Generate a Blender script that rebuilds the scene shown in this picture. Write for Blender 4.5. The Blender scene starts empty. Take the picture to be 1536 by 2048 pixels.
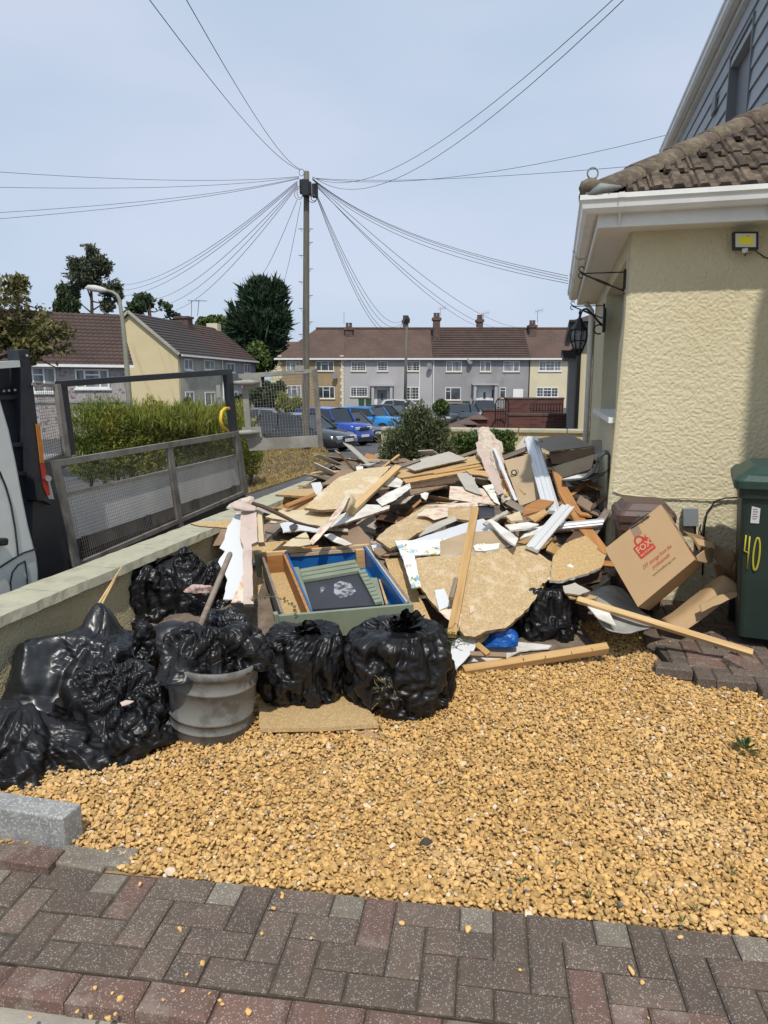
import bpy, math, random
import numpy as np
from mathutils import Vector, Matrix
R = math.radians
rnd = random.Random(7)
S = bpy.context.scene
COL = S.collection
# ------------------------------------------------------------------ camera
FPX, CX, CY, HOR = 1430.0, 768.0, 1024.0, 774.0
PIT = math.atan((CY - HOR) / FPX)
cam_d = bpy.data.cameras.new('camera'); cam = bpy.data.objects.new('camera', cam_d); COL.objects.link(cam)
cam.location = (0, 0, 1.6); cam.rotation_euler = (R(90) - PIT, 0, 0)
cam_d.sensor_fit = 'VERTICAL'; cam_d.sensor_height = 24; cam_d.lens = 24 * FPX / 2048
cam_d.clip_start = 0.05; cam_d.clip_end = 2000
S.camera = cam
# ------------------------------------------------------------------ light
SUN_EL = 56.0
SUN_DIR = Vector((0.04, -0.999, math.tan(R(SUN_EL)))).normalized()
sd = bpy.data.lights.new('sun', 'SUN'); so = bpy.data.objects.new('sun', sd); COL.objects.link(so)
sd.energy = 3.7; sd.angle = R(1.0); sd.color = (1.0, 0.95, 0.87)
so.rotation_euler = (-SUN_DIR).to_track_quat('-Z', 'Y').to_euler()
world = bpy.data.worlds.new('World'); S.world = world; world.use_nodes = True
nt = world.node_tree; nt.nodes.clear()
n_out = nt.nodes.new('ShaderNodeOutputWorld'); n_bg = nt.nodes.new('ShaderNodeBackground')
sky = nt.nodes.new('ShaderNodeTexSky'); sky.sky_type = 'NISHITA'; sky.sun_disc = False
sky.sun_elevation = R(SUN_EL); sky.sun_rotation = math.atan2(SUN_DIR.x, SUN_DIR.y)
sky.air_density = 1.0; sky.dust_density = 2.0; sky.ozone_density = 1.0
tc = nt.nodes.new('ShaderNodeTexCoord'); mp = nt.nodes.new('ShaderNodeMapping'); mp.inputs['Scale'].default_value = (1, 1, 3.0)
nz = nt.nodes.new('ShaderNodeTexNoise'); nz.inputs['Scale'].default_value = 1.6; nz.inputs['Detail'].default_value = 5; nz.inputs['Roughness'].default_value = 0.45
cr = nt.nodes.new('ShaderNodeValToRGB')
cr.color_ramp.elements[0].position = 0.35; cr.color_ramp.elements[0].color = (4.6, 6.0, 7.5, 1)
cr.color_ramp.elements[1].position = 0.65; cr.color_ramp.elements[1].color = (6.2, 6.9, 8.4, 1)
mx = nt.nodes.new('ShaderNodeMix'); mx.data_type = 'RGBA'; mx.inputs['Factor'].default_value = 0.86
L = nt.links.new
L(tc.outputs['Generated'], mp.inputs['Vector']); L(mp.outputs['Vector'], nz.inputs['Vector']); L(nz.outputs['Fac'], cr.inputs['Fac'])
L(sky.outputs['Color'], mx.inputs['A']); L(cr.outputs['Color'], mx.inputs['B']); L(mx.outputs['Result'], n_bg.inputs['Color'])
n_bg.inputs['Strength'].default_value = 0.108
L(n_bg.outputs['Background'], n_out.inputs['Surface'])
S.view_settings.view_transform = 'Standard'; S.view_settings.look = 'None'; S.view_settings.gamma = 1.0
S.view_settings.exposure = 0.0; S.view_settings.use_curve_mapping = False
# ------------------------------------------------------------------ geometry of the photograph
cp, sp = math.cos(PIT), math.sin(PIT)
def ray(x, y):
    a, b = (x - CX) / FPX, (CY - y) / FPX
    return Vector((a, cp + sp * b, -sp + cp * b))
CAM = Vector((0, 0, 1.6))
def P(x, y, Y):
    d = ray(x, y); return CAM + d * (Y / d.y)
def PZ(x, y, z):
    d = ray(x, y); return CAM + d * ((z - 1.6) / d.z)
def PP(x, y, o, n):
    d = ray(x, y); return CAM + d * ((o - CAM).dot(n) / d.dot(n))
def street(Y):
    return float(np.interp(Y, [0, 20, 28, 35, 45, 60, 74, 120, 400], [-.45, -.45, -.85, -1.1, -1.05, -.75, -.5, -.3, 0]))
def PG(x, y):
    d = ray(x, y); t = 5.0
    for i in range(60): t = t * .5 + .5 * (street(d.y * t) - 1.6) / d.z
    return CAM + d * t
# ------------------------------------------------------------------ numpy noise
def _h(i, j, k, s):
    n = (i * 374761393 + j * 668265263 + k * 2147483647 + s * 144665) & 0xffffffff
    n = ((n ^ (n >> 13)) * 1274126177) & 0xffffffff
    n = n ^ (n >> 16)
    return (n & 0xffff) / 65535.0
def vnoise(p, f=1.0, s=0):
    q = np.asarray(p, dtype=np.float64) * f
    i = np.floor(q).astype(np.int64); t = q - i; t = t * t * (3 - 2 * t)
    r = 0
    for a in (0, 1):
        wa = t[:, 0] if a else 1 - t[:, 0]
        for b in (0, 1):
            wb = t[:, 1] if b else 1 - t[:, 1]
            for c in (0, 1):
                wc = t[:, 2] if c else 1 - t[:, 2]
                r = r + wa * wb * wc * _h(i[:, 0] + a, i[:, 1] + b, i[:, 2] + c, s)
    return r * 2 - 1
def voro(p, f=1.0, s=0):
    q = np.asarray(p, dtype=np.float64) * f; i = np.floor(q).astype(np.int64); f1 = np.full(len(q), 9.0); f2 = f1.copy()
    for a in (-1, 0, 1):
        for b in (-1, 0, 1):
            for c in (-1, 0, 1):
                I, J, K = i[:, 0] + a, i[:, 1] + b, i[:, 2] + c
                d = np.sqrt((I + _h(I, J, K, s) - q[:, 0])**2 + (J + _h(I, J, K, s+1) - q[:, 1])**2 + (K + _h(I, J, K, s+2) - q[:, 2])**2)
                f2 = np.minimum(f2, np.maximum(f1, d)); f1 = np.minimum(f1, d)
    return f1, f2
def ridged(p, f, s=0, o=3):
    v = 0; a = 1.0
    for k in range(o):
        v = v + a * (1 - 2 * np.abs(vnoise(p, f * 2 ** k, s + k * 7))); a *= .5
    return v / 1.75
# ------------------------------------------------------------------ objects
ORG = {}
def tag(o, label=None, cat=None, group=None, kind=None):
    if label: o['label'] = label
    if cat: o['category'] = cat
    if group: o['group'] = group
    if kind: o['kind'] = kind
    return o
def thing(name, label, cat, loc=(0, 0, 0), group=None, rz=0):
    o = bpy.data.objects.new(name, None); COL.objects.link(o)
    o.location = loc; o.rotation_euler = (0, 0, rz); o.empty_display_size = .1
    ORG[o.name] = Vector((0, 0, 0)) if rz else Vector(loc)
    return tag(o, label, cat, group)
class MB:
    def __init__(s): s.v = []; s.f = []; s.m = []
    def add(s, vs, fs, mi=0):
        b = len(s.v); s.v += [tuple(v) for v in vs]
        s.f += [tuple(i + b for i in f) for f in fs]; s.m += [mi] * len(fs); return s
    def box(s, lo, hi, mi=0, M=None):
        x0, y0, z0 = lo; x1, y1, z1 = hi
        vs = [Vector(p) for p in ((x0,y0,z0),(x1,y0,z0),(x1,y1,z0),(x0,y1,z0),(x0,y0,z1),(x1,y0,z1),(x1,y1,z1),(x0,y1,z1))]
        if M is not None: vs = [M @ v for v in vs]
        return s.add(vs, [(0,3,2,1),(4,5,6,7),(0,1,5,4),(1,2,6,5),(2,3,7,6),(3,0,4,7)], mi)
    def bar(s, p0, p1, w, h, up=(0, 0, 1), mi=0):
        p0 = Vector(p0); p1 = Vector(p1); a = p1 - p0; ln = a.length; a.normalize()
        u = Vector(up); b = u.cross(a)
        if b.length < 1e-4: b = Vector((1, 0, 0)).cross(a)
        b.normalize(); c = a.cross(b)
        M = Matrix(((a.x, b.x, c.x, p0.x), (a.y, b.y, c.y, p0.y), (a.z, b.z, c.z, p0.z), (0, 0, 0, 1)))
        return s.box((0, -w / 2, -h / 2), (ln, w / 2, h / 2), mi, M)
    def tube(s, pts, r, n=6, mi=0, cap=True):
        pts = [Vector(p) for p in pts]; k = len(pts); rr = r if hasattr(r, '__len__') else [r] * k
        b = len(s.v); ref = None
        for i, p in enumerate(pts):
            t = (pts[min(i + 1, k - 1)] - pts[max(i - 1, 0)]).normalized()
            if ref is None: ref = t.orthogonal().normalized()
            ref = (ref - t * ref.dot(t)).normalized(); w = t.cross(ref)
            for j in range(n):
                a = 2 * math.pi * j / n
                s.v.append(tuple(p + (ref * math.cos(a) + w * math.sin(a)) * rr[i]))
        for i in range(k - 1):
            for j in range(n):
                s.f.append((b + i*n + j, b + i*n + (j+1) % n, b + (i+1)*n + (j+1) % n, b + (i+1)*n + j)); s.m.append(mi)
        if cap:
            s.f.append(tuple(b + j for j in range(n))[::-1]); s.m.append(mi)
            s.f.append(tuple(b + (k-1)*n + j for j in range(n))); s.m.append(mi)
        return s
    def prism(s, pts, off, mi=0, ms=None):
        n = len(pts); pts = [Vector(p) for p in pts]; off = Vector(off)
        b = len(s.v); s.v += [tuple(p) for p in pts] + [tuple(p + off) for p in pts]
        s.f.append(tuple(range(b, b + n))); s.m.append(mi)
        s.f.append(tuple(range(b + n, b + 2 * n))[::-1]); s.m.append(mi if ms is None else ms)
        for i in range(n):
            j = (i + 1) % n
            s.f.append((b + j, b + i, b + n + i, b + n + j)); s.m.append(mi if ms is None else ms)
        return s
    def lathe(s, prof, n=24, c=(0, 0, 0), mi=0, cap=True):
        b = len(s.v); k = len(prof)
        for r_, z in prof:
            for j in range(n):
                a = 2 * math.pi * j / n
                s.v.append((c[0] + r_ * math.cos(a), c[1] + r_ * math.sin(a), c[2] + z))
        for i in range(k - 1):
            for j in range(n):
                s.f.append((b + i*n + j, b + i*n + (j+1) % n, b + (i+1)*n + (j+1) % n, b + (i+1)*n + j)); s.m.append(mi)
        if cap:
            s.f.append(tuple(b + j for j in range(n))[::-1]); s.m.append(mi)
            s.f.append(tuple(b + (k-1)*n + j for j in range(n))); s.m.append(mi)
        return s
    def build(s, name, mats, parent=None, smooth=False, bevel=0, origin=None, mw=None, fix=True):
        if not isinstance(mats, (list, tuple)): mats = [mats]
        o0 = Vector((0, 0, 0))
        if parent is not None and mw is None: o0 = ORG.get(parent.name, Vector((0, 0, 0)))
        elif origin is not None: o0 = Vector(origin)
        vs = s.v if o0.length == 0 else [(v[0]-o0.x, v[1]-o0.y, v[2]-o0.z) for v in s.v]
        me = bpy.data.meshes.new(name); me.from_pydata(vs, [], s.f)
        for m in mats: me.materials.append(m)
        if len(mats) > 1: me.polygons.foreach_set('material_index', s.m)
        if fix:
            import bmesh
            bm = bmesh.new(); bm.from_mesh(me); bmesh.ops.recalc_face_normals(bm, faces=bm.faces); bm.to_mesh(me); bm.free()
        if smooth: me.polygons.foreach_set('use_smooth', [True] * len(me.polygons))
        me.update()
        o = bpy.data.objects.new(name, me); COL.objects.link(o)
        if parent is not None: o.parent = parent; ORG[o.name] = o0
        elif origin is not None: o.location = o0
        if parent is None: ORG[o.name] = Vector(o.location)
        if mw is not None: o.matrix_world = mw
        if bevel:
            b = o.modifiers.new('bevel', 'BEVEL'); b.width = bevel; b.segments = 2; b.limit_method = 'ANGLE'; b.angle_limit = R(40)
        return o
def npmesh(name, V, Fc, mats, parent=None, smooth=True, mi=None, origin=None):
    """fast mesh from arrays: V (n,3), Fc (m,k) all faces with k corners"""
    V = np.asarray(V, dtype=np.float32); Fc = np.asarray(Fc, dtype=np.int32)
    o0 = ORG.get(parent.name, Vector((0,0,0))) if parent is not None else Vector(origin or (0, 0, 0))
    V = V - np.array(o0, dtype=np.float32)
    me = bpy.data.meshes.new(name); m, k = Fc.shape
    me.vertices.add(len(V)); me.vertices.foreach_set('co', V.ravel())
    me.loops.add(m * k); me.loops.foreach_set('vertex_index', Fc.ravel())
    me.polygons.add(m); me.polygons.foreach_set('loop_start', np.arange(0, m * k, k, dtype=np.int32))
    me.polygons.foreach_set('loop_total', np.full(m, k, dtype=np.int32))
    if not isinstance(mats, (list, tuple)): mats = [mats]
    for x in mats: me.materials.append(x)
    if mi is not None: me.polygons.foreach_set('material_index', np.asarray(mi, dtype=np.int32))
    me.polygons.foreach_set('use_smooth', np.full(m, smooth, dtype=bool))
    me.update(calc_edges=True); me.validate()
    o = bpy.data.objects.new(name, me); COL.objects.link(o)
    if parent is not None: o.parent = parent; ORG[o.name] = o0
    else: o.location = o0; ORG[o.name] = o0
    return o
def grid_faces(nu, nv, wrap=False):
    f = []
    J = nu if wrap else nu - 1
    i, j = np.meshgrid(np.arange(nv - 1), np.arange(J), indexing='ij')
    a = i * nu + j; b = i * nu + (j + 1) % nu
    return np.stack([a, b, b + nu, a + nu], -1).reshape(-1, 4)
# ------------------------------------------------------------------ materials
MATS = {}
def mat(name, c1, c2=None, rough=.8, scale=8, detail=6, bump=0, bscale=60, stretch=(1, 1, 1), spec=.4, metal=0,
        speck=None, sscale=200, samt=.5, island=0, objrand=0, patch=None, pscale=3, pamt=.5, transl=0, bdist=.01, bdetail=4, lo=.35, hi=.65, alpha=1, trans=0, coat=0):
    if name in MATS: return MATS[name]
    m = bpy.data.materials.new(name); m.use_nodes = True; t = m.node_tree; N = t.nodes; l = t.links.new
    bs = N['Principled BSDF']; bs.inputs['Roughness'].default_value = rough
    bs.inputs['Specular IOR Level'].default_value = spec; bs.inputs['Metallic'].default_value = metal
    if coat: bs.inputs['Coat Weight'].default_value = coat; bs.inputs['Coat Roughness'].default_value = .06
    if trans: bs.inputs['Transmission Weight'].default_value = trans
    if alpha < 1: bs.inputs['Alpha'].default_value = alpha
    tcn = N.new('ShaderNodeTexCoord'); mpn = N.new('ShaderNodeMapping'); mpn.inputs['Scale'].default_value = stretch
    l(tcn.outputs['Object'], mpn.inputs['Vector']); vec = mpn.outputs['Vector']
    if objrand:
        oi = N.new('ShaderNodeObjectInfo'); ad = N.new('ShaderNodeVectorMath'); ad.operation = 'MULTIPLY_ADD'
        l(oi.outputs['Random'], ad.inputs[0]); ad.inputs[1].default_value = (37, 53, 71); l(vec, ad.inputs[2]); vec = ad.outputs[0]
    def rgb(c): return (c[0], c[1], c[2], 1)
    def noise(sc, dt=4, rg=.6):
        n = N.new('ShaderNodeTexNoise'); n.inputs['Scale'].default_value = sc; n.inputs['Detail'].default_value = dt
        n.inputs['Roughness'].default_value = rg; l(vec, n.inputs['Vector']); return n.outputs['Fac']
    def mix(fac, a, b):
        n = N.new('ShaderNodeMix'); n.data_type = 'RGBA'
        if isinstance(fac, float): n.inputs['Factor'].default_value = fac
        else: l(fac, n.inputs['Factor'])
        for k, v in (('A', a), ('B', b)):
            if isinstance(v, tuple): n.inputs[k].default_value = v
            else: l(v, n.inputs[k])
        return n.outputs['Result']
    def step(src, a, b, mul=1.0):
        n = N.new('ShaderNodeMapRange'); n.inputs['From Min'].default_value = a; n.inputs['From Max'].default_value = b
        n.inputs['To Max'].default_value = mul; l(src, n.inputs['Value']); return n.outputs['Result']
    col = rgb(c1)
    if c2 is not None: col = mix(step(noise(scale, detail), lo, hi), rgb(c1), rgb(c2))
    if patch is not None: col = mix(step(noise(pscale, 5), .52, .62, pamt), col, rgb(patch))
    if speck is not None:
        v = N.new('ShaderNodeTexVoronoi'); v.inputs['Scale'].default_value = sscale; l(vec, v.inputs['Vector'])
        sep = N.new('ShaderNodeSeparateColor'); l(v.outputs['Color'], sep.inputs['Color'])
        col = mix(step(sep.outputs[0], 1 - samt, 1 - samt * .6, .9), col, rgb(speck))
    if island or objrand:
        if island: g = N.new('ShaderNodeNewGeometry'); src = g.outputs['Random Per Island']; amt = island
        else: src = oi.outputs['Random']; amt = objrand
        hv = N.new('ShaderNodeHueSaturation'); l(step(src, 0, 1, 2 * amt), hv.inputs['Value'])
        mr = hv.inputs['Value'].links[0].from_node; mr.inputs['To Min'].default_value = 1 - amt; mr.inputs['To Max'].default_value = 1 + amt
        if isinstance(col, tuple): hv.inputs['Color'].default_value = col
        else: l(col, hv.inputs['Color'])
        col = hv.outputs['Color']
    if isinstance(col, tuple): bs.inputs['Base Color'].default_value = col
    else: l(col, bs.inputs['Base Color'])
    if bump:
        bn = N.new('ShaderNodeBump'); bn.inputs['Strength'].default_value = bump; bn.inputs['Distance'].default_value = bdist
        l(noise(bscale, bdetail), bn.inputs['Height']); l(bn.outputs['Normal'], bs.inputs['Normal'])
    if transl:
        tr = N.new('ShaderNodeBsdfTranslucent'); ms = N.new('ShaderNodeMixShader'); ms.inputs[0].default_value = transl
        if isinstance(col, tuple): tr.inputs['Color'].default_value = col
        else: l(col, tr.inputs['Color'])
        out = N['Material Output']; l(bs.outputs[0], ms.inputs[1]); l(tr.outputs[0], ms.inputs[2]); l(ms.outputs[0], out.inputs['Surface'])
    MATS[name] = m
    return m
M_asphalt = mat('asphalt', (.055,.055,.058), (.085,.083,.082), .9, 1.2, 8, bump=.3, bscale=90, speck=(.13,.13,.13), sscale=60, samt=.2)
M_concrete = mat('concrete', (.30,.29,.26), (.4,.38,.34), .9, 3, 8, bump=.3, bscale=80)
M_block = mat('granite_block', (.20,.20,.20), (.30,.30,.29), .85, 14, 8, bump=.3, bscale=120, speck=(.42,.42,.40), sscale=160, samt=.25)
M_drygrass = mat('dry_grass_soil', (.30,.20,.09), (.16,.13,.05), .95, 3, 8, bump=.5, bscale=40)
M_blade = mat('grass_blade', (.38,.26,.11), (.22,.17,.06), .9, 2, 3, island=.4, transl=.2)
M_wallp = mat('sage_masonry_paint', (.43,.41,.30), (.37,.36,.27), .85, 9, 8, bump=.5, bscale=30, patch=(.27,.27,.22), pscale=7, pamt=.5, bdist=.006)
M_wallr = mat('painted_roughcast', (.58,.51,.33), (.50,.44,.28), .9, 4, 6, bump=.9, bscale=70, bdetail=3, bdist=.02)
M_white = mat('white_upvc', (.78,.78,.76), (.70,.70,.68), .35, 5, 4)
M_soffit = mat('white_soffit', (.70,.68,.64), None, .45)
M_glass = mat('window_glass', (.02,.025,.03), (.08,.09,.1), .06, 1.2, 3, spec=.8)
M_black = mat('black_metal', (.012,.012,.013), None, .4, bump=.1, bscale=40)
M_dark = mat('dark_void', (.015,.014,.013), None, .9)
# ------------------------------------------------------------------ frames
VPA = math.atan2((1110 - CX) / FPX, cp + sp * (CY - HOR) / FPX)
U = Vector((math.sin(VPA), math.cos(VPA), 0)); V = Vector((math.cos(VPA), -math.sin(VPA), 0)); Z3 = Vector((0, 0, 1))
HC = Vector((1.70, 5.20, 0))
def HP(s, d, z): return HC + V * s + U * d + Z3 * z
# ------------------------------------------------------------------ ground
ys = [-40, -10, 0, 10, 20, 24, 28, 31.5, 35, 40, 45, 52, 60, 67, 74, 95, 120, 200, 400, 1200]
xs = [-900, -300, -120, -60, -30, -15, 0, 15, 30, 60, 120, 300, 900]
g = MB(); g.v = [(x, y, street(y)) for y in ys for x in xs]
g.f = [(j*13+i, j*13+i+1, (j+1)*13+i+1, (j+1)*13+i) for j in range(len(ys)-1) for i in range(12)]; g.m = [0]*len(g.f)
tag(g.build('road', M_asphalt, fix=False), kind='structure')
# raised front plot
WA = Vector((-1.93, 3.375, 0))                       # inner face of the boundary wall
def WPt(d, off=0, z=0): return WA + U * d - V * off + Z3 * z
A0 = PZ(215, 1739, 0); A1 = PZ(1536, 1873, 0); Aa = (A1 - A0).normalized(); Ab = Vector((Aa.y, -Aa.x, 0))  # Ab points to the camera
pl = MB(); pl.prism([A0 - Aa*1.3 - Z3*.017, A0 + Aa*9 - Z3*.017, Vector((20, 14, -.017)), WPt(10.9, .1, -.017), WPt(-.2, .1, -.017)], (0, 0, -.6))
sb = MB().prism([WPt(-8, .1, -.08), WPt(5, .1, -.08), WPt(5, -24, -.08), WPt(-8, -24, -.08)], (0, 0, -.5)); tag(sb.build('drive_slab', M_concrete), kind='structure')
M_gbed = mat('gravel_bed', (.44,.29,.125), (.30,.19,.08), .95, 60, 6, bump=.8, bscale=80)
tag(pl.build('gravel_bed', M_gbed), kind='structure')
# dry verge
vg = [PG(*p) for p in ((430, 960), (480, 995), (520, 982), (600, 955), (650, 935), (668, 920), (640, 905), (560, 898), (470, 900), (380, 905))]
o = MB().prism([p + Z3 * .035 for p in vg], (0, 0, -.06)).build('grass_verge', M_drygrass); tag(o, kind='structure')
vc = np.array([list(p)[:2] for p in vg])
def inpoly(x, y, poly):
    c = np.zeros(len(x), bool); j = len(poly) - 1
    for i in range(len(poly)):
        xi, yi = poly[i]; xj, yj = poly[j]
        c ^= ((yi > y) != (yj > y)) & (x < (xj - xi) * (y - yi) / (yj - yi + 1e-12) + xi); j = i
    return c
rs = np.random.RandomState(3)
def tufts(name, poly, z, n, h, mat_, parent=None, wid=.012):
    lo, hi = poly.min(0), poly.max(0); q = rs.uniform(lo, hi, (n * 4, 2)); q = q[inpoly(q[:, 0], q[:, 1], poly)][:n]; n = len(q)
    hh = h * rs.uniform(.4, 1.1, n); a = rs.uniform(0, 6.28, n); ln = rs.uniform(.3, 1.6, n) * h
    b = np.stack([q[:, 0], q[:, 1], np.full(n, z)], -1)
    w = np.stack([np.cos(a), np.sin(a), 0*a], -1) * wid
    a2 = rs.uniform(0, 6.28, n); t = b + np.stack([np.cos(a2)*ln, np.sin(a2)*ln, hh], -1)
    Vv = np.stack([b - w, b + w, t], 1).reshape(-1, 3); F = np.arange(3 * n).reshape(-1, 3)
    return npmesh(name, Vv, F, mat_, parent, smooth=False)
tag(tufts('dry_grass', vc, -.42, 26000, .06, M_blade), 'short sun scorched yellow grass on the verge by the telegraph pole', 'grass', kind='stuff')
# ------------------------------------------------------------------ block paving in the foreground
M_brick = mat('paving_block', (.120,.090,.068), (.090,.070,.056), .85, 6, 6, bump=.5, bscale=130, speck=(.30,.265,.24), sscale=330, samt=.12, objrand=.16, patch=(.145,.10,.078), pscale=5, pamt=.6, bdist=.004)
M_brickr = mat('red_paving_block', (.150,.088,.068), (.112,.073,.058), .85, 9, 6, bump=.5, bscale=130, speck=(.32,.27,.24), sscale=330, samt=.11, objrand=.15, patch=(.22,.17,.14), pscale=9, pamt=.6, bdist=.004)
M_brickg = mat('lichen_paving_block', (.155,.128,.10), (.205,.178,.14), .9, 14, 8, bump=.5, bscale=130, speck=(.36,.34,.31), sscale=300, samt=.12, objrand=.1, bdist=.004)
def block_mesh(nm, lx, ly, lz, m, ch=.005):
    b = MB(); x, y = lx / 2, ly / 2
    def ringv(x, y, z): return [(-x, -y, z), (x, -y, z), (x, y, z), (-x, y, z)]
    b.v = ringv(x, y, -lz) + ringv(x, y, -ch) + ringv(x - ch, y - ch, 0)
    b.f = [(0,3,2,1), (8,9,10,11)] + [(k*4+i, k*4+(i+1)%4, k*4+4+(i+1)%4, k*4+4+i) for k in (0, 1) for i in range(4)]; b.m = [0]*10
    o = b.build(nm, m); me = o.data; bpy.data.objects.remove(o); return me
me_full = {k: block_mesh('brick', .1955, .0955, .06, m, .007) for k, m in (('n', M_brick), ('r', M_brickr), ('g', M_brickg))}
me_half = {k: block_mesh('brick', .0955, .0955, .06, m) for k, m in (('n', M_brick), ('r', M_brickr), ('g', M_brickg))}
ang = math.atan2(Aa.y, Aa.x)
def place(me, loc, rz, parent=None, tilt=(0, 0), nm='brick'):
    o = bpy.data.objects.new(nm, me); COL.objects.link(o)
    o.rotation_euler = (tilt[0], tilt[1], rz)
    if parent is not None: o.parent = parent; o.location = Vector(loc) - ORG.get(parent.name, Vector((0,0,0)))
    else: o.location = loc
    return o
KD = (PZ(320, 1985, 0) - A0).dot(Ab)         # distance edge -> kerb course
NR = int(round(KD / .1)) ; print('paving rows', KD, NR)
bed = MB(); bed.prism([A0 - Aa*3 - Z3*.012, A0 + Aa*4 - Z3*.012, A0 + Aa*4 + Ab*(NR*.1+.0) - Z3*.012, A0 - Aa*3 + Ab*(NR*.1+.0) - Z3*.012], (0, 0, -.1))
M_joint = mat('joint_sand', (.045,.038,.033), (.09,.075,.055), .95, 30, 6)
pav = bed.build('block_paving', M_joint); tag(pav, kind='structure')
X0 = (PZ(318, 1749, 0) - A0).dot(Aa)
def vis(p, m=.6):
    q = Vector(p) - CAM; f = q.y * cp - q.z * sp * 1.0
    f = q.y * cp + q.z * (-sp)
    if f < .2: return False
    px = CX + FPX * q.x / f; up = q.y * sp + q.z * cp; py = CY - FPX * up / f
    mm = m * FPX / f
    return -mm < px < 1536 + mm and py < 2048 + mm * 1.2
for j in range(NR):                         # j = 0 the row along the gravel
    y = -j
    for i in range(-32, 32):
        k = (i + y) % 4
        def cell(ci, cj): return A0 + Aa * (X0 + ci * .1) + Ab * (cj * .1)
        c = None
        if k == 0: c = cell(i + 1, j + .5); me = 'f'; rz = 0
        elif k == 3:
            if j == NR - 1: c = cell(i + .5, j + .5); me = 'h'; rz = 0
            else: c = cell(i + .5, j + 1); me = 'f'; rz = R(90)
        elif k == 2 and j == 0: c = cell(i + .5, j + .5); me = 'h'; rz = 0
        if c is None or not vis(c): continue
        kd = 'n'; r_ = rnd.random()
        if r_ < .16: kd = 'r'
        if me == 'h' and j == 0 and rnd.random() < .75: kd = 'g'
        px_left = c.x < -.75
        z = rnd.uniform(-.0015, .0015) - (rnd.uniform(.0, .012) if px_left else 0)
        place((me_full if me == 'f' else me_half)[kd], c + Z3 * z, ang + rz + rnd.uniform(-.008, .008), pav, (rnd.uniform(-.008, .008) * (2.5 if px_left else 1), rnd.uniform(-.008, .008)))
# soldier kerb course, slightly higher and redder, then lower concrete path
kerb = MB().prism([A0 - Aa*3 + Ab*(NR*.1) - Z3*.02, A0 + Aa*4 + Ab*(NR*.1) - Z3*.02, A0 + Aa*4 + Ab*(NR*.1+.1) - Z3*.02, A0 - Aa*3 + Ab*(NR*.1+.1) - Z3*.02], (0, 0, -.1)).build('kerb_course', M_joint)
tag(kerb, kind='structure')
me_k = block_mesh('brick', .196, .096, .075, M_brickr, .012)
for i in range(-14, 14):
    c = A0 + Aa * (X0 + .07 + i * .2) + Ab * (NR * .1 + .054)
    if vis(c): place(me_k, c + Z3 * rnd.uniform(-.004, .003), ang + rnd.uniform(-.02, .02), kerb, (rnd.uniform(-.02, .02), rnd.uniform(-.02, .02)))
M_path = mat('pale_slab', (.36,.33,.27), (.27,.25,.21), .9, 5, 8, bump=.4, bscale=60)
o = MB().prism([A0 - Aa*3 + Ab*(NR*.1+.1) - Z3*.05, A0 + Aa*4 + Ab*(NR*.1+.1) - Z3*.05, A0 + Aa*4 + Ab*(NR*.1+3) - Z3*.05, A0 - Aa*3 + Ab*(NR*.1+3) - Z3*.05], (0, 0, -.1)).build('path', M_path); tag(o, kind='structure')
# loose edging bricks by the granite block (still bedded in the paving edge)
for (x, y, rz, tl, kd, zz) in ((60, 1706, .0, (.0, .05), 'r', .035), (-40, 1700, .02, (.02, -.05), 'n', .03), (166, 1712, -.02, (.03, .05), 'g', .012), (240, 1712, .08, (.02, .08), 'g', .006)):
    place((me_full if x != 240 else me_half)[kd], PZ(x, y, zz), ang + rz, pav, tl)
# granite block
a_ = PZ(125, 1637, .125); b_ = PZ(163, 1607, .125); c_ = PZ(0, 1617, .125); dl = (c_ - a_) * 2.6
bb = MB(); bb.prism([a_, b_, b_ + dl, a_ + dl], (0, 0, -.14))
o = bb.build('granite_block', M_block, origin=(a_ + dl * .5) * 1.0 - Z3 * .125, bevel=.006)
tag(o, 'long pale grey granite block lying at the left edge of the paving', 'stone block')
# paving by the bins
RB = MB(); RP = [HP(.16, -.08, .035), HP(.17, -.8, .035), HP(.25, -1.3, .035), HP(.75, -1.44, .035), HP(3, -1.5, .035), HP(3, -.02, .035)]
RB.prism(RP, (0, 0, -.1)); rpav = RB.build('bin_paving', M_joint); tag(rpav, kind='structure')
edge = [PZ(1288, 1262, .05), PZ(1338, 1335, .05), PZ(1372, 1345, .05), PZ(1560, 1372, .05)]
ep = [(p - HC) for p in edge]; es = [(p.dot(V), p.dot(U)) for p in ep]; print('edge sd', [(round(a,2), round(b,2)) for a, b in es])
va = math.atan2(V.y, V.x)
def dlim(s):
    return float(np.interp(s, [e[0] for e in es], [e[1] for e in es]))
for i in range(-6, 24):
    for j in range(0, 20):
        k = (i + j) % 4
        if k == 0: s_, d_ = (i + 1) * .1 - .1, -(j + .5) * .1; rz = 0
        elif k == 3: s_, d_ = (i + .5) * .1 - .1, -(j + 1 - .0) * .1; rz = R(90)
        else: continue
        s_ -= .05
        if k == 3: d_ = -(j + 0) * .1
        if s_ < es[0][0] + .02 or d_ < dlim(s_) + .0 or d_ > -.03: continue
        place(me_full['n' if rnd.random() < .8 else 'r'], HP(s_, d_, .05 + rnd.uniform(-.003, .002)), va + rz + rnd.uniform(-.012, .012), rpav, (rnd.uniform(-.012, .012), rnd.uniform(-.012, .012)))
for (x, y, z, rz, tl, lab) in ((1412, 1326, .058, -.22, (.06, .02), 'loose red paving brick lying flat on the gravel edge below the long batten'),
                          (1488, 1324, .075, -.85, (.1, .26), 'loose red paving brick tipped on edge beside the green bin')):
    me_ = me_full['r']; o = place(me_, PZ(x, y, z), rz, None, tl, 'loose_brick'); tag(o, lab, 'brick')
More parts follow.
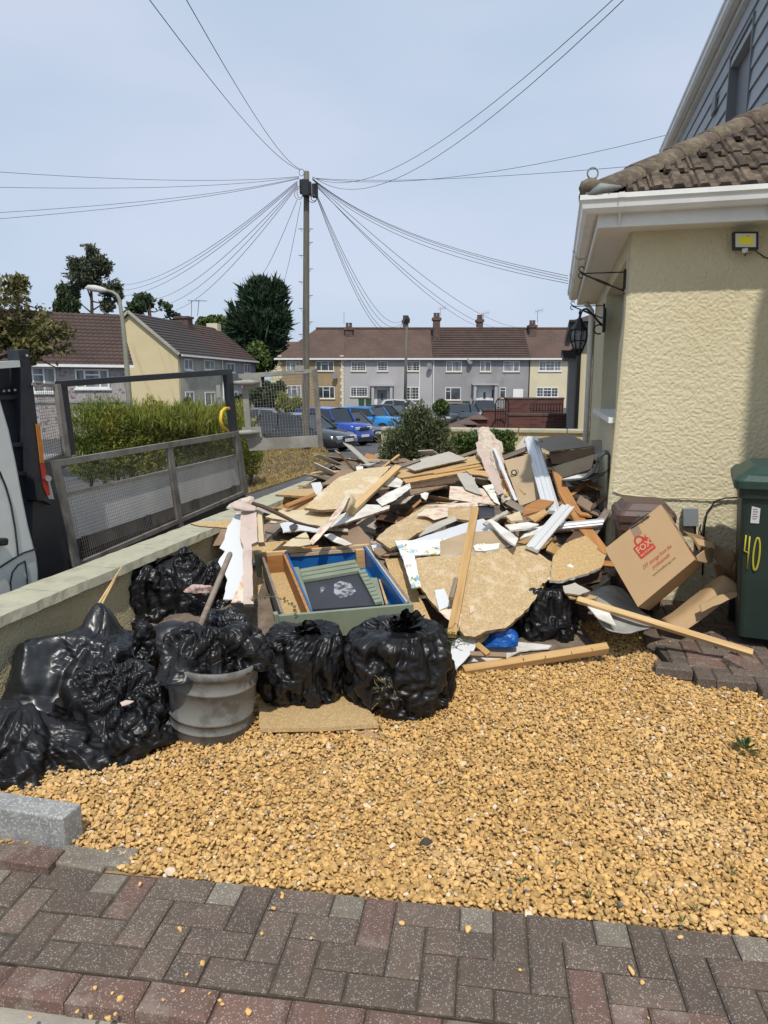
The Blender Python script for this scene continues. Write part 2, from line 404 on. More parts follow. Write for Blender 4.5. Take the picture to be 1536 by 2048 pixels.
# ------------------------------------------------------------------ gravel stones
def ico(sub):
    import bmesh
    bm = bmesh.new(); bmesh.ops.create_icosphere(bm, subdivisions=sub, radius=1)
    v = np.array([x.co[:] for x in bm.verts]); f = np.array([[q.index for q in x.verts] for x in bm.faces]); bm.free(); return v, f
M_stone = mat('gravel_stone', (.57,.36,.14), (.47,.285,.10), .88, 40, 3, bump=.4, bscale=160, island=.30, patch=(.62,.43,.21), pscale=1.3, pamt=.45, bdist=.004)
M_stonew = mat('pale_gravel_stone', (.62,.50,.36), None, .85, island=.15)
M_stoned = mat('slate_gravel_stone', (.10,.11,.12), None, .8, island=.3)
def stones(name, pts, size, sub, label, seed=1, mats=None, mi=None):
    r = np.random.RandomState(seed); v, f = ico(sub); n = len(pts)
    prot = []
    for k in range(14):
        q = v * (1 + .28 * vnoise(v, 1.3, k * 5)[:, None])
        for c in range(8):
            nn = r.normal(size=3); nn /= np.linalg.norm(nn); dd = q @ nn; lim = .48 + .25 * r.rand()
            q = q - np.maximum(dd - lim, 0)[:, None] * nn * .9
        prot.append(q)
    prot = np.array(prot)[r.randint(0, 14, n)]
    sc = (size * np.exp(r.normal(0, .30, n)))[:, None] * np.stack([r.uniform(.85, 1.3, n), r.uniform(.7, 1.0, n), r.uniform(.5, .75, n)], -1)
    prot = prot * sc[:, None, :]
    a, b, c = r.uniform(0, 6.28, n), r.normal(0, .35, n), r.normal(0, .35, n)
    def rot(p, ang_, i, j):
        q = p.copy(); ca, sa = np.cos(ang_)[:, None], np.sin(ang_)[:, None]
        q[:, :, i] = ca * p[:, :, i] - sa * p[:, :, j]; q[:, :, j] = sa * p[:, :, i] + ca * p[:, :, j]; return q
    prot = rot(rot(rot(prot, b, 1, 2), c, 0, 2), a, 0, 1) + pts[:, None, :]
    F = (f[None] + (np.arange(n) * len(v))[:, None, None]).reshape(-1, 3)
    mm = mats or [M_stone, M_stonew, M_stoned]
    if mi is None:
        q = r.rand(n); mi = np.where(q < .035, 1, np.where(q < .038, 2, 0))
    o = npmesh(name, prot.reshape(-1, 3), F, mm, None, smooth=(sub > 1), mi=np.repeat(mi, len(f)))
    return tag(o, label, 'gravel', kind='stuff')
hw_ = lambda Y: .545 * Y + .42
def field(y0, y1, sp_, seed):
    r = np.random.RandomState(seed); yy = np.arange(y0, y1, sp_ * .866); out = []
    for q, y in enumerate(yy):
        x = np.arange(-hw_(y), hw_(y), sp_) + (q % 2) * sp_ / 2
        out.append(np.stack([x, np.full(len(x), y)], -1))
    p = np.concatenate(out) + r.normal(0, sp_ * .28, (sum(len(x) for x in out), 2))
    e = np.array([Aa.y, -Aa.x]); dd = (p - np.array([A0.x, A0.y])) @ e
    keep = dd < -.008 + r.uniform(0, .012, len(p))
    left = (p[:, 0] < A0.x + .05) & (dd > -.075)           # gravel stops at the loose bricks left
    keep &= ~left
    wn = (p - np.array([WA.x, WA.y])) @ np.array([V.x, V.y]); keep &= wn > .0
    blk = [(a_ - Ab * .0), b_, b_ + dl, a_ + dl]; keep &= ~inpoly(p[:, 0], p[:, 1], np.array([[w.x, w.y] for w in blk]))
    s = (p - np.array([HC.x, HC.y])) @ np.array([V.x, V.y]); d = (p - np.array([HC.x, HC.y])) @ np.array([U.x, U.y])
    lim = np.interp(s, [e_[0] for e_ in es], [e_[1] for e_ in es]); keep &= ~((s > es[0][0] + .0) & (d > lim - .01))
    p = p[keep]; p3 = np.concatenate([p, np.zeros((len(p), 1))], 1)
    h = .006 * vnoise(p3, 2.2, 4) + .005 * vnoise(p3, 7, 9)
    ee = np.clip(-((p - np.array([A0.x, A0.y])) @ e) / .15, 0, 1); h = h * ee
    return np.concatenate([p, (h - .004 + r.uniform(-.004, .006, len(p)))[:, None]], 1)
p1 = field(1.75, 2.2, .0140, 1); p2 = field(2.2, 4.75, .0155, 2)
G1 = stones('gravel', np.concatenate([p1]), .0096, 2, 'golden angular gravel covering the front plot beside the paving', 1)
G2 = stones('gravel', p2, .0102, 1, 'golden angular gravel covering the front plot around the rubbish', 2)
r = np.random.RandomState(5); top = np.concatenate([p1[r.rand(len(p1)) < .25], p2[r.rand(len(p2)) < .25]]); top[:, 2] += .009; top[:, :2] += r.normal(0, .008, (len(top), 2))
stones('gravel', top, .0105, 1, 'golden angular gravel covering the front plot, its loose top stones', 3)
# stray stones lying on the bricks
stray = [(564, 1790 - 0), (281, 1770), (374, 1952), (366, 1986), (225, 1990), (240, 2000), (445, 2012), (405, 1932), (565, 1796), (155, 2027), (182, 2037), (217, 2040), (230, 2032), (440, 2005), (497, 2027), (524, 1860 + 10), (62, 2038), (327, 2003), (935, 1862), (1262, 1945), (1285, 1968), (1360, 1878), (1040, 1943), (1297, 2040), (803, 1850), (547, 1820), (359, 1861), (622, 1880), (190, 1980), (1380, 1268), (1312, 1287), (420, 1990), (1340, 1285)]
k_ = 0
for (x, y) in stray:
    q = PZ(x, y, .05 if y < 1300 else 0); q.z += .006; k_ += 1
    o = stones('pebble', np.array([list(q)]), rnd.uniform(.006, .012), 2, None, 50 + k_, mi=np.array([0]))
    del o['kind']; o['category'] = 'pebble'; o['label'] = 'stray golden gravel stone lying loose on the dark paving bricks'; o['group'] = 'stray gravel stones on the bricks'
# ------------------------------------------------------------------ weeds in the gravel
M_weed = mat('weed_leaf', (.05,.10,.03), (.09,.13,.04), .6, 8, 3, island=.3, transl=.2)
for k, (x, y, s_) in enumerate(((1490, 1500, .085), (1112, 1732, .035), (1045, 1765, .04), (1270, 1754, .035), (1180, 1795, .04), (1465, 1750, .03), (1330, 1560, .03), (1365, 1845, .035), (1395, 1820, .035), (980, 1378, .03))):
    c = PZ(x, y, .01); n = 26 if k == 0 else 9; r = np.random.RandomState(k + 40); vs = []; 
    for q in range(n):
        a = r.uniform(0, 6.28); ln = s_ * r.uniform(.5, 1); el = r.uniform(.2, 1.1); w = s_ * (.12 if k == 0 else .05)
        d = Vector((math.cos(a) * math.cos(el), math.sin(a) * math.cos(el), math.sin(el))); e = Vector((-math.sin(a), math.cos(a), 0)) * w
        b0 = c + d * ln * (.3 if k == 0 else 0); vs += [b0, b0 + d * ln * .5 + e, b0 + d * ln, b0 + d * ln * .5 - e]
    o = npmesh('weed', [list(v) for v in vs], np.arange(len(vs)).reshape(-1, 4), M_weed, None, False, origin=c)
    tag(o, ['green leafy weed rosette growing in the gravel at the right edge', 'tiny green grass weed sprouting between the golden stones'][min(k, 1)], 'weed', 'weeds sprouting in the gravel' if k else None)
# ------------------------------------------------------------------ boundary wall on the left
WL = thing('boundary_wall', 'low cream roughcast garden wall with sage green coping between drive and street', 'wall', WPt(0))
wb = MB(); wb.prism([WPt(-3, 0, -.4), WPt(10.8, 0, -.4), WPt(10.8, 0, .435), WPt(-3, 0, .435)], -V * .2)
wb.build('wall_body', M_wallr, WL)
cw = random.Random(4); d = -3.0
while d < 10.7:
    ln = cw.uniform(.52, .66); g_ = .004; cb = MB(); n = 9; e1 = [WPt(d + g_ + (ln - 2*g_) * i / (n-1), -.045 + cw.uniform(-.005, .005), .435) for i in range(n)]
    e2 = [p + Z3 * .052 - V * (.006 + cw.uniform(0, .007)) for p in e1]
    e3 = [p - V * .27 for p in e2]; e4 = [p - V * .285 for p in e1]
    vs = e1 + e2 + e3 + e4
    fs = [(a*n+i, a*n+i+1, b*n+i+1, b*n+i) for a, b in ((0,1),(1,2),(2,3),(3,0)) for i in range(n-1)] + [(0, n, 2*n, 3*n), (n-1, 4*n-1, 3*n-1, 2*n-1)]
    cb.add(vs, fs); cb.build('coping_stone', M_wallp, WL); d += ln
# ------------------------------------------------------------------ the yellow bungalow on the right
HB = thing('bungalow', 'pale yellow roughcast bungalow with brown tiled hip roof and white gutters', 'house', HP(0, 0, 0))
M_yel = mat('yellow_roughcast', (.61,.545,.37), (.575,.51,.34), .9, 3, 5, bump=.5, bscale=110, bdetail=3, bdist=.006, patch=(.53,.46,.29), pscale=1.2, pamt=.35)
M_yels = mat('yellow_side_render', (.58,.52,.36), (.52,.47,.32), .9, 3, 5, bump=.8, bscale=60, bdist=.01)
# front wall, real relief
nu, nv = 330, 560
ss, zz = np.meshgrid(np.linspace(0, 1.5, nu), np.linspace(-.05, 2.66, nv)); pp = np.stack([ss.ravel(), 0*ss.ravel(), zz.ravel()], -1)
w1 = np.stack([vnoise(pp, 30, 1), vnoise(pp, 30, 2), vnoise(pp, 30, 3)], -1) * .008
pq = (pp + w1 * .6) * np.array([1, 1, 1.1])
hgt = np.clip(vnoise(pq, 78, 11) * .8 + vnoise(pq, 50, 12) * .25 + .05, -.5, .6)
dd = .0042 * hgt
bell = .05 * np.clip((2.1 - pp[:, 2]) / 1.3, 0, 1) ** 1.2 * np.clip(1 - pp[:, 0] / 1.2, 0, 1) ** 2
sw = pp[:, 0] - bell; fw = dd + .25 * bell
edge_ = np.clip(pp[:, 0] / .03, 0, 1); fw = fw * edge_ - (1 - edge_) * .01
uv, vv = np.array(list(U)), np.array(list(V)); c0 = np.array(list(HC))
Vw = c0 + sw[:, None] * vv - fw[:, None] * uv + pp[:, 2:3] * np.array([0, 0, 1.0])
npmesh('front_wall', Vw, grid_faces(nu, nv), M_yel, HB, True)
b = MB(); b.prism([HP(1.499, 0, -.05), HP(6, 0, -.05), HP(6, 0, 2.66), HP(1.499, 0, 2.66)], U * .25); b.build('front_wall', M_yel, HB)
# side wall with the window opening
SW = {}
def side_d(x, y):
    p = PP(x, y, HC, V); return (p - HC).dot(U)
wd0, wd1 = side_d(1243, 700), side_d(1207, 700); zs = PP(1212, 822, HC, V).z; print('win', wd0, wd1, zs, 'down', side_d(1190, 700))
LEN = 4.35; zt = 2.50
b = MB()
def sq(b, s, d0, d1, z0, z1, th=.2, mi=0): b.prism([HP(s, d0, z0), HP(s, d1, z0), HP(s, d1, z1), HP(s, d0, z1)], V * th, mi)
lo = .06
nz_ = 14
for q in range(nz_):                        # corner strip follows the bell of the front wall
    za, zb = -.05 + 2.71 * q / nz_, -.05 + 2.71 * (q + 1) / nz_
    def bl(z): return .05 * max(0, min(1, (2.1 - z) / 1.3)) ** 1.2
    b.add([HP(-bl(za), -.25*bl(za)*0, za), HP(-.02*(za < 2), wd0, za), HP(-.02*(zb < 2), wd0, zb), HP(-bl(zb), 0, zb)], [(0, 1, 2, 3)])
sq(b, 0, wd0 - .01, wd1, -.05, zs - .03); sq(b, 0, wd0 - .01, wd1, zt, 2.66); sq(b, 0, wd1, LEN, -.05, 2.66)
b.prism([HP(0, LEN, -.05), HP(3, LEN, -.05), HP(3, LEN, 2.66), HP(0, LEN, 2.66)], -U * .2)
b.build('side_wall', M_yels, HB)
w = MB(); sI = .16
for (d0, d1, z0, z1) in ((wd0, wd0+.07, zs, zt), (wd1-.07, wd1, zs, zt), (wd0, wd1, zs, zs+.07), (wd0, wd1, zt-.07, zt), ((wd0+wd1)/2-.04, (wd0+wd1)/2+.04, zs, zt)):
    sq(w, sI, d0, d1, z0, z1, .06)
wi = w.build('window', M_white, HB)
g = MB(); sq(g, sI + .03, wd0+.05, wd1-.05, zs+.05, zt-.05, .01); g.build('pane', M_glass, wi)
s_ = MB(); s_.prism([HP(-.07, wd0-.08, zs-.045), HP(-.07, wd1+.12, zs-.045), HP(-.07, wd1+.12, zs-.005), HP(-.07, wd0-.08, zs-.005)], V * .22); s_.build('sill', M_white, wi)
# white downpipe at the far end
dp = MB(); dp.tube([HP(-.05, LEN-.12, .1), HP(-.05, LEN-.12, 2.55), HP(-.16, LEN-.12, 2.68)], .034, 10); dp.build('downpipe', M_white, HB, smooth=True)
# soffit, fascia, gutter
AS, zF = .21, 2.655
sf = MB(); sf.prism([HP(-AS, -AS, zF), HP(6, -AS, zF), HP(6, 0.02, zF), HP(0.02, 0.02, zF), HP(0.02, LEN+.1, zF), HP(-AS, LEN+.1, zF)], (0, 0, .012))
k = -AS + .03
while k < LEN:                              # tongue and groove ribs across the side soffit
    sf.prism([HP(-AS+.01, k, zF-.003), HP(-.0, k, zF-.003), HP(-.0, k+.042, zF-.003), HP(-AS+.01, k+.042, zF-.003)], (0, 0, .004)); k += .05
sf.build('soffit', M_soffit, HB)
fa = MB()
fa.prism([HP(-AS-.018, -AS-.018, zF-.008), HP(6, -AS-.018, zF-.008), HP(6, -AS-.018, zF+.16), HP(-AS-.018, -AS-.018, zF+.16)], U * .018)
fa.prism([HP(-AS-.018, -AS, zF-.008), HP(-AS-.018, LEN+.1, zF-.008), HP(-AS-.018, LEN+.1, zF+.16), HP(-AS-.018, -AS, zF+.16)], V * .018)
fa.prism([HP(-AS-.018, LEN+.1, zF-.008), HP(0.3, LEN+.1, zF-.008), HP(0.3, LEN+.1, zF+.2), HP(-AS-.018, LEN+.1, zF+.16)], U * .015)
fa.build('fascia', M_white, HB)
gp = [(0, .10), (0, .012), (.022, -.004), (.075, -.006), (.10, .02), (.108, .055), (.122, .07), (.122, .10), (.112, .10), (.110, .075), (.098, .058), (.088, .03), (.07, .006), (.025, .008), (.01, .02), (.01, .10)]
zG = zF + .075
ends = []
gm = MB()
def gut(P0, P1, out0, out1, mi=0):          # profile swept from P0 to P1; out = outward vectors at each end
    n = len(gp); b0 = len(gm.v)
    for (Pp, oo) in ((P0, out0), (P1, out1)):
        for (a, z) in gp: gm.v.append(tuple(Pp + oo * a + Z3 * z))
    for i in range(n): gm.f.append((b0+i, b0+(i+1)%n, b0+n+(i+1)%n, b0+n+i)); gm.m.append(mi)
    gm.f.append(tuple(range(b0, b0+n))); gm.m.append(mi); gm.f.append(tuple(range(b0+n, b0+2*n))[::-1]); gm.m.append(mi)
base_f = AS + .02
gut(HP(-base_f, -base_f, zG), HP(6, -base_f, zG + .03), -U - V, -U)
gut(HP(-base_f, -base_f, zG), HP(-base_f, LEN + .12, zG - .02), -U - V, -V)
gm.build('gutter', M_white, HB, smooth=False)
for sx in (.12, 1.02, 1.62, 2.4):           # union clips and brackets on the front gutter
    k = MB(); P0 = HP(sx - base_f + .0, -base_f, zG + .03 * sx / 6)
    n = len(gp); 
    for q, dx in enumerate((0, .035)):
        for (a, z) in gp[:8]: k.v.append(tuple(P0 + V * dx - U * (a * 1.04 + .002) + Z3 * (z * 1.05 - .002)))
    k.f = [(i, i+1, 8+i+1, 8+i) for i in range(7)]; k.m = [0]*7
    k.bar(P0 + V * .017 - Z3 * .07, P0 + V * .017 - U * .05 - Z3 * .005, .012, .012)
    k.build('gutter_bracket', M_white, HB)
for dx in (1.4, 2.75, 4.1):
    k = MB(); P0 = HP(-base_f, dx, zG - .01)
    for q, e in enumerate((0, .06)):
        for (a, z) in gp[:8]: k.v.append(tuple(P0 + U * e - V * (a * 1.05 + .002) + Z3 * (z * 1.05 - .002)))
    k.f = [(i, i+1, 8+i+1, 8+i) for i in range(7)]; k.m = [0]*7; k.build('gutter_bracket', M_white, HB)
# roof
TP = .636; a0 = AS + .07; zR = 2.835
M_tile = mat('weathered_tile', (.19,.145,.10), (.065,.047,.036), .92, 9, 8, bump=.8, bscale=60, objrand=.3, patch=(.045,.038,.028), pscale=14, pamt=.8, bdist=.01, lo=.3, hi=.6)
M_hipt = mat('hip_tile_mossy', (.085,.062,.055), (.16,.13,.09), .92, 10, 8, bump=.9, bscale=50, objrand=.2, patch=(.25,.22,.14), pscale=9, pamt=.5, bdist=.012)
rf = MB(); HL = 3.2
rf.add([HP(-a0, -a0, zR), HP(8, -a0, zR), HP(8, HL, zR + TP*(HL+a0)), HP(HL, HL, zR + TP*(HL+a0))], [(0, 1, 2, 3)])
rf.add([HP(-a0, -a0, zR), HP(HL, HL, zR + TP*(HL+a0)), HP(HL, 7, zR + TP*(HL+a0)), HP(-a0, LEN+.1, zR), ], [(0, 1, 2, 3)])
roof = rf.build('roof', M_tile, HB)
tw, te = .275, .30
prof = [(0,.012),(.012,.034),(.060,.036),(.075,.012),(.118,.010),(.133,.034),(.185,.036),(.200,.012),(.240,.010),(.250,.030),(.272,.030)]
def tile_mesh():
    b = MB(); n = len(prof); L_ = te + .06
    for (yy, dz) in ((0, .014), (L_, -.004)):
        for (x, z) in prof: b.v.append((x, yy, z + dz))
    for (x, z) in prof: b.v.append((x, 0, z - .012 + .0))
    b.f = [(i, i+1, n+i+1, n+i) for i in range(n-1)] + [(2*n+i, 2*n+i+1, i+1, i) for i in range(n-1)] + [(0, n, 2*n)] + [(n-1, 3*n-1, 2*n-1)]
    b.m = [0]*len(b.f); o = b.build('tile', M_tile, fix=False); me = o.data; bpy.data.objects.remove(o); return me
tme = tile_mesh(); sl = math.sqrt(1 + TP * TP); up = (U + Z3 * TP).normalized(); nn = V.cross(up).normalized()
for row in range(9):
    dist = row * te / sl; 
    d0 = -a0 - .02 + dist; z0 = zR + TP * (d0 + a0) + .004
    col = -2
    for c in range(-1, 12):
        s0 = -a0 + .1 + c * tw + (.0)
        if s0 + tw < d0 + .30: continue
        if s0 > 2.4 + .2 * row: continue
        o = bpy.data.objects.new('tile', tme); COL.objects.link(o); o.parent = roof
        p = HP(s0, d0, z0) - ORG[roof.name]
        M = Matrix(((V.x, up.x, nn.x, p.x), (V.y, up.y, nn.y, p.y), (V.z, up.z, nn.z, p.z), (0, 0, 0, 1)))
        if s0 < d0 + .24: 
            k = max(.12, (s0 + tw - d0 - .24) / tw); M = M @ Matrix.Translation((tw * (1 - k), 0, 0)) @ Matrix.Diagonal((k, 1, 1, 1))
        o.matrix_local = M @ Matrix.Rotation(rnd.uniform(-.012, .012), 4, 'Z') @ Matrix.Translation((0, rnd.uniform(-.006, .006), rnd.uniform(-.002, .003)))
hd = (U + V + Z3 * TP).normalized(); hb = (V - U).normalized(); hn = hd.cross(hb).normalized(); 
if hn.z < 0: hn = -hn
hl = .42
for k in range(10):
    b = MB(); base = HP(-a0 + .02, -a0 + .02, zR + .03) + hd * (k * hl - .02)
    n = 9; th = [math.pi * (i / (n - 1)) for i in range(n)]
    for (t, r_, ex) in ((0, .118, 0), (hl + .04, .100, 0)):
        for a in th: b.v.append(tuple(base + hd * t + hb * math.cos(a) * r_ * 1.1 + hn * (math.sin(a) * r_ * .85 - .035)))
    for a in th: b.v.append(tuple(base + hb * math.cos(a) * .10 * 1.1 + hn * (math.sin(a) * .10 * .85 - .05)))
    b.f = [(i, i+1, n+i+1, n+i) for i in range(n-1)] + [(2*n+i, 2*n+i+1, i+1, i) for i in range(n-1)]; b.m = [0]*len(b.f)
    b.build('hip_tile', M_hipt, roof, smooth=True)
# mortar plug, hip iron and valley lead at the foot of the hip
b = MB(); q0 = HP(-a0 - .01, -a0 - .01, zR + .05); b.lathe([(0, -.05), (.06, -.04), (.075, 0), (.06, .04), (.02, .06)], 10, q0); b.build('mortar_plug', M_hipt, roof, smooth=True)
M_lead = mat('lead_sheet', (.17,.19,.19), (.22,.24,.23), .6, 8, 5)
b = MB(); b.tube([HP(-a0-.03, -a0-.04, zR-.01), HP(-a0+.06, -a0-.055, zR+.03), HP(-a0+.18, -a0-.05, zR+.035)], [.03, .038, .01], 8); b.build('lead_saddle', M_lead, roof, smooth=True)
b = MB(); b.tube([q0 + hb*.0 + Vector((0, 0, .05)) + hd * .02 + Vector((.035*math.sin(a), 0, .035 - .035*math.cos(a))) for a in np.linspace(.3, 5.6, 12)], .006, 6); b.build('hip_iron', M_lead, roof, smooth=True)
# black eaves felt under the tiles
b = MB(); b.prism([HP(-a0, -a0+.005, zR-.05), HP(6, -a0+.005, zR-.05), HP(6, -a0+.005, zR+.012), HP(-a0, -a0+.005, zR+.012)], U * .02)
b.prism([HP(-a0+.005, -a0, zR-.05), HP(-a0+.005, LEN, zR-.05), HP(-a0+.005, LEN, zR+.012), HP(-a0+.005, -a0, zR+.012)], V * .02); b.build('eaves_felt', M_dark, HB)
# dormer in grey cladding
DO = Vector((4.42, 11.75, 0)); ds = (DO - HC).dot(V); dfar = (DO - HC).dot(U); dnear = .9
zD = 5.22
M_clad = mat('grey_cladding', (.34,.36,.38), (.40,.42,.44), .6, 4, 6, stretch=(.3, .3, 4), bump=.25, bscale=30, objrand=.06)
M_dgrey = mat('grey_trim', (.17,.175,.18), None, .5)
b = MB(); b.prism([HP(ds+.05, dnear, 3.3), HP(ds+.05, dfar, 3.3), HP(ds+.05, dfar, zD), HP(ds+.05, dnear, zD)], V * .1)
b.prism([HP(ds+.05, dnear, 3.3), HP(ds+3, dnear, 3.3), HP(ds+3, dnear, zD), HP(ds+.05, dnear, zD)], U * .1)
b.prism([HP(ds+.05, dfar, 2.6), HP(ds+3, dfar, 2.6), HP(ds+3, dfar, zD), HP(ds+.05, dfar, zD)], U * .1)
dorm = b.build('dormer', M_dgrey, HB)
def dd_(x, y): p = PP(x, y, HP(ds, 0, 0), V); return (p - HC).dot(U), p.z
dw1, _ = dd_(1463, 180); dw0, _ = dd_(1506, 120); zl = dd_(1470, 113)[1]; print('dormer', ds, dfar, dw0, dw1, zl)
z = 3.32; row = 0
while z < zD - .05:
    d = dnear + (row % 3) * .7 - 1.4
    while d < dfar:
        a, c = max(d, dnear), min(d + 2.1, dfar)
        segs = []
        if z + .1 < zl and a < dw1 and c > dw0:
            if a < dw0: segs.append((a, dw0))
            if c > dw1: segs.append((dw1, c))
        elif c > a: segs.append((a, c))
        for (e, f_) in segs:
            if f_ - e < .05: continue
            k = MB(); k.add([HP(ds-.026, e+.003, z), HP(ds-.026, f_-.003, z), HP(ds-.008, f_-.003, z+.172), HP(ds-.008, e+.003, z+.172), HP(ds+.05, e+.003, z), HP(ds+.05, f_-.003, z), HP(ds+.05, f_-.003, z+.172), HP(ds+.05, e+.003, z+.172)],
                  [(0,1,2,3), (0,4,5,1), (3,2,6,7), (0,3,7,4), (1,5,6,2), (4,7,6,5)]); k.build('cladding_board', M_clad, dorm)
        d += 2.1
    z += .178; row += 1
k = MB(); 
k.prism([HP(ds-.035, dw1, 3.4), HP(ds+.28, dw1, 3.4), HP(ds+.28, dw1, zl), HP(ds-.035, dw1, zl)], U * .03)
k.prism([HP(ds-.035, dw0-.02, 3.4), HP(ds+.28, dw0-.02, 3.4), HP(ds+.28, dw0-.02, zl), HP(ds-.035, dw0-.02, zl)], -U * .03)
k.prism([HP(ds-.035, dw0-.03, zl), HP(ds+.28, dw0-.03, zl), HP(ds+.28, dw1+.03, zl), HP(ds-.035, dw1+.03, zl)], Z3 * .04)
k.build('window_reveal', M_dgrey, dorm)
k = MB(); 
for (a, c, e, f_) in ((dw0, dw0+.07, 3.4, zl), (dw1-.07, dw1, 3.4, zl), (dw0, dw1, zl-.07, zl)): k.prism([HP(ds+.2, a, e), HP(ds+.2, c, e), HP(ds+.2, c, f_), HP(ds+.2, a, f_)], V * .05)
wi = k.build('window', M_white, dorm)
k = MB(); k.prism([HP(ds-.03, dw1+.55, 4.55), HP(ds-.03, dw1+.75, 4.55), HP(ds-.03, dw1+.75, 4.72), HP(ds-.03, dw1+.55, 4.72)], -V*.02); k.build('air_vent', M_dgrey, dorm)
gm = MB(); gut(HP(ds - .06, dnear-.6, zD-.06), HP(ds - .06, dfar+.1, zD-.10), -V, -V)
gm.prism([HP(ds-.06, dnear-.5, zD-.13), HP(ds-.06, dfar+.05, zD-.13), HP(ds-.06, dfar+.05, zD+.06), HP(ds-.06, dnear-.5, zD+.06)], V*.14)
gm.tube([HP(ds-.1, dfar-.3, zD-.05), HP(ds-.02, dfar-.3, zD-.25), HP(ds-.04, dfar-.3, 3.2)], .035, 8)
gm.build('dormer_gutter', M_white, dorm)
b = MB(); b.prism([HP(ds-.1, dnear-.6, zD+.05), HP(ds+3, dnear-.6, zD+.1), HP(ds+3, dfar+.1, zD+.1), HP(ds-.1, dfar+.1, zD+.05)], Z3*.05); b.build('dormer_roof', M_dgrey, HB)
# rear body of the house and an unseen tall block added to shade the front wall
b = MB(); b.prism([HP(.9, LEN+.01, 0), HP(6, LEN+.01, 0), HP(6, 9, 0), HP(.9, 9, 0)], Z3*2.9); b.build('rear_wall', M_yels, HB)
b = MB(); b.prism([HP(1.47, 0.01, 0), HP(7, 0.01, 0), HP(7, -2.3, 0), HP(1.47, -2.3, 0)], Z3*5.6); 
blocker = tag(b.build('shade_blocker', M_yel, HB), None)
# flood light
fl = thing('flood_light', 'small black solar flood light with yellow panel fixed under the eaves', 'light', PP(1492, 480, HC, U))
def fq(x0, y0, x1, y1, off, th, nm, m, par=None):
    k = MB(); o_ = HC - U * off
    k.prism([PP(x0, y1, o_, U), PP(x1, y1, o_, U), PP(x1, y0, o_, U), PP(x0, y0, o_, U)], U * th); return k.build(nm, m, par or fl)
M_led = mat('led_yellow', (.85,.74,.05), None, .5); M_refl = mat('led_reflector', (.62,.62,.52), None, .4)
fq(1467, 463, 1517, 499, .10, .05, 'casing', M_black); fq(1471, 467, 1512, 494, .103, .004, 'reflector', M_refl); fq(1478, 472, 1507, 489, .106, .004, 'led_panel', M_led)
k = MB(); k.tube([PP(1490, 498, HC-U*.11, U), PP(1490, 503, HC-U*.10, U)], .018, 10); k.build('sensor', M_white, fl)
k = MB(); k.tube([PP(1490, 500, HC-U*.05, U), PP(1492, 508, HC-U*.03, U), PP(1489, 512, HC-U*.02, U)], .004, 5); k.tube([PP(1505, 498, HC-U*.03, U), PP(1530, 515, HC-U*.015, U), PP(1560, 522, HC-U*.015, U)], .004, 5); k.build('cable', M_black, fl)
k = MB(); k.bar(HC + (PP(1492, 480, HC, U) - HC), PP(1492, 480, HC-U*.1, U), .03, .05); k.build('bracket', M_black, fl)
# iron hanging-basket brackets
def bracket(d, x0, y0, ln, lab):
    p = PP(x0, y0, HP(-.0, d, 0), V) ; p = HP(-.01, d, PP(x0, y0, HP(0, d, 0), U).z)
    t = thing('basket_bracket', lab, 'bracket', p, 'empty iron hanging basket brackets')
    k = MB(); k.bar(p - Z3*.12, p + Z3*.02, .02, .006, U); k.build('wall_plate', M_black, t)
    k = MB(); k.tube([p, p - V*ln], .0045, 6); k.build('top_bar', M_black, t, smooth=True)
    q = p - V*ln
    k = MB(); a = p - Z3*.13; pts = [a + (q - a) * i / 10 for i in range(11)]; k.tube(pts, [.006 + (.004 if i in (4, 5, 6) else 0) for i in range(11)], 6)
    for (c, s_) in ((q - Z3*.012, 1), (a + V*.0, -1)):
        k.tube([c - V * (.02 * math.cos(t_)) * s_ + Z3 * .02 * math.sin(t_) for t_ in np.linspace(-2, 3, 12)], .0045, 5)
    k.tube([q + Z3 * (.03 + .018 * math.sin(t_)) - V * .018 * math.cos(t_) for t_ in np.linspace(-1.6, 3, 10)], .0045, 5)
    k.build('scroll_brace', M_black, t, smooth=True)
bracket(.10, 1252, 544, .30, 'black wrought iron hanging basket bracket nearest the house corner')
bracket(2.35, 1213, 611, .31, 'black wrought iron hanging basket bracket above the wall lantern')
# lantern
ld = 2.15; lc = PP(1179, 655, HP(-.30, ld, 0), U); lc = HP(-.25, ld, lc.z)
lt = thing('wall_lantern', 'ornate black wall lantern with glass panes on a curled arm', 'lantern', HP(0, ld, lc.z))
k = MB(); k.bar(HP(-.015, ld, lc.z-.05), HP(-.015, ld, lc.z+.18), .10, .03, V); k.build('wall_plate', M_black, lt, bevel=.01)
k = MB(); k.tube([HP(-.03 - .22*math.sin(t_*.5)**.8, ld, lc.z + .02 + .16*math.sin(t_*.95)) for t_ in np.linspace(.0, 3.14, 14)], .010, 8)
k.tube([HP(-.06 - .05*math.cos(t_), ld, lc.z - .02 + .045*math.sin(t_)) for t_ in np.linspace(-2, 3.5, 12)], .007, 6); k.build('arm', M_black, lt, smooth=True)
zz0 = lc.z - .30; cc = (lc.x, lc.y, zz0)
k = MB(); k.lathe([(.004, .02), (.012, .045), (.02, .06), (.05, .085), (.052, .095)], 8, cc); k.build('finial', M_black, lt); k = MB()
k.lathe([(.088, .27), (.092, .285), (.07, .31), (.06, .325), (.035, .36), (.03, .38), (.012, .40), (.008, .43), (.016, .44), (.003, .475)], 8, cc); k.build('cap', M_black, lt)
k = MB()
for i in range(8):
    a = i * math.pi / 4
    k.tube([(lc.x + r_*math.cos(a), lc.y + r_*math.sin(a), zz0 + z_) for r_, z_ in ((.02, .03), (.052, .10), (.078, .17), (.085, .22), (.08, .275))], .006, 5)
k.lathe([(.080, .165), (.083, .175)], 8, cc, cap=False); k.build('cage', M_black, lt)
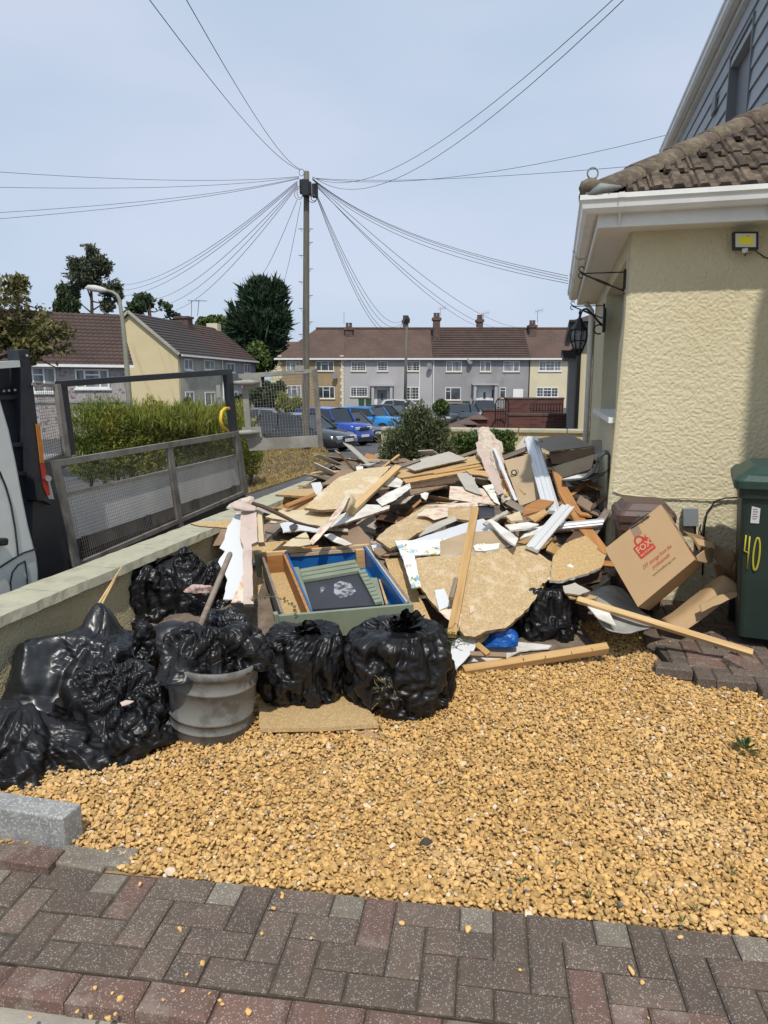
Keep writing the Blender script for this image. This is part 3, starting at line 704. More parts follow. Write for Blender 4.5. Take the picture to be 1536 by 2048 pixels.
k = MB(); k.lathe([(.045, .10), (.07, .17), (.078, .22), (.074, .272)], 8, cc, cap=False); k.build('glass', mat('lantern_glass', (.35,.36,.36), None, .15, alpha=.45), lt)
# wall box and cables
fl = thing('junction_box', 'small grey plastic junction box on the yellow wall behind the cardboard box', 'junction box', PP(1382, 1035, HC, U))
fq(1367, 1018, 1397, 1052, .06, .05, 'box_body', mat('box_grey', (.22,.24,.25), None, .5))
k = MB(); k.tube([PP(1390, 1052, HC-U*.03, U), PP(1391, 1070, HC-U*.02, U), PP(1393, 1100, HC-U*.02, U)], .007, 6); k.build('cable', M_black, fl)
def wcable(pts, r_, m, lab, off=.02):
    q = [PP(x, y, HC-U*off, U) for x, y in pts]; k = MB(); k.tube(q, r_, 6); o = k.build('cable', m, origin=q[0], smooth=True); tag(o, lab, 'cable')
wcable([(1226, 982), (1245, 989), (1300, 995), (1370, 996), (1420, 998), (1470, 995), (1520, 993)], .005, M_yel, 'painted cable clipped along the yellow wall above the bins')
wcable([(1405, 1150), (1408, 1060), (1414, 1025), (1430, 1003), (1450, 996), (1500, 994)], .006, M_black, 'black cable curving down the yellow wall beside the green bin', .03)
wcable([(1404, 1120), (1405, 1075), (1400, 1060), (1402, 1048)], .004, M_black, 'short thin black cable beside the grey junction box', .02)
# ------------------------------------------------------------------ far houses
M_rbrown = mat('brown_roof_plain', (.105,.066,.052), (.072,.047,.039), .9, .6, 9, stretch=(1, 1, 1), bump=.8, bscale=5, patch=(.13,.085,.065), pscale=1.2, pamt=.5, bdist=.05)
M_rrib = mat('brown_roof_ribbed', (.085,.055,.045), (.06,.04,.035), .9, 1, 8, bump=.4, bscale=8, objrand=.15)
M_rdark = mat('dark_roof_ribbed', (.065,.052,.05), (.05,.042,.04), .9, 1, 8, bump=.4, bscale=8)
M_tan = mat('tan_render', (.33,.25,.145), (.29,.215,.12), .9, .6, 8, patch=(.22,.17,.11), pscale=.3, pamt=.4)
M_pgrey = mat('pale_grey_render', (.40,.385,.39), (.36,.35,.355), .9, .5, 8, patch=(.30,.29,.29), pscale=.3, pamt=.4)
M_mgrey = mat('grey_render', (.30,.295,.30), (.25,.245,.25), .9, .5, 8, patch=(.20,.20,.20), pscale=.25, pamt=.5)
M_cream = mat('cream_render', (.62,.56,.38), (.55,.50,.35), .9, .5, 8)
M_creamg = mat('cream_gable', (.60,.50,.30), (.56,.47,.28), .9, .3, 8, stretch=(1,1,3))
M_pebble = mat('pebbledash_pink', (.40,.36,.345), (.30,.27,.26), .95, 9, 4, speck=(.15,.14,.14), sscale=9, samt=.2)
M_pebbrown = mat('pebbledash_brown', (.20,.165,.12), (.12,.10,.075), .95, 25, 4, speck=(.35,.31,.25), sscale=40, samt=.25, bump=.6, bscale=60)
M_quoin = mat('quoin_cream', (.60,.54,.38), None, .8)
M_chim = mat('sooty_brick', (.075,.05,.045), (.13,.085,.07), .95, 3, 6)
M_curt = mat('curtained_glass', (.10,.11,.12), (.30,.31,.32), .15, .9, 3, stretch=(3, 3, .4), spec=.8)
M_gdoor = mat('grey_door', (.20,.21,.24), None, .5)
def win(par, o, a, n, s0, s1, z0, z1, bars=(.33, .66), top=.3, sill=True, glass=None, fw=.06, mx_=None):
    """a window on a plane: o origin, a along, n outward"""
    def q(s, z, e): return o + a * s + Z3 * z + n * e
    k = MB()
    def rect(x0, x1, y0, y1, e0=-.02, e1=.045): k.prism([q(x0, y0, e0), q(x1, y0, e0), q(x1, y1, e0), q(x0, y1, e0)], n * (e1 - e0))
    rect(s0, s1, z0, z0 + fw); rect(s0, s1, z1 - fw, z1); rect(s0, s0 + fw, z0 + fw, z1 - fw); rect(s1 - fw, s1, z0 + fw, z1 - fw)
    for b_ in bars:
        c = s0 + (s1 - s0) * b_; rect(c - fw / 2, c + fw / 2, z0 + fw, z1 - fw, -.02, .043)
    if top:
        zc = z1 - (z1 - z0) * top; x0, x1 = (s0 + (s1-s0)*bars[0], s0 + (s1-s0)*bars[1]) if len(bars) == 2 else (s0, s0 + (s1-s0)*(bars[0] if bars else 1))
        rect(x0, x1, zc - fw*.4, zc + fw*.4, -.02, .041)
    if mx_:
        for i in range(1, mx_[0]): c = s0 + (s1-s0)*i/mx_[0]; rect(c-.012, c+.012, z0+fw, z1-fw, -.02, .03)
        for i in range(1, mx_[1]): c = z0 + (z1-z0)*i/mx_[1]; rect(s0+fw, s1-fw, c-.012, c+.012, -.02, .032)
    w_ = k.build('window', M_white, par, fix=True)
    k = MB(); k.prism([q(s0+fw*.5, z0+fw*.5, -.02), q(s1-fw*.5, z0+fw*.5, -.02), q(s1-fw*.5, z1-fw*.5, -.02), q(s0+fw*.5, z1-fw*.5, -.02)], n * .032); k.build('pane', glass or M_glass, w_)
    if sill: k = MB(); k.prism([q(s0-.08, z0-.09, -.02), q(s1+.08, z0-.09, -.02), q(s1+.08, z0-.003, -.02), q(s0-.08, z0-.003, -.02)], n * .12); k.build('sill', M_quoin if sill == 1 else M_white, w_)
    return w_
YT = 74.0; fT = YT  # terrace facade plane
nT = Vector((0, -1, 0)); aT = Vector((1, 0, 0)); oT = Vector((0, YT, 0))
def tx(x, y=760): return P(x, y, YT).x
def tz(y, x=800): return P(x, y, YT).z
zE, zRi, RB_ = tz(715), 0, 4.2
zRi = P(850, 658, YT + RB_).z
def section(x0, x1, label, mw, mr, ribbed=False, hip=False, eave='white'):
    X0_, X1_ = tx(x0), tx(x1)
    h = thing('terraced_house', label, 'house', ((X0_ + X1_) / 2, YT, street(YT)))
    k = MB(); k.box((X0_ + .01, YT, -1.2), (X1_ - .01, YT + 8, zE)); k.build('wall', mw, h)
    k = MB(); e = .35
    xr = P(632, 658, YT + RB_).x if hip else X0_
    A = [Vector((X0_ - (e if hip else 0), YT - e, zE - .12)), Vector((X1_ - .01, YT - e, zE - .12)), Vector((X1_ - .01, YT + RB_, zRi)), Vector((xr, YT + RB_, zRi)), Vector((X1_ - .01, YT + 8.4, zE - .12)), Vector((X0_ - (e if hip else 0), YT + 8.4, zE - .12))]
    if ribbed:
        nrow = 13
        for r_ in range(nrow):
            f0, f1 = r_ / nrow, (r_ + 1) / nrow
            p0 = A[0].lerp(A[3], f0); p1 = A[1].lerp(A[2], f0); p2 = A[1].lerp(A[2], f1); p3 = A[0].lerp(A[3], f1); up_ = Vector((0, -.03, .09))
            k.add([p0 + up_, p1 + up_, p2, p3, p0, p1], [(0,1,2,3), (4,5,1,0)])
    else: k.add([A[0], A[1], A[2], A[3]], [(0, 1, 2, 3)])
    k.add([A[4], A[5], A[3], A[2]], [(0, 1, 2, 3)])
    if hip: k.add([A[5], A[0], A[3]], [(0, 1, 2)])
    rf_ = k.build('roof', mr, h, fix=False)
    k = MB(); k.box((min(A[0].x, X0_), YT - e - .1, zE - .24), (X1_, YT - e + .02, zE - .08)); k.build('gutter', M_white if eave == 'white' else M_black, h)
    k = MB(); k.tube([A[3] + Vector((0,0,.05)), A[2] + Vector((0,0,.05))], .14, 6); k.build('ridge', M_chim, rf_)
    return h, rf_
def chimney(h, rf_, x0, x1, ytop, ybase, dY=RB_-.8, pots=2, aerial=None):
    p0 = P(x0, ytop, YT + dY); p1 = P(x1, ybase, YT + dY); w_ = p1.x - p0.x; k = MB(); zt_ = p0.z
    k.box((p0.x + .08, YT + dY, p1.z - .6), (p1.x - .08, YT + dY + .9, zt_ - .55)); k.box((p0.x - .02, YT + dY - .08, zt_ - .56), (p1.x + .02, YT + dY + .98, zt_ - .34))
    c = k.build('chimney', M_chim, rf_)
    return p0, p1, zt_
h1, r1 = section(557, 688, 'tan rendered end terrace house with cream quoins behind the telegraph pole', M_tan, M_rbrown, hip=True)
h2, r2 = section(688, 865, 'pale lilac grey terrace house with grey front door and small paned windows', M_pgrey, M_rbrown)
h3, r3 = section(865, 1059, 'mid grey terrace house with ribbed roof and white front door', M_mgrey, M_rrib, ribbed=True)
h4, r4 = section(1059, 1290, 'cream end terrace house beyond the red brick walls', M_cream, M_rbrown)
def chim(h, rf_, x0, x1, yt, yb, dY=RB_-.8):
    c0_ = P(x0, yt, YT + dY); c1_ = P(x1, yb, YT + dY)
    X0_, X1_, zt_ = c0_.x, c1_.x, c0_.z; k = MB(); Yc = YT + dY
    k.box((X0_+.06, Yc, c1_.z - .5), (X1_-.06, Yc+.95, zt_-.75)); k.box((X0_-.06, Yc-.1, zt_-.76), (X1_+.06, Yc+1.05, zt_-.5)); k.build('chimney', M_chim, rf_)
    k = MB()
    for i in range(2): k.lathe([(.17, 0), (.14, .4), (.17, .5)], 8, (X0_ + (X1_-X0_)*(.3+.4*i), Yc+.45, zt_-.5))
    k.build('chimney_pot', M_chim, rf_)
chim(h1, r1, 689, 706, 645, 683, 2.9); chim(h2, r2, 805, 818, 630, 657, 4.6); chim(h2, r2, 866, 881, 625, 690, 2.2); chim(h3, r3, 954, 967, 629, 657, 4.6); chim(h4, r4, 1059, 1073, 640, 678, 2.9)
def aerial(par, x, y0, y1, w_=6, yag=True):
    k = MB(); a = P(x, y1, YT+3.2); b_ = P(x, y0, YT+3.2); k.tube([a, b_], .03, 4)
    if yag:
        c = P(x + w_*1.8, y0 - 2, YT+3.2); d_ = P(x - w_*.6, y0 + 1, YT+3.2); k.tube([d_, c], .025, 4)
        for t_ in (0, .25, .5, .75, 1): q = d_.lerp(c, t_); k.bar(q - Z3*.22, q + Z3*.22, .02, .02)
    k.build('aerial', M_dgrey, par)
aerial(r1, 688, 624, 648, yag=False); aerial(r3, 881, 617, 632); aerial(r3, 967, 627, 640); aerial(r4, 1075, 622, 645)
def twin(h, x0, x1, y0, y1, **kw): return win(h, oT, aT, nT, tx(x0), tx(x1), tz(y1), tz(y0), **kw)
for (x0, x1, y0, y1) in ((573, 601, 722, 742), (632, 668, 722, 742), (574, 602, 771, 795), (636, 669, 773, 797)): twin(h1, x0, x1, y0, y1, bars=(.3, .7), glass=M_curt if x0 < 600 else None)
twin(h2, 703, 732, 723, 742, bars=(.4,), mx_=(5, 4), top=0); twin(h2, 755, 775, 723, 742, bars=(), mx_=(3, 4), top=0); twin(h2, 814, 839, 723, 742, bars=(.4,), mx_=(4, 4), top=0)
twin(h2, 701, 735, 774, 793, bars=(.35,), mx_=(6, 4), top=0); twin(h2, 813, 838, 774, 799, bars=(.35,), mx_=(4, 4), top=0)
twin(h3, 892, 923, 722, 743, bars=(.4,), glass=M_curt); twin(h3, 960, 981, 722, 743, bars=(.45,), glass=M_curt); twin(h3, 1006, 1038, 722, 743, bars=(.62,), glass=M_curt); twin(h3, 891, 922, 775, 800, bars=(.35,)); twin(h3, 1000, 1012, 775, 796, bars=())
twin(h4, 1077, 1121, 722, 742, bars=(.3, .7), mx_=(6, 3), glass=M_curt, sill=2); twin(h4, 1074, 1117, 775, 794, bars=(.3, .7), mx_=(6, 3), sill=2)
# quoins
for xq in (557, 681):
    for i in range(16):
        z0 = -.5 + i * .33; w_ = .38 if i % 2 else .24; k = MB(); xx = tx(xq); xx = xx if xq == 557 else tx(688) - w_ - .01
        k.box((xx, YT - .03, z0 + .01), (xx + w_, YT + .01, z0 + .31)); k.build('quoin_stone', M_quoin, h1)
def porch(h, x0, x1, y0, y1, dm, lab):
    X0_, X1_, z1_ = tx(x0), tx(x1), tz(y0); z0_ = street(YT) - .1; k = MB()
    k.box((X0_ - .15, YT - .9, z1_ - .12), (X1_ + .15, YT + .01, z1_ + .05)); k.box((X0_, YT - .8, z0_), (X0_ + .28, YT - .004, z1_ - .12)); k.box((X1_ - .28, YT - .8, z0_), (X1_, YT - .004, z1_ - .12)); k.build('porch', M_pgrey, h)
    xc = (X0_ + X1_) / 2; k = MB(); k.box((xc - .48, YT - .05, z0_), (xc + .48, YT - .003, z1_ - .5)); d_ = k.build('door', dm, h)
    k = MB(); k.box((xc - .12, YT - .06, z1_ - 1.5), (xc + .12, YT - .045, z1_ - .8)); k.build('door_glass', M_glass, d_)
    k = MB()
    for sx in (-1, 1): k.box((xc + sx * .95 - .2, YT - .04, z0_ + 1.1), (xc + sx * .95 + .2, YT - .003, z1_ - .6))
    k.build('sidelight', M_glass, h)
    k = MB(); k.box((X0_ + .3, YT - .025, z0_), (X1_ - .3, YT - .002, z1_ - .14)); k.build('door_surround', M_white, h)
porch(h2, 743, 785, 770, 816, M_gdoor, ''); porch(h3, 946, 993, 768, 816, M_white, '')
k = MB(); k.box((tx(1027), YT-.03, -.7), (tx(1047), YT, tz(778))); k.build('garage_door', M_white, h3)
for h, x in ((h1, 684), (h3, 867), (h4, 1058), (h2, 839)):
    k = MB(); k.tube([Vector((tx(x), YT-.08, -.7)), Vector((tx(x), YT-.08, zE-.1))], .05, 6); k.build('downpipe', M_white if x != 1058 else M_black, h)
def dish(h, x, y):
    c = Vector((tx(x), YT-.35, tz(y))); k = MB(); k.lathe([(.02, 0), (.2, .04), (.34, .12)], 10); 
    M_ = Matrix.Translation(c) @ Matrix.Rotation(R(70), 4, 'X') @ Matrix.Rotation(.5, 4, 'Y'); k.v = [tuple(M_ @ Vector(v)) for v in k.v]; k.bar(c, c + Vector((0, .36, -.1)), .05, .05); k.build('satellite_dish', M_dgrey, h)
dish(h1, 669, 752); dish(h2, 857, 733); dish(h3, 937, 723)
# low garden frontage in front of the terrace
for (x0, x1, y, lab) in ((860, 1000, 812, 'low grey rendered front garden wall in front of the terrace'),):
    k = MB(); a = P(x0, 800, 70); b_ = P(x1, 800, 70); k.box((a.x, 70, -.7), (b_.x, 70.2, -.1)); tag(k.build('garden_wall', M_mgrey, origin=(a.x, 70, -.6)), lab, 'wall')
# little far house between trees and terrace
hf = thing('far_house', 'small distant white house with brown roof left of the terrace', 'house', P(548, 740, 110))
q = P(540, 707, 110); q2 = P(575, 707, 110); k = MB(); k.box((q.x, 110, -1), (q2.x + 3, 116, q.z)); k.build('wall', M_cream, hf)
k = MB(); k.add([(q.x-.4, 109.6, q.z-.1), (q2.x+3, 109.6, q.z-.1), (q2.x+3, 113, q.z+1.9), (q.x+1.2, 113, q.z+1.9), (q.x-.4, 116.4, q.z-.1), (q2.x+3,116.4,q.z-.1)], [(0,1,2,3),(4,0,3),(5,4,3,2)]); k.build('roof', M_rbrown, hf, fix=False)
k = MB(); c = P(562, 690, 112); k.box((c.x, 112.5, q.z), (c.x+.9, 113.3, P(562, 694, 112).z)); k.build('chimney', M_chim, hf)
# house A : long white pebbledash house behind the truck
A0h = P(-30, 723, 36.3); A1h = P(256, 730, 39.5); aA = (A1h - A0h); aA.z = 0; LA = aA.length; aA.normalize(); nA = Vector((aA.y, -aA.x, 0)); zA = (A0h.z + A1h.z) / 2
if nA.y > 0: nA = -nA
oA = Vector((A0h.x, A0h.y, 0)) - aA * 8; LA += 8
hA = thing('white_house', 'white pebbledashed house with brown tiled roof on the far left', 'house', oA + aA * LA / 2)
k = MB(); k.prism([oA + Z3*(-1.2), oA + aA*LA + Z3*(-1.2), oA + aA*LA + Z3*zA, oA + Z3*zA], -nA * 7); k.build('wall', M_pebble, hA)
rA = P(230, 630, 39.5 + 3.6).z; k = MB()
e0, e1 = oA - aA*.3 + nA*.35 + Z3*(zA-.12), oA + aA*(LA+.25) + nA*.35 + Z3*(zA-.12); t0, t1 = oA - aA*.3 - nA*3.6 + Z3*rA, oA + aA*(LA+.25) - nA*3.6 + Z3*rA
def ribroof(k, e0, e1, t1, t0, nrow, step_=.05, outv=None, ncol=0):
    upv = Z3 * step_
    for r_ in range(nrow):
        f0, f1 = r_ / nrow, (r_ + 1) / nrow
        p0, p1, p2, p3 = e0.lerp(t0, f0), e1.lerp(t1, f0), e1.lerp(t1, f1), e0.lerp(t0, f1)
        if not ncol: k.add([p0 + upv, p1 + upv, p2, p3, p0, p1], [(0,1,2,3), (4,5,1,0)])
        else:
            vs = []; 
            for i in range(ncol * 2 + 1):
                f = i / (ncol * 2); bump_ = upv * (1.0 if i % 2 else .35); vs += [p0.lerp(p1, f) + bump_, p3.lerp(p2, f) + (bump_ - upv) * .9, p0.lerp(p1, f) - upv * .5]
            k.add(vs, [f_ for i in range(ncol * 2) for f_ in ((i*3, i*3+3, i*3+4, i*3+1), (i*3+2, i*3+5, i*3+3, i*3))])
ribroof(k, e0, e1, t1, t0, 15, .075, ncol=56)
k.add([t0, t1, oA + aA*(LA+.25) - nA*7.4 + Z3*(zA-.12), oA - aA*.3 - nA*7.4 + Z3*(zA-.12)], [(0,1,2,3)])
k.add([oA+aA*LA+Z3*(zA-.2), oA+aA*LA-nA*7+Z3*(zA-.2), oA+aA*LA-nA*3.6+Z3*(rA-.1)], [(0,1,2)])
k.build('roof', M_rrib, hA, fix=False)
k = MB(); k.bar(e0 + nA*.05, e1 + nA*.05, .12, .14); k.build('gutter', M_white, hA)
k = MB(); k.bar(oA + nA*.03 + Z3*P(200, 803, 38.8).z, oA + aA*LA + nA*.03 + Z3*P(200, 803, 38.8).z, .06, .12); k.build('plinth_band', M_mgrey, hA)
def hwin(par, o, a, n, x0, x1, y0, y1, **kw):
    p0, p1 = PP(x0, (y0+y1)/2, o, n), PP(x1, (y0+y1)/2, o, n); s0, s1 = sorted(((p0-o).dot(a), (p1-o).dot(a)))
    return win(par, o, a, n, s0, s1, PP((x0+x1)/2, y1, o, n).z, PP((x0+x1)/2, y0, o, n).z, **kw)
hwin(hA, oA, aA, nA, 150, 218, 738, 777, bars=(.28, .72), glass=M_curt, sill=2, fw=.09)
hwin(hA, oA, aA, nA, 64, 112, 734, 785, bars=(.5,), glass=M_curt, sill=2, fw=.08)
# house B : cream gable
G1 = P(355, 708, 60.0); zB = G1.z; E2 = P(511, 722, 60.0); aB = Vector((.207, .978, 0)).normalized(); nB = Vector((aB.y, -aB.x, 0)); oB = Vector((G1.x, G1.y, 0))
sB = (PP(511, 740, oB, nB) - oB).dot(aB); print('house B length', sB)
hB = thing('cream_gable_house', 'semi detached house with plain cream gable and dark ribbed roof beyond the hedge', 'house', oB)
k = MB(); WBd = 8.2
pg = PP(268, 627, oB, aB); zRB = pg.z; print('ridge B', (pg - oB).dot(-nB), zRB)
k.prism([oB + Z3*-1.2, oB - nB*WBd + Z3*-1.2, oB - nB*WBd + Z3*zB, oB - nB*WBd/2 + Z3*zRB, oB + Z3*zB], aB * .3); k.build('gable_wall', M_creamg, hB)
M_greyb = mat('weathered_render', (.40,.38,.30), (.30,.29,.25), .9, .8, 8, patch=(.24,.23,.20), pscale=.5, pamt=.5)
k = MB(); half = sB * .50
k.prism([oB + aB*.3 + Z3*-1.2, oB + aB*half + Z3*-1.2, oB + aB*half + Z3*zB, oB + aB*.3 + Z3*zB], -nB * (WBd-.02)); k.build('front_wall', M_greyb, hB)
k = MB(); k.prism([oB + aB*(half+.001) + Z3*-1.2, oB + aB*sB + Z3*-1.2, oB + aB*sB + Z3*(zB-.0), oB + aB*(half+.001) + Z3*(zB-.0)], -nB * WBd); k.build('far_half_wall', M_mgrey, hB)
for (s0, s1, m_, nm) in ((-.25, half, M_rdark, 'roof'), (half, sB + .25, M_rrib, 'far_half_roof')):
    k = MB(); ribroof(k, oB + aB*s0 + nB*.35 + Z3*(zB-.15), oB + aB*s1 + nB*.35 + Z3*(zB-.15), oB + aB*s1 - nB*WBd/2 + Z3*(zRB+.1), oB + aB*s0 - nB*WBd/2 + Z3*(zRB+.1), 14, .09)
    k.add([oB + aB*s0 - nB*WBd/2 + Z3*(zRB+.1), oB + aB*s1 - nB*WBd/2 + Z3*(zRB+.1), oB + aB*s1 - nB*(WBd+.4) + Z3*(zB-.15), oB + aB*s0 - nB*(WBd+.4) + Z3*(zB-.15)], [(0,1,2,3)]); k.build(nm, m_, hB, fix=False)
k = MB(); k.bar(oB + nB*.4 + Z3*(zB-.1), oB + aB*sB + nB*.4 + Z3*(zB-.1), .12, .15); k.tube([oB + aB*half + nB*.1 + Z3*-1, oB + aB*half + nB*.1 + Z3*(zB-.2)], .07, 6); k.build('gutter', M_white, hB)
k = MB(); k.bar(oB - aB*.27 + nB*.3 + Z3*(zB-.05), oB - aB*.27 - nB*WBd/2 + Z3*(zRB+.15), .08, .22); k.bar(oB - aB*.27 - nB*(WBd+.3) + Z3*(zB-.05), oB - aB*.27 - nB*WBd/2 + Z3*(zRB+.15), .08, .22); k.build('bargeboard', M_greyb, hB)
for (x0, x1, y0, y1, ba) in ((368, 385, 718, 740, (.5,)), (408, 428, 720, 740, (.6,)), (371, 388, 783, 812, (.5,)), (410, 430, 784, 812, (.6,)), (453, 469, 726, 745, (.5,)), (488, 500, 728, 746, (.5,)), (468, 476, 783, 805, ())):
    hwin(hB, oB, aB, nB, x0, x1, y0, y1, bars=ba, glass=M_curt, top=0, fw=.09, sill=2)
c = oB + aB*half - nB*(WBd/2 - .9) ; k = MB(); pt = P(380, 632, c.y); 
k.prism([c + Z3*(zRB-2.2), c + aB*1.0 + Z3*(zRB-2.2), c + aB*1.0 + Z3*(pt.z-.2), c + Z3*(pt.z-.2)], -nB*1.3); k.prism([c - aB*.1 + nB*.1 + Z3*(pt.z-.2), c + aB*1.1 + nB*.1 + Z3*(pt.z-.2), c + aB*1.1 + nB*.1 + Z3*(pt.z), c - aB*.1 + nB*.1 + Z3*(pt.z)], -nB*1.5); k.build('chimney', M_chim, hB)
c2_ = oB + aB*(sB-.9) - nB*(WBd/2-.4); k = MB(); k.prism([c2_ + Z3*(zRB-1), c2_ + aB*.9 + Z3*(zRB-1), c2_ + aB*.9 + Z3*(zRB+.55), c2_ + Z3*(zRB+.55)], -nB*1.2); k.build('chimney', M_quoin, hB)
k = MB()
for (x, y0, hh) in ((383, 601, 0), (398, 601, 0)):
    a = P(x - (0 if x == 383 else 3), 632, c.y + .5); b_ = P(x, y0, c.y + .5); k.tube([a, b_], .035, 4); l_ = P(x - 6, y0 - 0, c.y + .5); r_ = P(x + 15, y0 + 1, c.y + .5); k.tube([l_, r_], .03, 4)
    for t_ in np.linspace(0, 1, 5): w_ = l_.lerp(r_, t_); k.bar(w_ - Z3*.1 - Vector((0, .3, 0)), w_ + Z3*.1 + Vector((0, .3, 0)), .025, .025)
k.build('aerial', M_dgrey, hB)
# neighbouring bungalow just beyond ours (pebble dash gable, cream bay)
o2 = P(1160, 760, 16.0); o2.z = 0; n2 = -U
hN = thing('neighbour_bungalow', 'neighbouring bungalow with brown pebbledash side wall and cream front next to the yellow house', 'house', o2)
zN = P(1160, 655, 16).z
k = MB(); k.prism([o2 + Z3*-.5, o2 + V*7 + Z3*-.5, o2 + V*7 + Z3*zN, o2 + Z3*zN], U*.25); k.build('side_wall', M_pebbrown, hN)
k = MB(); k.prism([o2 - V*.02 + U*-.02 + Z3*-.5, o2 + V*.16 + U*-.02 + Z3*-.5, o2 + V*.16 + U*-.02 + Z3*zN, o2 - V*.02 - U*.02 + Z3*zN], -V*.0 + U*.018); k.prism([o2 + U*.1 + Z3*-.5, o2 + U*7 + Z3*-.5, o2 + U*7 + Z3*zN, o2 + U*.1 + Z3*zN], V*.2 ); k.build('front_wall', M_cream, hN)
k = MB(); k.bar(o2 - V*.22 - U*.35 + Z3*(zN+.06), o2 - V*.22 + U*7 + Z3*(zN+.06), .14, .16); k.bar(o2 - V*.22 - U*.3 + Z3*(zN+.02), o2 + V*6 - U*.3 + Z3*(zN+.02), .12, .12); k.bar(o2 - V*.05 - U*.1 + Z3*(zN-.15), o2 - V*.05 - U*.1 + Z3*-.4, .08, .08); k.build('gutter', M_black, hN)
k = MB(); k.add([o2 - V*.3 - U*.4 + Z3*(zN+.1), o2 + V*7 - U*.4 + Z3*(zN+.1), o2 + V*4 + U*3.5 + Z3*(zN+1.5), o2 + V*3.4 + U*3.5 + Z3*(zN+1.5), o2 - V*.3 + U*7.4 + Z3*(zN+.1), o2+V*7+U*7.4+Z3*(zN+.1)], [(0,1,2,3),(4,0,3),(4,3,2,5),(1,5,2)]); k.build('roof', M_rrib, hN, fix=False)
bo = P(1137, 760, 19.5); bo.z = 0; k = MB(); k.prism([bo + Z3*-.5, bo + V*1.2 + Z3*-.5, bo + V*1.2 + Z3*P(1137, 716, 19.5).z, bo + Z3*P(1137, 716, 19.5).z], U*2.2); k.build('bay', M_mgrey, hN)
zb_ = P(1137, 716, 19.5).z; k = MB(); k.prism([bo - V*.15 - U*.15 + Z3*zb_, bo + V*1.2 - U*.15 + Z3*zb_, bo + V*1.2 - U*.15 + Z3*(zb_+.16), bo - V*.22 - U*.15 + Z3*(zb_+.2)], U*2.6); k.prism([bo - V*.05 - U*.05 + Z3*(zb_+.16), bo + V*1.2 - U*.05 + Z3*(zb_+.16), bo + V*1.2 + Z3*(zb_+.42), bo + V*.3 + Z3*(zb_+.42)], U*2.3); k.build('bay_roof', M_black, hN)
# cream cross wall with sage coping at the end of the plot
cwA = P(1000, 870, 14.1); cwz = P(1100, 858, 14.1).z; cwo = Vector((cwA.x, 14.1, 0)); bw = thing('cross_wall', 'cream rendered boundary wall with rounded sage coping beyond the rubbish heap', 'wall', cwo)
k = MB(); k.prism([cwo - V*2.4 + Z3*-.5, cwo + V*4 + Z3*-.5, cwo + V*4 + Z3*(cwz-.07), cwo - V*2.4 + Z3*(cwz-.07)], U*.2); k.build('wall_body', M_wallr, bw)
for i in range(7): k = MB(); a = cwo - V*(2.4 - i*.92) - U*.03; k.bar(a + U*.12 + Z3*(cwz-.03), a + U*.12 + V*.91 + Z3*(cwz-.03), .28, .08); k.build('coping_stone', M_wallp, bw, bevel=.02)
# red brick walls
def brickmat():
    m = mat('red_brickwork', (.13,.045,.035), (.09,.035,.03), .9, 3, 5, bump=.3, bscale=30); t = m.node_tree; N = t.nodes; l = t.links.new
    b_ = N.new('ShaderNodeTexBrick'); b_.inputs['Scale'].default_value = 1; b_.inputs['Brick Width'].default_value = .225; b_.inputs['Row Height'].default_value = .075; b_.inputs['Mortar Size'].default_value = .008
    b_.inputs['Color1'].default_value = (.15,.05,.04,1); b_.inputs['Color2'].default_value = (.08,.032,.028,1); b_.inputs['Mortar'].default_value = (.10,.07,.06,1)
    tc_ = N.new('ShaderNodeTexCoord'); mp_ = N.new('ShaderNodeMapping'); mp_.inputs['Rotation'].default_value = (R(90), 0, 0); l(tc_.outputs['Object'], mp_.inputs['Vector']); l(mp_.outputs['Vector'], b_.inputs['Vector']); l(b_.outputs['Color'], N['Principled BSDF'].inputs['Base Color']); return m
M_rb = brickmat()
def brickwall(x0, x1, yt, Y, lab, th=.25, zb=-.9):
    a, b_ = P(x0, yt, Y), P(x1, yt, Y); w_ = thing('brick_wall', lab, 'wall', (a.x, Y, zb)); k = MB(); k.box((a.x, Y, zb), (b_.x, Y+th, a.z-.06)); k.build('wall_body', M_rb, w_)
    k = MB(); k.box((a.x-.02, Y-.02, a.z-.06), (b_.x+.02, Y+th+.02, a.z)); k.build('coping', M_chim, w_)
brickwall(1018, 1146, 827, 20, 'lower red brick garden wall directly behind the cream cross wall')
brickwall(1012, 1128, 795, 25, 'taller red brick wall behind the lower one beside the iron gate')
brickwall(966, 1010, 818, 24, 'short red brick wall left of the iron gate')
for i, (x, y) in enumerate(((955, 838), (932, 848), (912, 856))):
    a = P(x, y, 21 - i*1.6); k = MB(); k.box((a.x-.25, a.y-.25, -.9), (a.x+.25, a.y+.25, a.z)); pr = thing('gate_pier', ['squat red brick pier with stone cap nearest the brick wall', 'squat red brick pier with stone cap in the middle of the row', 'squat red brick pier with stone cap nearest the bush'][i], 'pier', (a.x, a.y, -.9)); k.build('shaft', M_rb, pr)
    k = MB(); k.add([(a.x-.33, a.y-.33, a.z), (a.x+.33, a.y-.33, a.z), (a.x+.33, a.y+.33, a.z), (a.x-.33, a.y+.33, a.z), (a.x, a.y, a.z+.16)], [(0,1,4),(1,2,4),(2,3,4),(3,0,4),(3,2,1,0)]); k.build('pier_cap', M_chim, pr)
gt = thing('iron_gate', 'black wrought iron gate with arched top between the brick walls', 'gate', P(1003, 840, 23.5)); k = MB()
gx0, gx1 = P(991, 820, 23.5).x, P(1017, 820, 23.5).x; gz0, gz1 = P(1000, 848, 23.5).z, P(1000, 808, 23.5).z
k.tube([(gx0, 23.5, gz0), (gx0, 23.5, gz1)], .02, 5); k.tube([(gx1, 23.5, gz0), (gx1, 23.5, gz1)], .02, 5)
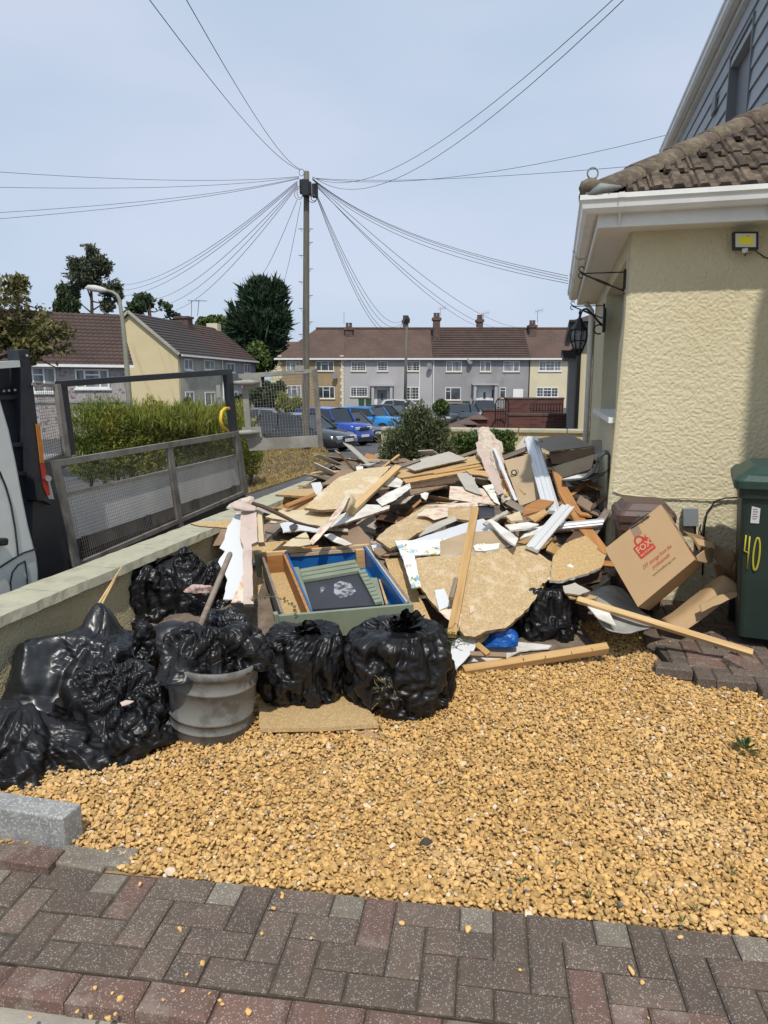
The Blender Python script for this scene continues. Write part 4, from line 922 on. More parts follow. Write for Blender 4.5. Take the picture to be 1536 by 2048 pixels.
k.tube([((gx0+gx1)/2 + (gx1-gx0)/2*math.cos(t_), 23.5, gz1 + (gx1-gx0)/2*math.sin(t_)) for t_ in np.linspace(0, math.pi, 12)], .02, 5)
for i in range(1, 5): x = gx0 + (gx1-gx0)*i/5; k.tube([(x, 23.5, gz0), (x, 23.5, gz1 + .15)], .01, 4)
k.build('gate_frame', M_black, gt)
k = MB(); f0, f1 = P(1062, 808, 21), P(1125, 812, 21); zt_, zb2 = f0.z, P(1062, 827, 21).z
for i in range(12): x = f0.x + (f1.x-f0.x)*i/11; k.tube([(x, 21, zb2), (x, 21, zt_)], .012, 4)
k.tube([(f0.x, 21, zt_), (f1.x, 21, zt_)], .015, 4); k.tube([(f0.x, 21, zb2+.08), (f1.x, 21, zb2+.08)], .015, 4); tag(k.build('iron_railing', M_black, origin=(f0.x, 21, zb2)), 'low black iron railing on top of the lower red brick wall', 'railing')
# ------------------------------------------------------------------ telegraph poles
M_pole = mat('weathered_pole', (.17,.155,.125), (.10,.09,.075), .9, 6, 8, stretch=(6, 6, .4), bump=.5, bscale=12, patch=(.11,.13,.07), pscale=3, pamt=.4)
M_plas = mat('black_plastic', (.015,.015,.017), None, .5)
pb = PG(611.5, 912); PY = pb.y; print('pole', pb); ptop = P(613, 343, PY)
tp = thing('telegraph_pole', 'tall wooden telegraph pole with climbing steps and black junction boxes at its top', 'pole', pb)
k = MB(); n = 12; k.tube([pb.lerp(ptop, t_) for t_ in np.linspace(0, 1, n)], list(np.linspace(.125, .085, n)), 12); k.build('shaft', M_pole, tp, smooth=True)
pa = P(606.5, 620, PY - .12); pbm = P(606.5, 905, PY - .14); k = MB(); k.bar(pa, pbm, .04, .03, (0, 1, 0)); k.build('cable_guard', M_pole, tp)
for i, y in enumerate((458, 485, 511, 538, 564, 591, 617, 644, 669)):
    for sd_ in ((-1, 1) if i == 0 else ((1,) if i % 2 else (-1,))):
        c = P(611.5 + sd_*5, y, PY); e = P(611.5 + sd_*14.5, y - .5, PY); k = MB(); k.tube([c, e], .012, 5); k.tube([e - Vector((sd_*.06, 0, 0)), P(611.5 + sd_*7.5, y + 6, PY)], .008, 4); k.build('step', M_dgrey, tp)
k = MB(); 
for (x0, x1, y0, y1, dy) in ((599, 605, 358, 386, -.1), (604, 617, 357, 391, -.35), (616, 622, 362, 388, -.2), (624, 635, 366, 393, -.1)):
    a, b_ = P(x0, y1, PY+dy), P(x1, y0, PY+dy); k.box((a.x, a.y, a.z), (b_.x, a.y+.2, b_.z))
k.build('junction_box', M_plas, tp, bevel=.02)
k = MB()
for (cx_, cy_, rx_, ry_) in ((598, 388, 9, 11), (600, 384, 6, 12), (628, 396, 6, 6), (625, 398, 8, 7), (603, 345, 5, 7)):
    k.tube([P(cx_ + rx_*math.cos(t_), cy_ + ry_*math.sin(t_), PY - .1) for t_ in np.linspace(0, 6.1, 14)], .008 if cx_ < 620 else .012, 4)
k.build('cable_loop', M_plas, tp)
p2b = PG(809, 812); p2b = P(810, 813, 62); p2b.z = street(62); p2t = P(813.5, 634, 62)
t2 = thing('telegraph_pole', 'distant thin telegraph pole in front of the grey terrace', 'pole', p2b); k = MB(); k.tube([p2b, p2t], [.14, .10], 8); k.build('shaft', M_pole, t2, smooth=True)
k = MB(); k.lathe([(.25, -.5), (.28, -.2), (.2, 0), (.15, .05)], 8, p2t); k.build('junction_box', M_plas, t2)
# wires
M_wire = mat('cable_black', (.03,.03,.033), None, .6)
ptw = P(612, 355, PY); wn = 0
def wire(x0, y0, pend, sag, lab, grp=None, r_=.0065):
    a = P(x0, y0, PY); b_ = Vector(pend); pts = [a.lerp(b_, t_) - Z3 * sag * 4 * t_ * (1 - t_) for t_ in np.linspace(0, 1, 22)]
    k = MB(); ra = [r_ * max(.6, min(1.6, (p - CAM).length / 21)) for p in pts]; k.tube(pts, ra, 4, cap=False); o = k.build('telephone_wire', M_wire, origin=a, fix=False); tag(o, lab, 'wire', grp)
def E(x, y, Y): return P(x, y, Y)
wire(600, 340, E(255, -60, 6), .25, 'left of the two telephone wires running up to the top left of the sky')
wire(600, 338, E(345, -50, 6), .25, 'right of the two telephone wires running up to the top left of the sky')
wire(625, 354, E(1290, -60, 7), .75, 'upper of the two telephone wires rising to the top right corner')
wire(630, 356, E(1330, -80, 6.5), .9, 'lower of the two telephone wires rising to the top right corner')
wire(625, 356, E(1365, 262, 11.5), .35, 'telephone wire running to the gutter end of the grey dormer')
wire(625, 356, E(1340, 326, 9), .12, 'telephone wire running level to the tiled roof of the bungalow')
for (y1, y0_, lab) in ((342, 353, 'highest of the near level telephone wires leaving the frame on the left'), (374, 354, 'second near level telephone wire leaving the frame on the left'), (427, 356, 'third telephone wire leaving the frame on the left, gently sloping'), (440, 357, 'lowest telephone wire leaving the frame on the left, gently sloping')): wire(598, y0_, E(-30, y1, 11), .12, lab)
for i, (x, y) in enumerate(((236, 556), (236, 567), (240, 578), (296, 586), (316, 598), (336, 610))): wire(595, 362 + i*2.2, E(x, y + 14, 58), .8, ['highest', 'second', 'third', 'fourth', 'fifth', 'lowest'][i] + ' of the six wires fanning down from the pole to the left houses')
wire(594, 400, E(512, 566, 50), .3, 'telephone wire dropping to the left side of the dark conifer'); wire(602, 402, E(567, 566, 50), .2, 'telephone wire dropping to the right side of the dark conifer')
for i, (sx, sy, sg) in enumerate(((633, 394, 2.6), (634, 394, 2.4), (635, 393, 2.1), (635, 392, 1.8))): wire(sx, sy, E(811 + i, 634 + (1-i)*1.0, 61.8), sg, ['lowest', 'second lowest', 'second highest', 'highest'][i] + ' of the four sagging wires to the distant second pole')
for i, (x, y, sx, sy) in enumerate(((1075, 655, 636, 372), (1030, 655, 636, 376), (1010, 658, 636, 374))): wire(sx, sy, E(x, y, 73), 1.4, ['highest', 'lowest', 'middle'][i] + ' of the three wires sloping down to the grey terrace roof')
for i, (y, s_) in enumerate(((552, .33), (557, .33), (562, .35), (567, .4))): wire(625, 357 + i*.8, E(1133 + 3, y, 9.3), s_, ['highest', 'second', 'third', 'lowest'][i] + ' of the four wires sloping down to the bungalow gutter')
# street lamp
M_steel = mat('galvanised', (.30,.31,.28), (.24,.25,.22), .6, 2, 6)
M_conc = mat('lamp_column_paint', (.20,.21,.15), (.26,.26,.20), .7, 3, 6)
lb = P(262, 815, 26); lb.z = street(26); sl_ = thing('street_lamp', 'leaning green grey street lamp with white lantern head in front of the left houses', 'street lamp', lb)
k = MB(); pts = [lb] + [P(x, y, 26) for x, y in ((257, 780), (251, 700), (245, 640), (239, 600), (234, 590), (225, 584), (212, 581))]; k.tube(pts, [.10, .10, .085, .075, .065, .06, .055, .05], 10); k.build('column', M_conc, sl_, smooth=True)
k = MB(); hp = [P(x, y, 26) for x, y in ((214, 581.5), (205, 580), (190, 577), (177, 575.5), (170, 576))]; k.tube(hp, [.05, .10, .12, .10, .02], 10); k.build('lantern_head', mat('lamp_head', (.55,.55,.53), (.42,.42,.40), .6, 5), sl_, smooth=True)
sg_ = P(438, 785, 30); k = MB(); g_ = Vector((sg_.x, 30, street(30))); st = thing('sign_post', 'grey backed small road sign on a thin post behind the hedge', 'sign', g_); k.tube([g_, Vector((sg_.x, 30, P(438, 775, 30).z))], .03, 6); k.build('post', M_steel, st)
a, b_ = P(434, 795, 30), P(441, 770, 30); k = MB(); k.box((a.x, 29.93, a.z), (b_.x, 29.96, b_.z)); k.build('sign_plate', M_steel, st)
# ------------------------------------------------------------------ foliage
def leafmat(nm, c1, c2, isl=.45, tr=.15): return mat(nm, c1, c2, .7, 1.5, 3, island=isl, transl=tr, spec=.25)
M_conif = leafmat('conifer_needles', (.022,.048,.026), (.04,.065,.032), .6, .1)
M_euca = leafmat('eucalyptus_leaves', (.07,.085,.05), (.115,.125,.08), .45)
M_hedge = leafmat('golden_juniper', (.26,.26,.045), (.13,.17,.035), .45)
M_decid = leafmat('mid_green_leaves', (.06,.10,.025), (.10,.14,.04), .45)
M_darkl = leafmat('dark_green_leaves', (.035,.06,.026), (.06,.085,.036), .5)
M_acer = leafmat('olive_bronze_leaves', (.17,.165,.055), (.11,.095,.045), .5, .25)
M_laur = leafmat('evergreen_bush_leaves', (.07,.09,.04), (.13,.145,.075), .55)
M_bark = mat('bark', (.09,.07,.05), (.05,.04,.03), .95, 8, 6, bump=.5, bscale=20)
def foliage(name, blobs, n, ln, wd, m, parent=None, seed=0, out=.5, upb=0.0, shell=.35, rough=.25, tufty=0, mode='leaf'):
    r = np.random.RandomState(seed); B = np.array(blobs, float)
    vol = np.prod(B[:, 3:], 1) ** .75; pk = r.choice(len(B), n, p=vol / vol.sum()); d = r.normal(size=(n, 3)); d /= np.linalg.norm(d, axis=1)[:, None]
    rad = shell + (1 - shell) * r.rand(n) ** .5
    bump_ = 1 + rough * vnoise(d * 1.0 + pk[:, None] * 3.1, 2.6, seed) + rough * .6 * vnoise(d + pk[:, None] * 1.7, 6, seed + 3)
    c = B[pk, :3] + d * B[pk, 3:] * (rad * bump_)[:, None]
    if tufty:
        keep = vnoise(c, tufty, seed + 9) > -.15 + .3 * r.rand(n) - .15; c, d = c[keep], d[keep]; n = len(c)
    dr = d * out + r.normal(size=(n, 3)) * .6; dr[:, 2] += upb; dr /= np.linalg.norm(dr, axis=1)[:, None]
    sd_ = np.cross(dr, r.normal(size=(n, 3))); sd_ /= np.linalg.norm(sd_, axis=1)[:, None]
    l_ = (ln * r.uniform(.5, 1.3, n))[:, None]; w_ = (wd * r.uniform(.6, 1.3, n))[:, None]
    Vv = np.stack([c - dr*l_*.5, c + sd_*w_*.5 - dr*l_*.05, c + dr*l_*.5, c - sd_*w_*.5 - dr*l_*.05], 1).reshape(-1, 3)
    return npmesh(name, Vv, np.arange(4*n).reshape(-1, 4), m, parent, smooth=False)
def fb(x, y, Y, rx, ry, rd=None):
    c = P(x, y, Y); s = Y / FPX; return (c.x, c.y, c.z, rx*s, (rd or (rx+ry)/2)*s, ry*s)
def tree(nm, label, cat, blobs, n, ln, wd, m, trunk, seed, tr_r=.15, limbs=6, group=None, **kw):
    base = Vector(trunk[0]); t = thing(nm, label, cat, base, group)
    fo = foliage('crown', blobs, n, ln, wd, m, t, seed, **kw); k = MB(); tp_ = Vector(trunk[1])
    k.tube([base, base.lerp(tp_, .5) + Vector((tr_r*.5, 0, 0)), tp_], [tr_r, tr_r*.7, tr_r*.3], 8)
    r = random.Random(seed)
    for i in range(limbs):
        b = blobs[i % len(blobs)]; s_ = base.lerp(tp_, r.uniform(.35, .9)); e = Vector(b[:3]) + Vector((r.uniform(-.4,.4)*b[3], r.uniform(-.4,.4)*b[4], r.uniform(-.2,.4)*b[5])); mid = s_.lerp(e, .5) - Z3*abs(b[5])*.12
        k.tube([s_, mid, e], [tr_r*.4, tr_r*.25, tr_r*.08], 5)
    k.build('trunk', M_bark, t, smooth=True); return t
Y_ = 95
tree('eucalyptus_tree', 'tall open crowned eucalyptus standing behind the white house', 'tree', [fb(176, 503, Y_, 20, 15), fb(158, 530, Y_, 20, 20), fb(195, 535, Y_, 26, 24), fb(170, 560, Y_, 34, 18), fb(220, 575, Y_, 22, 20), fb(150, 585, Y_, 18, 16), fb(235, 590, Y_, 10, 14), fb(215, 610, Y_, 14, 14)], 17000, .5, .2, M_euca, [P(183, 690, Y_), P(181, 540, Y_)], 11, .28, 9, tufty=.6, rough=.4, shell=.1)
tree('conifer_tree', 'small dark conifer at the left foot of the eucalyptus', 'tree', [fb(128, 590, 90, 12, 22), fb(133, 615, 90, 26, 20)], 2500, .7, .25, M_darkl, [P(130, 690, 90), P(128, 580, 90)], 12, .2, 3, upb=.6)
tree('broadleaf_tree', 'bushy green tree between the two left roofs', 'tree', [fb(290, 605, 90, 20, 20), fb(262, 622, 90, 22, 18), fb(325, 620, 90, 20, 16), fb(345, 632, 90, 14, 12), fb(275, 590, 90, 8, 8)], 4500, .7, .4, M_darkl, [P(300, 690, 90), P(298, 600, 90)], 13, .3, 6, tufty=.5)
tree('broadleaf_tree', 'rounded olive green tree behind the chimney of the cream gable house', 'tree', [fb(425, 648, 92, 32, 16), fb(455, 665, 92, 20, 20)], 3500, .6, .4, M_decid, [P(430, 720, 92), P(430, 650, 92)], 14, .3, 4)
cb_ = [fb(521, 600, 82, 34, 32), fb(520, 650, 82, 50, 40), fb(515, 700, 82, 44, 36), fb(520, 575, 82, 20, 16), fb(567, 583, 82, 5, 14), fb(562, 640, 82, 14, 30), fb(470, 660, 82, 14, 18), fb(478, 690, 82, 26, 22), fb(489, 592, 82, 9, 12), fb(553, 580, 82, 8, 18)]
tree('conifer_tree', 'huge dark spiky cypress behind the cream gable house and the telegraph pole', 'tree', cb_, 26000, .85, .26, M_conif, [P(520, 770, 82), P(520, 590, 82)], 15, .5, 8, upb=.9, out=.9, rough=.3, shell=.55)
foliage('outer_sprays', cb_, 5000, 1.7, .3, M_conif, bpy.data.objects['conifer_tree.001'], 115, upb=.9, out=1.6, rough=.45, shell=.9)
tree('broadleaf_tree', 'bright green young tree in front of the dark cypress', 'tree', [fb(512, 705, 78, 18, 22), fb(528, 722, 78, 16, 20), fb(505, 735, 78, 20, 20)], 3000, .5, .3, M_decid, [P(515, 800, 78), P(514, 700, 78)], 16, .15, 4)
def bush(label, blobs, n, ln, wd, m, seed, base, nm='bush', cat='bush', stem_r=.02, **kw):
    t = thing(nm, label, cat, base); foliage('foliage', blobs, n, ln, wd, m, t, seed, **kw); k = MB(); r = random.Random(seed); base = Vector(base)
    for i in range(7): b = blobs[i % len(blobs)]; e = Vector(b[:3]) + Vector((r.uniform(-.5,.5)*b[3], 0, r.uniform(-.2,.5)*b[5])); k.tube([base + Vector((r.uniform(-.1,.1), r.uniform(-.1,.1), 0)), base.lerp(e, .5) + Vector((r.uniform(-.1,.1)*b[3], 0, 0)), e], [stem_r, stem_r*.7, stem_r*.3], 5)
    k.build('stems', M_bark, t, smooth=True); return t
bush('dark green shrub behind the open mesh gate', [fb(535, 790, 52, 32, 26), fb(510, 800, 52, 20, 18), fb(560, 775, 52, 12, 14)], 3500, .3, .18, M_darkl, 21, (P(535, 810, 52).x, 52, street(52)))
bush('left golden green conical conifer behind the mesh gate', [fb(566, 808, 44, 14, 22)], 2200, .22, .08, M_hedge, 22, (P(566, 820, 44).x, 44, street(44)), 'dwarf_conifer', 'conifer', upb=.8)
bush('right golden green conical conifer behind the mesh gate', [fb(592, 812, 44, 12, 19)], 2000, .22, .08, M_hedge, 23, (P(592, 820, 44).x, 44, street(44)), 'dwarf_conifer', 'conifer', upb=.8)
bush('round clipped green bush in front of the grey terrace', [fb(882, 815, 48, 17, 14)], 2200, .2, .12, M_decid, 24, (P(882, 820, 48).x, 48, street(48)))
bush('low mixed planting in front of the far half of the cream gable house', [fb(482, 803, 55, 24, 14), fb(375, 806, 56, 8, 12)], 1500, .3, .12, M_darkl, 25, (P(482, 812, 55).x, 55, street(55)), 'planting', 'plants')
# golden hedge behind the truck
hbl = []
hr = random.Random(5)
for i in range(15):
    x = 165 + i * 23.5; Yh = 13.2 + i * .12; top_ = 832 + 10 * math.sin(i * 1.9) - (6 if 5 < i < 9 else 0) + (14 if i > 12 else 0)
    hbl.append(fb(x, top_ + 26, Yh, 30, 44, 44)); hbl.append(fb(x, 915, Yh, 28, 44, 44))
hb_o = thing('hedge', 'loose feathery golden green conifer hedge behind the tipper truck', 'hedge', (P(330, 900, 14).x, 14, -.45))
foliage('foliage', hbl, 60000, .10, .018, M_hedge, hb_o, 31, upb=.7, out=.9, rough=.3, shell=.75)
r = np.random.RandomState(8); 
foliage('foliage', [fb(330 + (i-6)*25, 836 - 14*(r.rand()), 13.6, 16, 26, 30) for i in range(13)], 5000, .20, .012, M_hedge, hb_o, 33, upb=1.8, out=.5, rough=.6, shell=.5)
k = MB()
for i in range(13): c = P(175 + i*27, 900, 13.5 + i*.1); k.tube([(c.x, c.y, -.45), (c.x + .1, c.y, .3), (c.x, c.y, 1.0)], [.04, .03, .01], 5)
k.build('stems', M_bark, hb_o)
# near bushes behind the heap
bush('grey green evergreen shrub growing over the wall behind the rubbish', [fb(838, 862, 10.6, 52, 42), fb(805, 895, 10.4, 48, 42), fb(860, 905, 10.6, 52, 44), fb(832, 832, 10.6, 28, 28), fb(878, 858, 10.7, 22, 22), fb(785, 930, 10.3, 30, 30)], 17000, .062, .02, M_laur, 41, (P(835, 900, 10.6).x, 10.6, 0), upb=.7, out=.7, rough=.35, shell=.4)
bush('low dark green leafy shrub between the grey green shrub and the plaster post', [fb(985, 878, 11.2, 44, 20), fb(935, 888, 11.0, 40, 24), fb(1012, 882, 11.3, 20, 20), fb(1000, 905, 11, 36, 20)], 7000, .07, .03, M_decid, 42, (P(980, 890, 11.2).x, 11.2, 0), upb=.4, out=.6, rough=.3)
# overhanging bronze tree at the left edge
M_t = [fb(-10, 620, 15, 60, 60), fb(40, 640, 15, 55, 45), fb(90, 655, 15, 45, 28), fb(20, 575, 15, 36, 26), fb(60, 690, 15, 50, 26), fb(125, 668, 15, 22, 14), fb(-20, 690, 15, 50, 40), fb(45, 715, 15, 40, 18), fb(130, 700, 15, 14, 12), fb(40, 560, 15, 18, 10), fb(112, 735, 15, 8, 14)]
tree('acer_tree', 'olive bronze leaved tree overhanging from the left edge above the truck', 'tree', M_t, 10000, .13, .06, M_acer, [(-9.6, 15.2, street(15)), P(-60, 600, 15)], 51, .14, 14, tufty=2.2, rough=.45, shell=.15)
# ------------------------------------------------------------------ cars
M_tyre = mat('tyre', (.02,.02,.02), None, .85); M_rim = mat('alloy_rim', (.35,.35,.36), None, .35, metal=.8); M_lamp = mat('headlamp_glass', (.55,.57,.6), None, .1, spec=.8); M_trim = mat('black_trim', (.02,.02,.022), None, .5)
M_plate = mat('number_plate', (.6,.6,.56), None, .5); M_cglass = mat('car_glass', (.015,.018,.022), None, .04, spec=.9)
def paint(nm, c): return mat(nm, c, None, .3, spec=.5, coat=.8)
def car(label, px, py, heading, paintm, Lc=4.2, Wc=1.8, Hc=1.45, style='hatch', Y=None, cat='car', zoff=0):
    p = PG(px, py) if Y is None else Vector((P(px, py, Y).x, Y, street(Y)))
    root = thing('parked_car', label, cat, (p.x, p.y, p.z + zoff), 'cars parked on the street', rz=R(heading)); w = Wc / 2; wr = .32 if style != 'suv' else .36
    hb_ = {'hatch': (.62, .92), 'suv': (.72, 1.08), 'sedan': (.6, .9)}[style]
    belt = hb_[1]; hood = hb_[1] - .02 if style == 'suv' else hb_[1] - .10
    X = [-.5, -.485, -.44, -.36, -.2, 0, .14, .22, .34, .43, .475, .497]; 
    zt = {'hatch': [.62, .88, belt, belt, belt, belt, belt, belt-.02, hood-.02, hood-.09, hood-.2, .5], 'suv': [.6, .95, belt, belt, belt, belt, belt, belt-.01, hood-.02, hood-.05, hood-.14, .55], 'sedan': [.6, .9, belt, belt, belt, belt, belt, belt-.02, hood, hood-.08, hood-.2, .5]}[style]
    ww = [.80, .90, .96, 1, 1, 1, 1, 1, .99, .95, .88, .74]; zb = [.35, .26, .2, .2, .2, .2, .2, .2, .2, .2, .22, .3]
    b = MB(); N_ = len(X); prof_n = 11
    for i in range(N_):
        x = X[i] * Lc; wi_ = w * ww[i]; t_ = zt[i]
        half = [(wi_*.9, zb[i]), (wi_*.985, zb[i]+.1), (wi_, min(.55, t_-.06)), (wi_*.985, t_-.07), (wi_*.93, t_-.01)]
        ring = [(x, -a, z) for a, z in half] + [(x, 0, t_+.015)] + [(x, a, z) for a, z in half[::-1]]
        b.v += ring
    for i in range(N_-1):
        for j in range(prof_n-1): b.f.append((i*prof_n+j, (i+1)*prof_n+j, (i+1)*prof_n+j+1, i*prof_n+j+1)); b.m.append(0)
        b.f.append((i*prof_n, i*prof_n+prof_n-1, (i+1)*prof_n+prof_n-1, (i+1)*prof_n)); b.m.append(0)
    b.f.append(tuple(range(prof_n))); b.m.append(0); b.f.append(tuple(range((N_-1)*prof_n, N_*prof_n))); b.m.append(0)
    b.build('body', paintm, root, smooth=True)
    gx = {'hatch': (.24, .07, -.34, -.46), 'suv': (.17, .08, -.44, -.475), 'sedan': (.22, .05, -.25, -.42)}[style]; H1 = Hc
    xs_ = [gx[0]*Lc, gx[1]*Lc, (gx[1]+gx[2])/2*Lc, gx[2]*Lc, gx[3]*Lc]; zz_ = [belt-.03, H1-.06, H1-.02, H1-.07, belt-.01]; g = MB(); inn = .80 if style != 'suv' else .87
    base = [(xs_[0], 1), (xs_[1]+.02, 1), (xs_[2], 1), (xs_[3], 1), (xs_[4], 1)]
    lowr = [(x, w*.93, belt-.04) for x, _ in base]; upr = [(xs_[0]-.02, w*.9, belt-.02)] + [(xs_[i], w*inn*(.97 if i != 2 else 1), zz_[i]) for i in (1, 2, 3)] + [(xs_[4]+.02, w*.88, belt-.02)]
    for sgn in (-1, 1): g.v += [(x, sgn*y, z) for x, y, z in lowr] + [(x, sgn*y, z) for x, y, z in upr]
    for o_ in (0, 10):
        for i in range(4): g.f.append((o_+i, o_+i+1, o_+5+i+1, o_+5+i)); g.m.append(0)
    for i in range(4): g.f.append((5+i, 15+i, 15+i+1, 5+i+1)); g.m.append(0)
    gl = g.build('windows', M_cglass, root)
    b = MB(); rp = [(xs_[1], w*inn*.97, zz_[1]), (xs_[2], w*inn, zz_[2]), (xs_[3], w*inn*.97, zz_[3])]
    b.v = [(x, -y, z+.006) for x, y, z in rp] + [(x, y, z+.006) for x, y, z in rp] + [(x, 0, z+.045) for x, y, z in rp] + [(x, -y*1.02, z-.05) for x, y, z in rp] + [(x, y*1.02, z-.05) for x, y, z in rp]
    b.f = [(0,1,7,6), (1,2,8,7), (6,7,4,3), (7,8,5,4), (0,9,10,1), (1,10,11,2), (3,4,13,12), (4,5,14,13)]; b.m = [0]*8; b.build('roof', paintm, root, smooth=False)
    b = MB()
    for sgn in (-1, 1):
        b = MB(); b.bar((xs_[0]+.03, sgn*w*.92, belt-.04), (xs_[1], sgn*w*inn*.985, zz_[1]), .05, .07); b.build('pillar', paintm, root); b = MB(); b.bar((xs_[3], sgn*w*inn*.985, zz_[3]), (xs_[4], sgn*w*.92, belt-.04), .05, .16 if style != 'sedan' else .1); b.build('pillar', paintm, root); b = MB()
        xm = (xs_[1]+xs_[3])/2 - .05; b.bar((xm, sgn*w*.945, belt-.04), (xm-.05, sgn*w*inn*1.012, zz_[2]-.02), .03, .09); b.build('pillar', paintm, root)
    for sgn in (-1, 1):
        for xw in (.31*Lc, -.30*Lc):
            k = MB(); ys_ = sgn*(w-.19)
            a = MB(); a.lathe([(wr*.5, 0), (wr*.93, .0), (wr, .03), (wr, .17), (wr*.93, .20), (wr*.66, .205)], 20); Mx = Matrix.Translation((xw, ys_, wr)) @ Matrix.Rotation(R(-90 if sgn > 0 else 90), 4, 'X'); a.v = [tuple(Mx @ Vector(v)) for v in a.v]; wh = a.build('wheel', M_tyre, root, smooth=False)
            a = MB(); a.lathe([(.05, .19), (.06, .214), (.0, .216)], 10, cap=False)
            for q in range(5):
                t_ = q*2*math.pi/5; a.bar((.03*math.cos(t_), .03*math.sin(t_), .207), (wr*.66*math.cos(t_), wr*.66*math.sin(t_), .207), .07, .014)
            a.lathe([(wr*.62, .200), (wr*.70, .210), (wr*.62, .213)], 20, cap=False); a.v = [tuple(Mx @ Vector(v)) for v in a.v]; a.build('rim', M_rim, wh)
            a = MB(); pts = [(xw + (wr+.04)*math.cos(t_), sgn*(w*1.0+.002), wr + (wr+.04)*math.sin(t_)) for t_ in np.linspace(-.15, math.pi+.15, 16)]; a.v = pts; a.f = [tuple(range(16))]; a.m = [0]; a.build('wheel_arch', M_trim if style != 'suv' else M_trim, root)
        a = MB(); a.box((Lc*.455, sgn*w*.52 - .16, hood-.30), (Lc*.492, sgn*w*.52 + .18*(1 if sgn > 0 else .9), hood-.17)); a.build('headlight', M_lamp, root, bevel=.02)
        a = MB(); a.box((Lc*.17, sgn*(w+.02), belt), (Lc*.19+.08, sgn*(w+.2), belt+.13)); a.build('wing_mirror', M_trim if style == 'suv' else paintm, root, bevel=.03)
        a = MB(); a.box((-Lc*.49, sgn*w*.7-.1, belt-.25), (-Lc*.484, sgn*w*.7+.1, belt-.1)); a.build('tail_light', mat('tail_lamp', (.3,.01,.01), None, .2), root)
        a = MB(); a.bar((-Lc*.3, sgn*(w+.004), .24), (Lc*.3, sgn*(w+.004), .24), .02, .1); a.build('sill_trim', M_trim, root)
    a = MB(); a.box((Lc*.49, -w*.42, hood-.32), (Lc*.503, w*.42, hood-.2)); a.box((Lc*.488, -w*.6, .26), (Lc*.505, w*.6, .42)); a.build('grille', M_trim, root)
    a = MB(); a.box((Lc*.50, -.26, .44), (Lc*.512, .26, .55)); a.build('number_plate', M_plate, root)
    return root
car('black hatchback parked nose right behind the open mesh gate, nearest of the cars', 606, 890, -30, paint('black_paint', (.02,.022,.026)), 4.25, 1.78, 1.46, 'hatch', Y=28.0)
car('dark grey family hatchback partly hidden behind the blue off roader', 694, 870, -38, paint('grey_paint', (.06,.06,.065)), 4.1, 1.75, 1.5, 'hatch', Y=36.3)
car('boxy dark blue small off roader with roof bars, parked nose right', 668, 880, -36, paint('blue_paint', (.01,.05,.30)), 3.6, 1.62, 1.72, 'suv', Y=33.0)
car('bright sky blue compact crossover half hidden by the evergreen shrub', 742, 868, -30, paint('aqua_paint', (.01,.21,.55)), 4.1, 1.8, 1.6, 'suv', Y=40.5)
car('black car parked just beyond the sky blue crossover', 785, 850, -30, paint('black_paint', (.02,.022,.026)), 4.1, 1.75, 1.5, 'hatch', Y=47)
car('white small car roof showing above the evergreen shrub', 808, 840, -25, paint('white_paint', (.6,.61,.62)), 3.8, 1.7, 1.5, 'hatch', Y=56)
car('black hatchback parked beside the round clipped bush facing left', 912, 840, -125, paint('black_paint', (.02,.022,.026)), 4.0, 1.72, 1.48, 'hatch', Y=49)
car('dark grey car parked in front of the white front door of the grey terrace', 967, 830, -92, paint('grey_paint', (.06,.06,.065)), 4.0, 1.75, 1.5, 'hatch', Y=54)
car('silver brown estate car behind the golden hedge, left of the sign post', 437, 830, 178, paint('silver_paint', (.30,.29,.28)), 4.5, 1.8, 1.6, 'suv', Y=46)
car('pale blue grey car seen through the left part of the mesh gate', 506, 835, 172, paint('pale_blue_paint', (.25,.29,.33)), 4.1, 1.75, 1.48, 'hatch', Y=42)
def farbin(px, py, Y, label):
    c = P(px, py, Y); z0 = street(Y); t = thing('wheelie_bin', label, 'bin', (c.x, Y, z0)); M_g = mat('bin_green', (.025,.07,.045), (.03,.08,.05), .5, 3); k = MB()
    k.add([(c.x+a*.24, Y+b_*.28, z0+.06) for a, b_ in ((-1,-1),(1,-1),(1,1),(-1,1))] + [(c.x+a*.3, Y+b_*.34, z0+.98) for a, b_ in ((-1,-1),(1,-1),(1,1),(-1,1))], [(0,3,2,1),(4,5,6,7)] + [(i,(i+1)%4,4+(i+1)%4,4+i) for i in range(4)]); k.build('bin_body', M_g, t)
    k = MB(); k.box((c.x-.32, Y-.38, z0+.985), (c.x+.32, Y+.36, z0+1.07)); k.build('lid', M_g, t, bevel=.03)
farbin(723, 810, 72, 'left of the two green wheelie bins in front of the lilac grey terrace'); farbin(737, 810, 72, 'right of the two green wheelie bins in front of the lilac grey terrace')
farbin(940, 855, 15.6, 'dark green wheelie bin lid behind the low dark shrub'); farbin(932, 820, 64, 'dark bin standing by the white front door of the grey terrace')
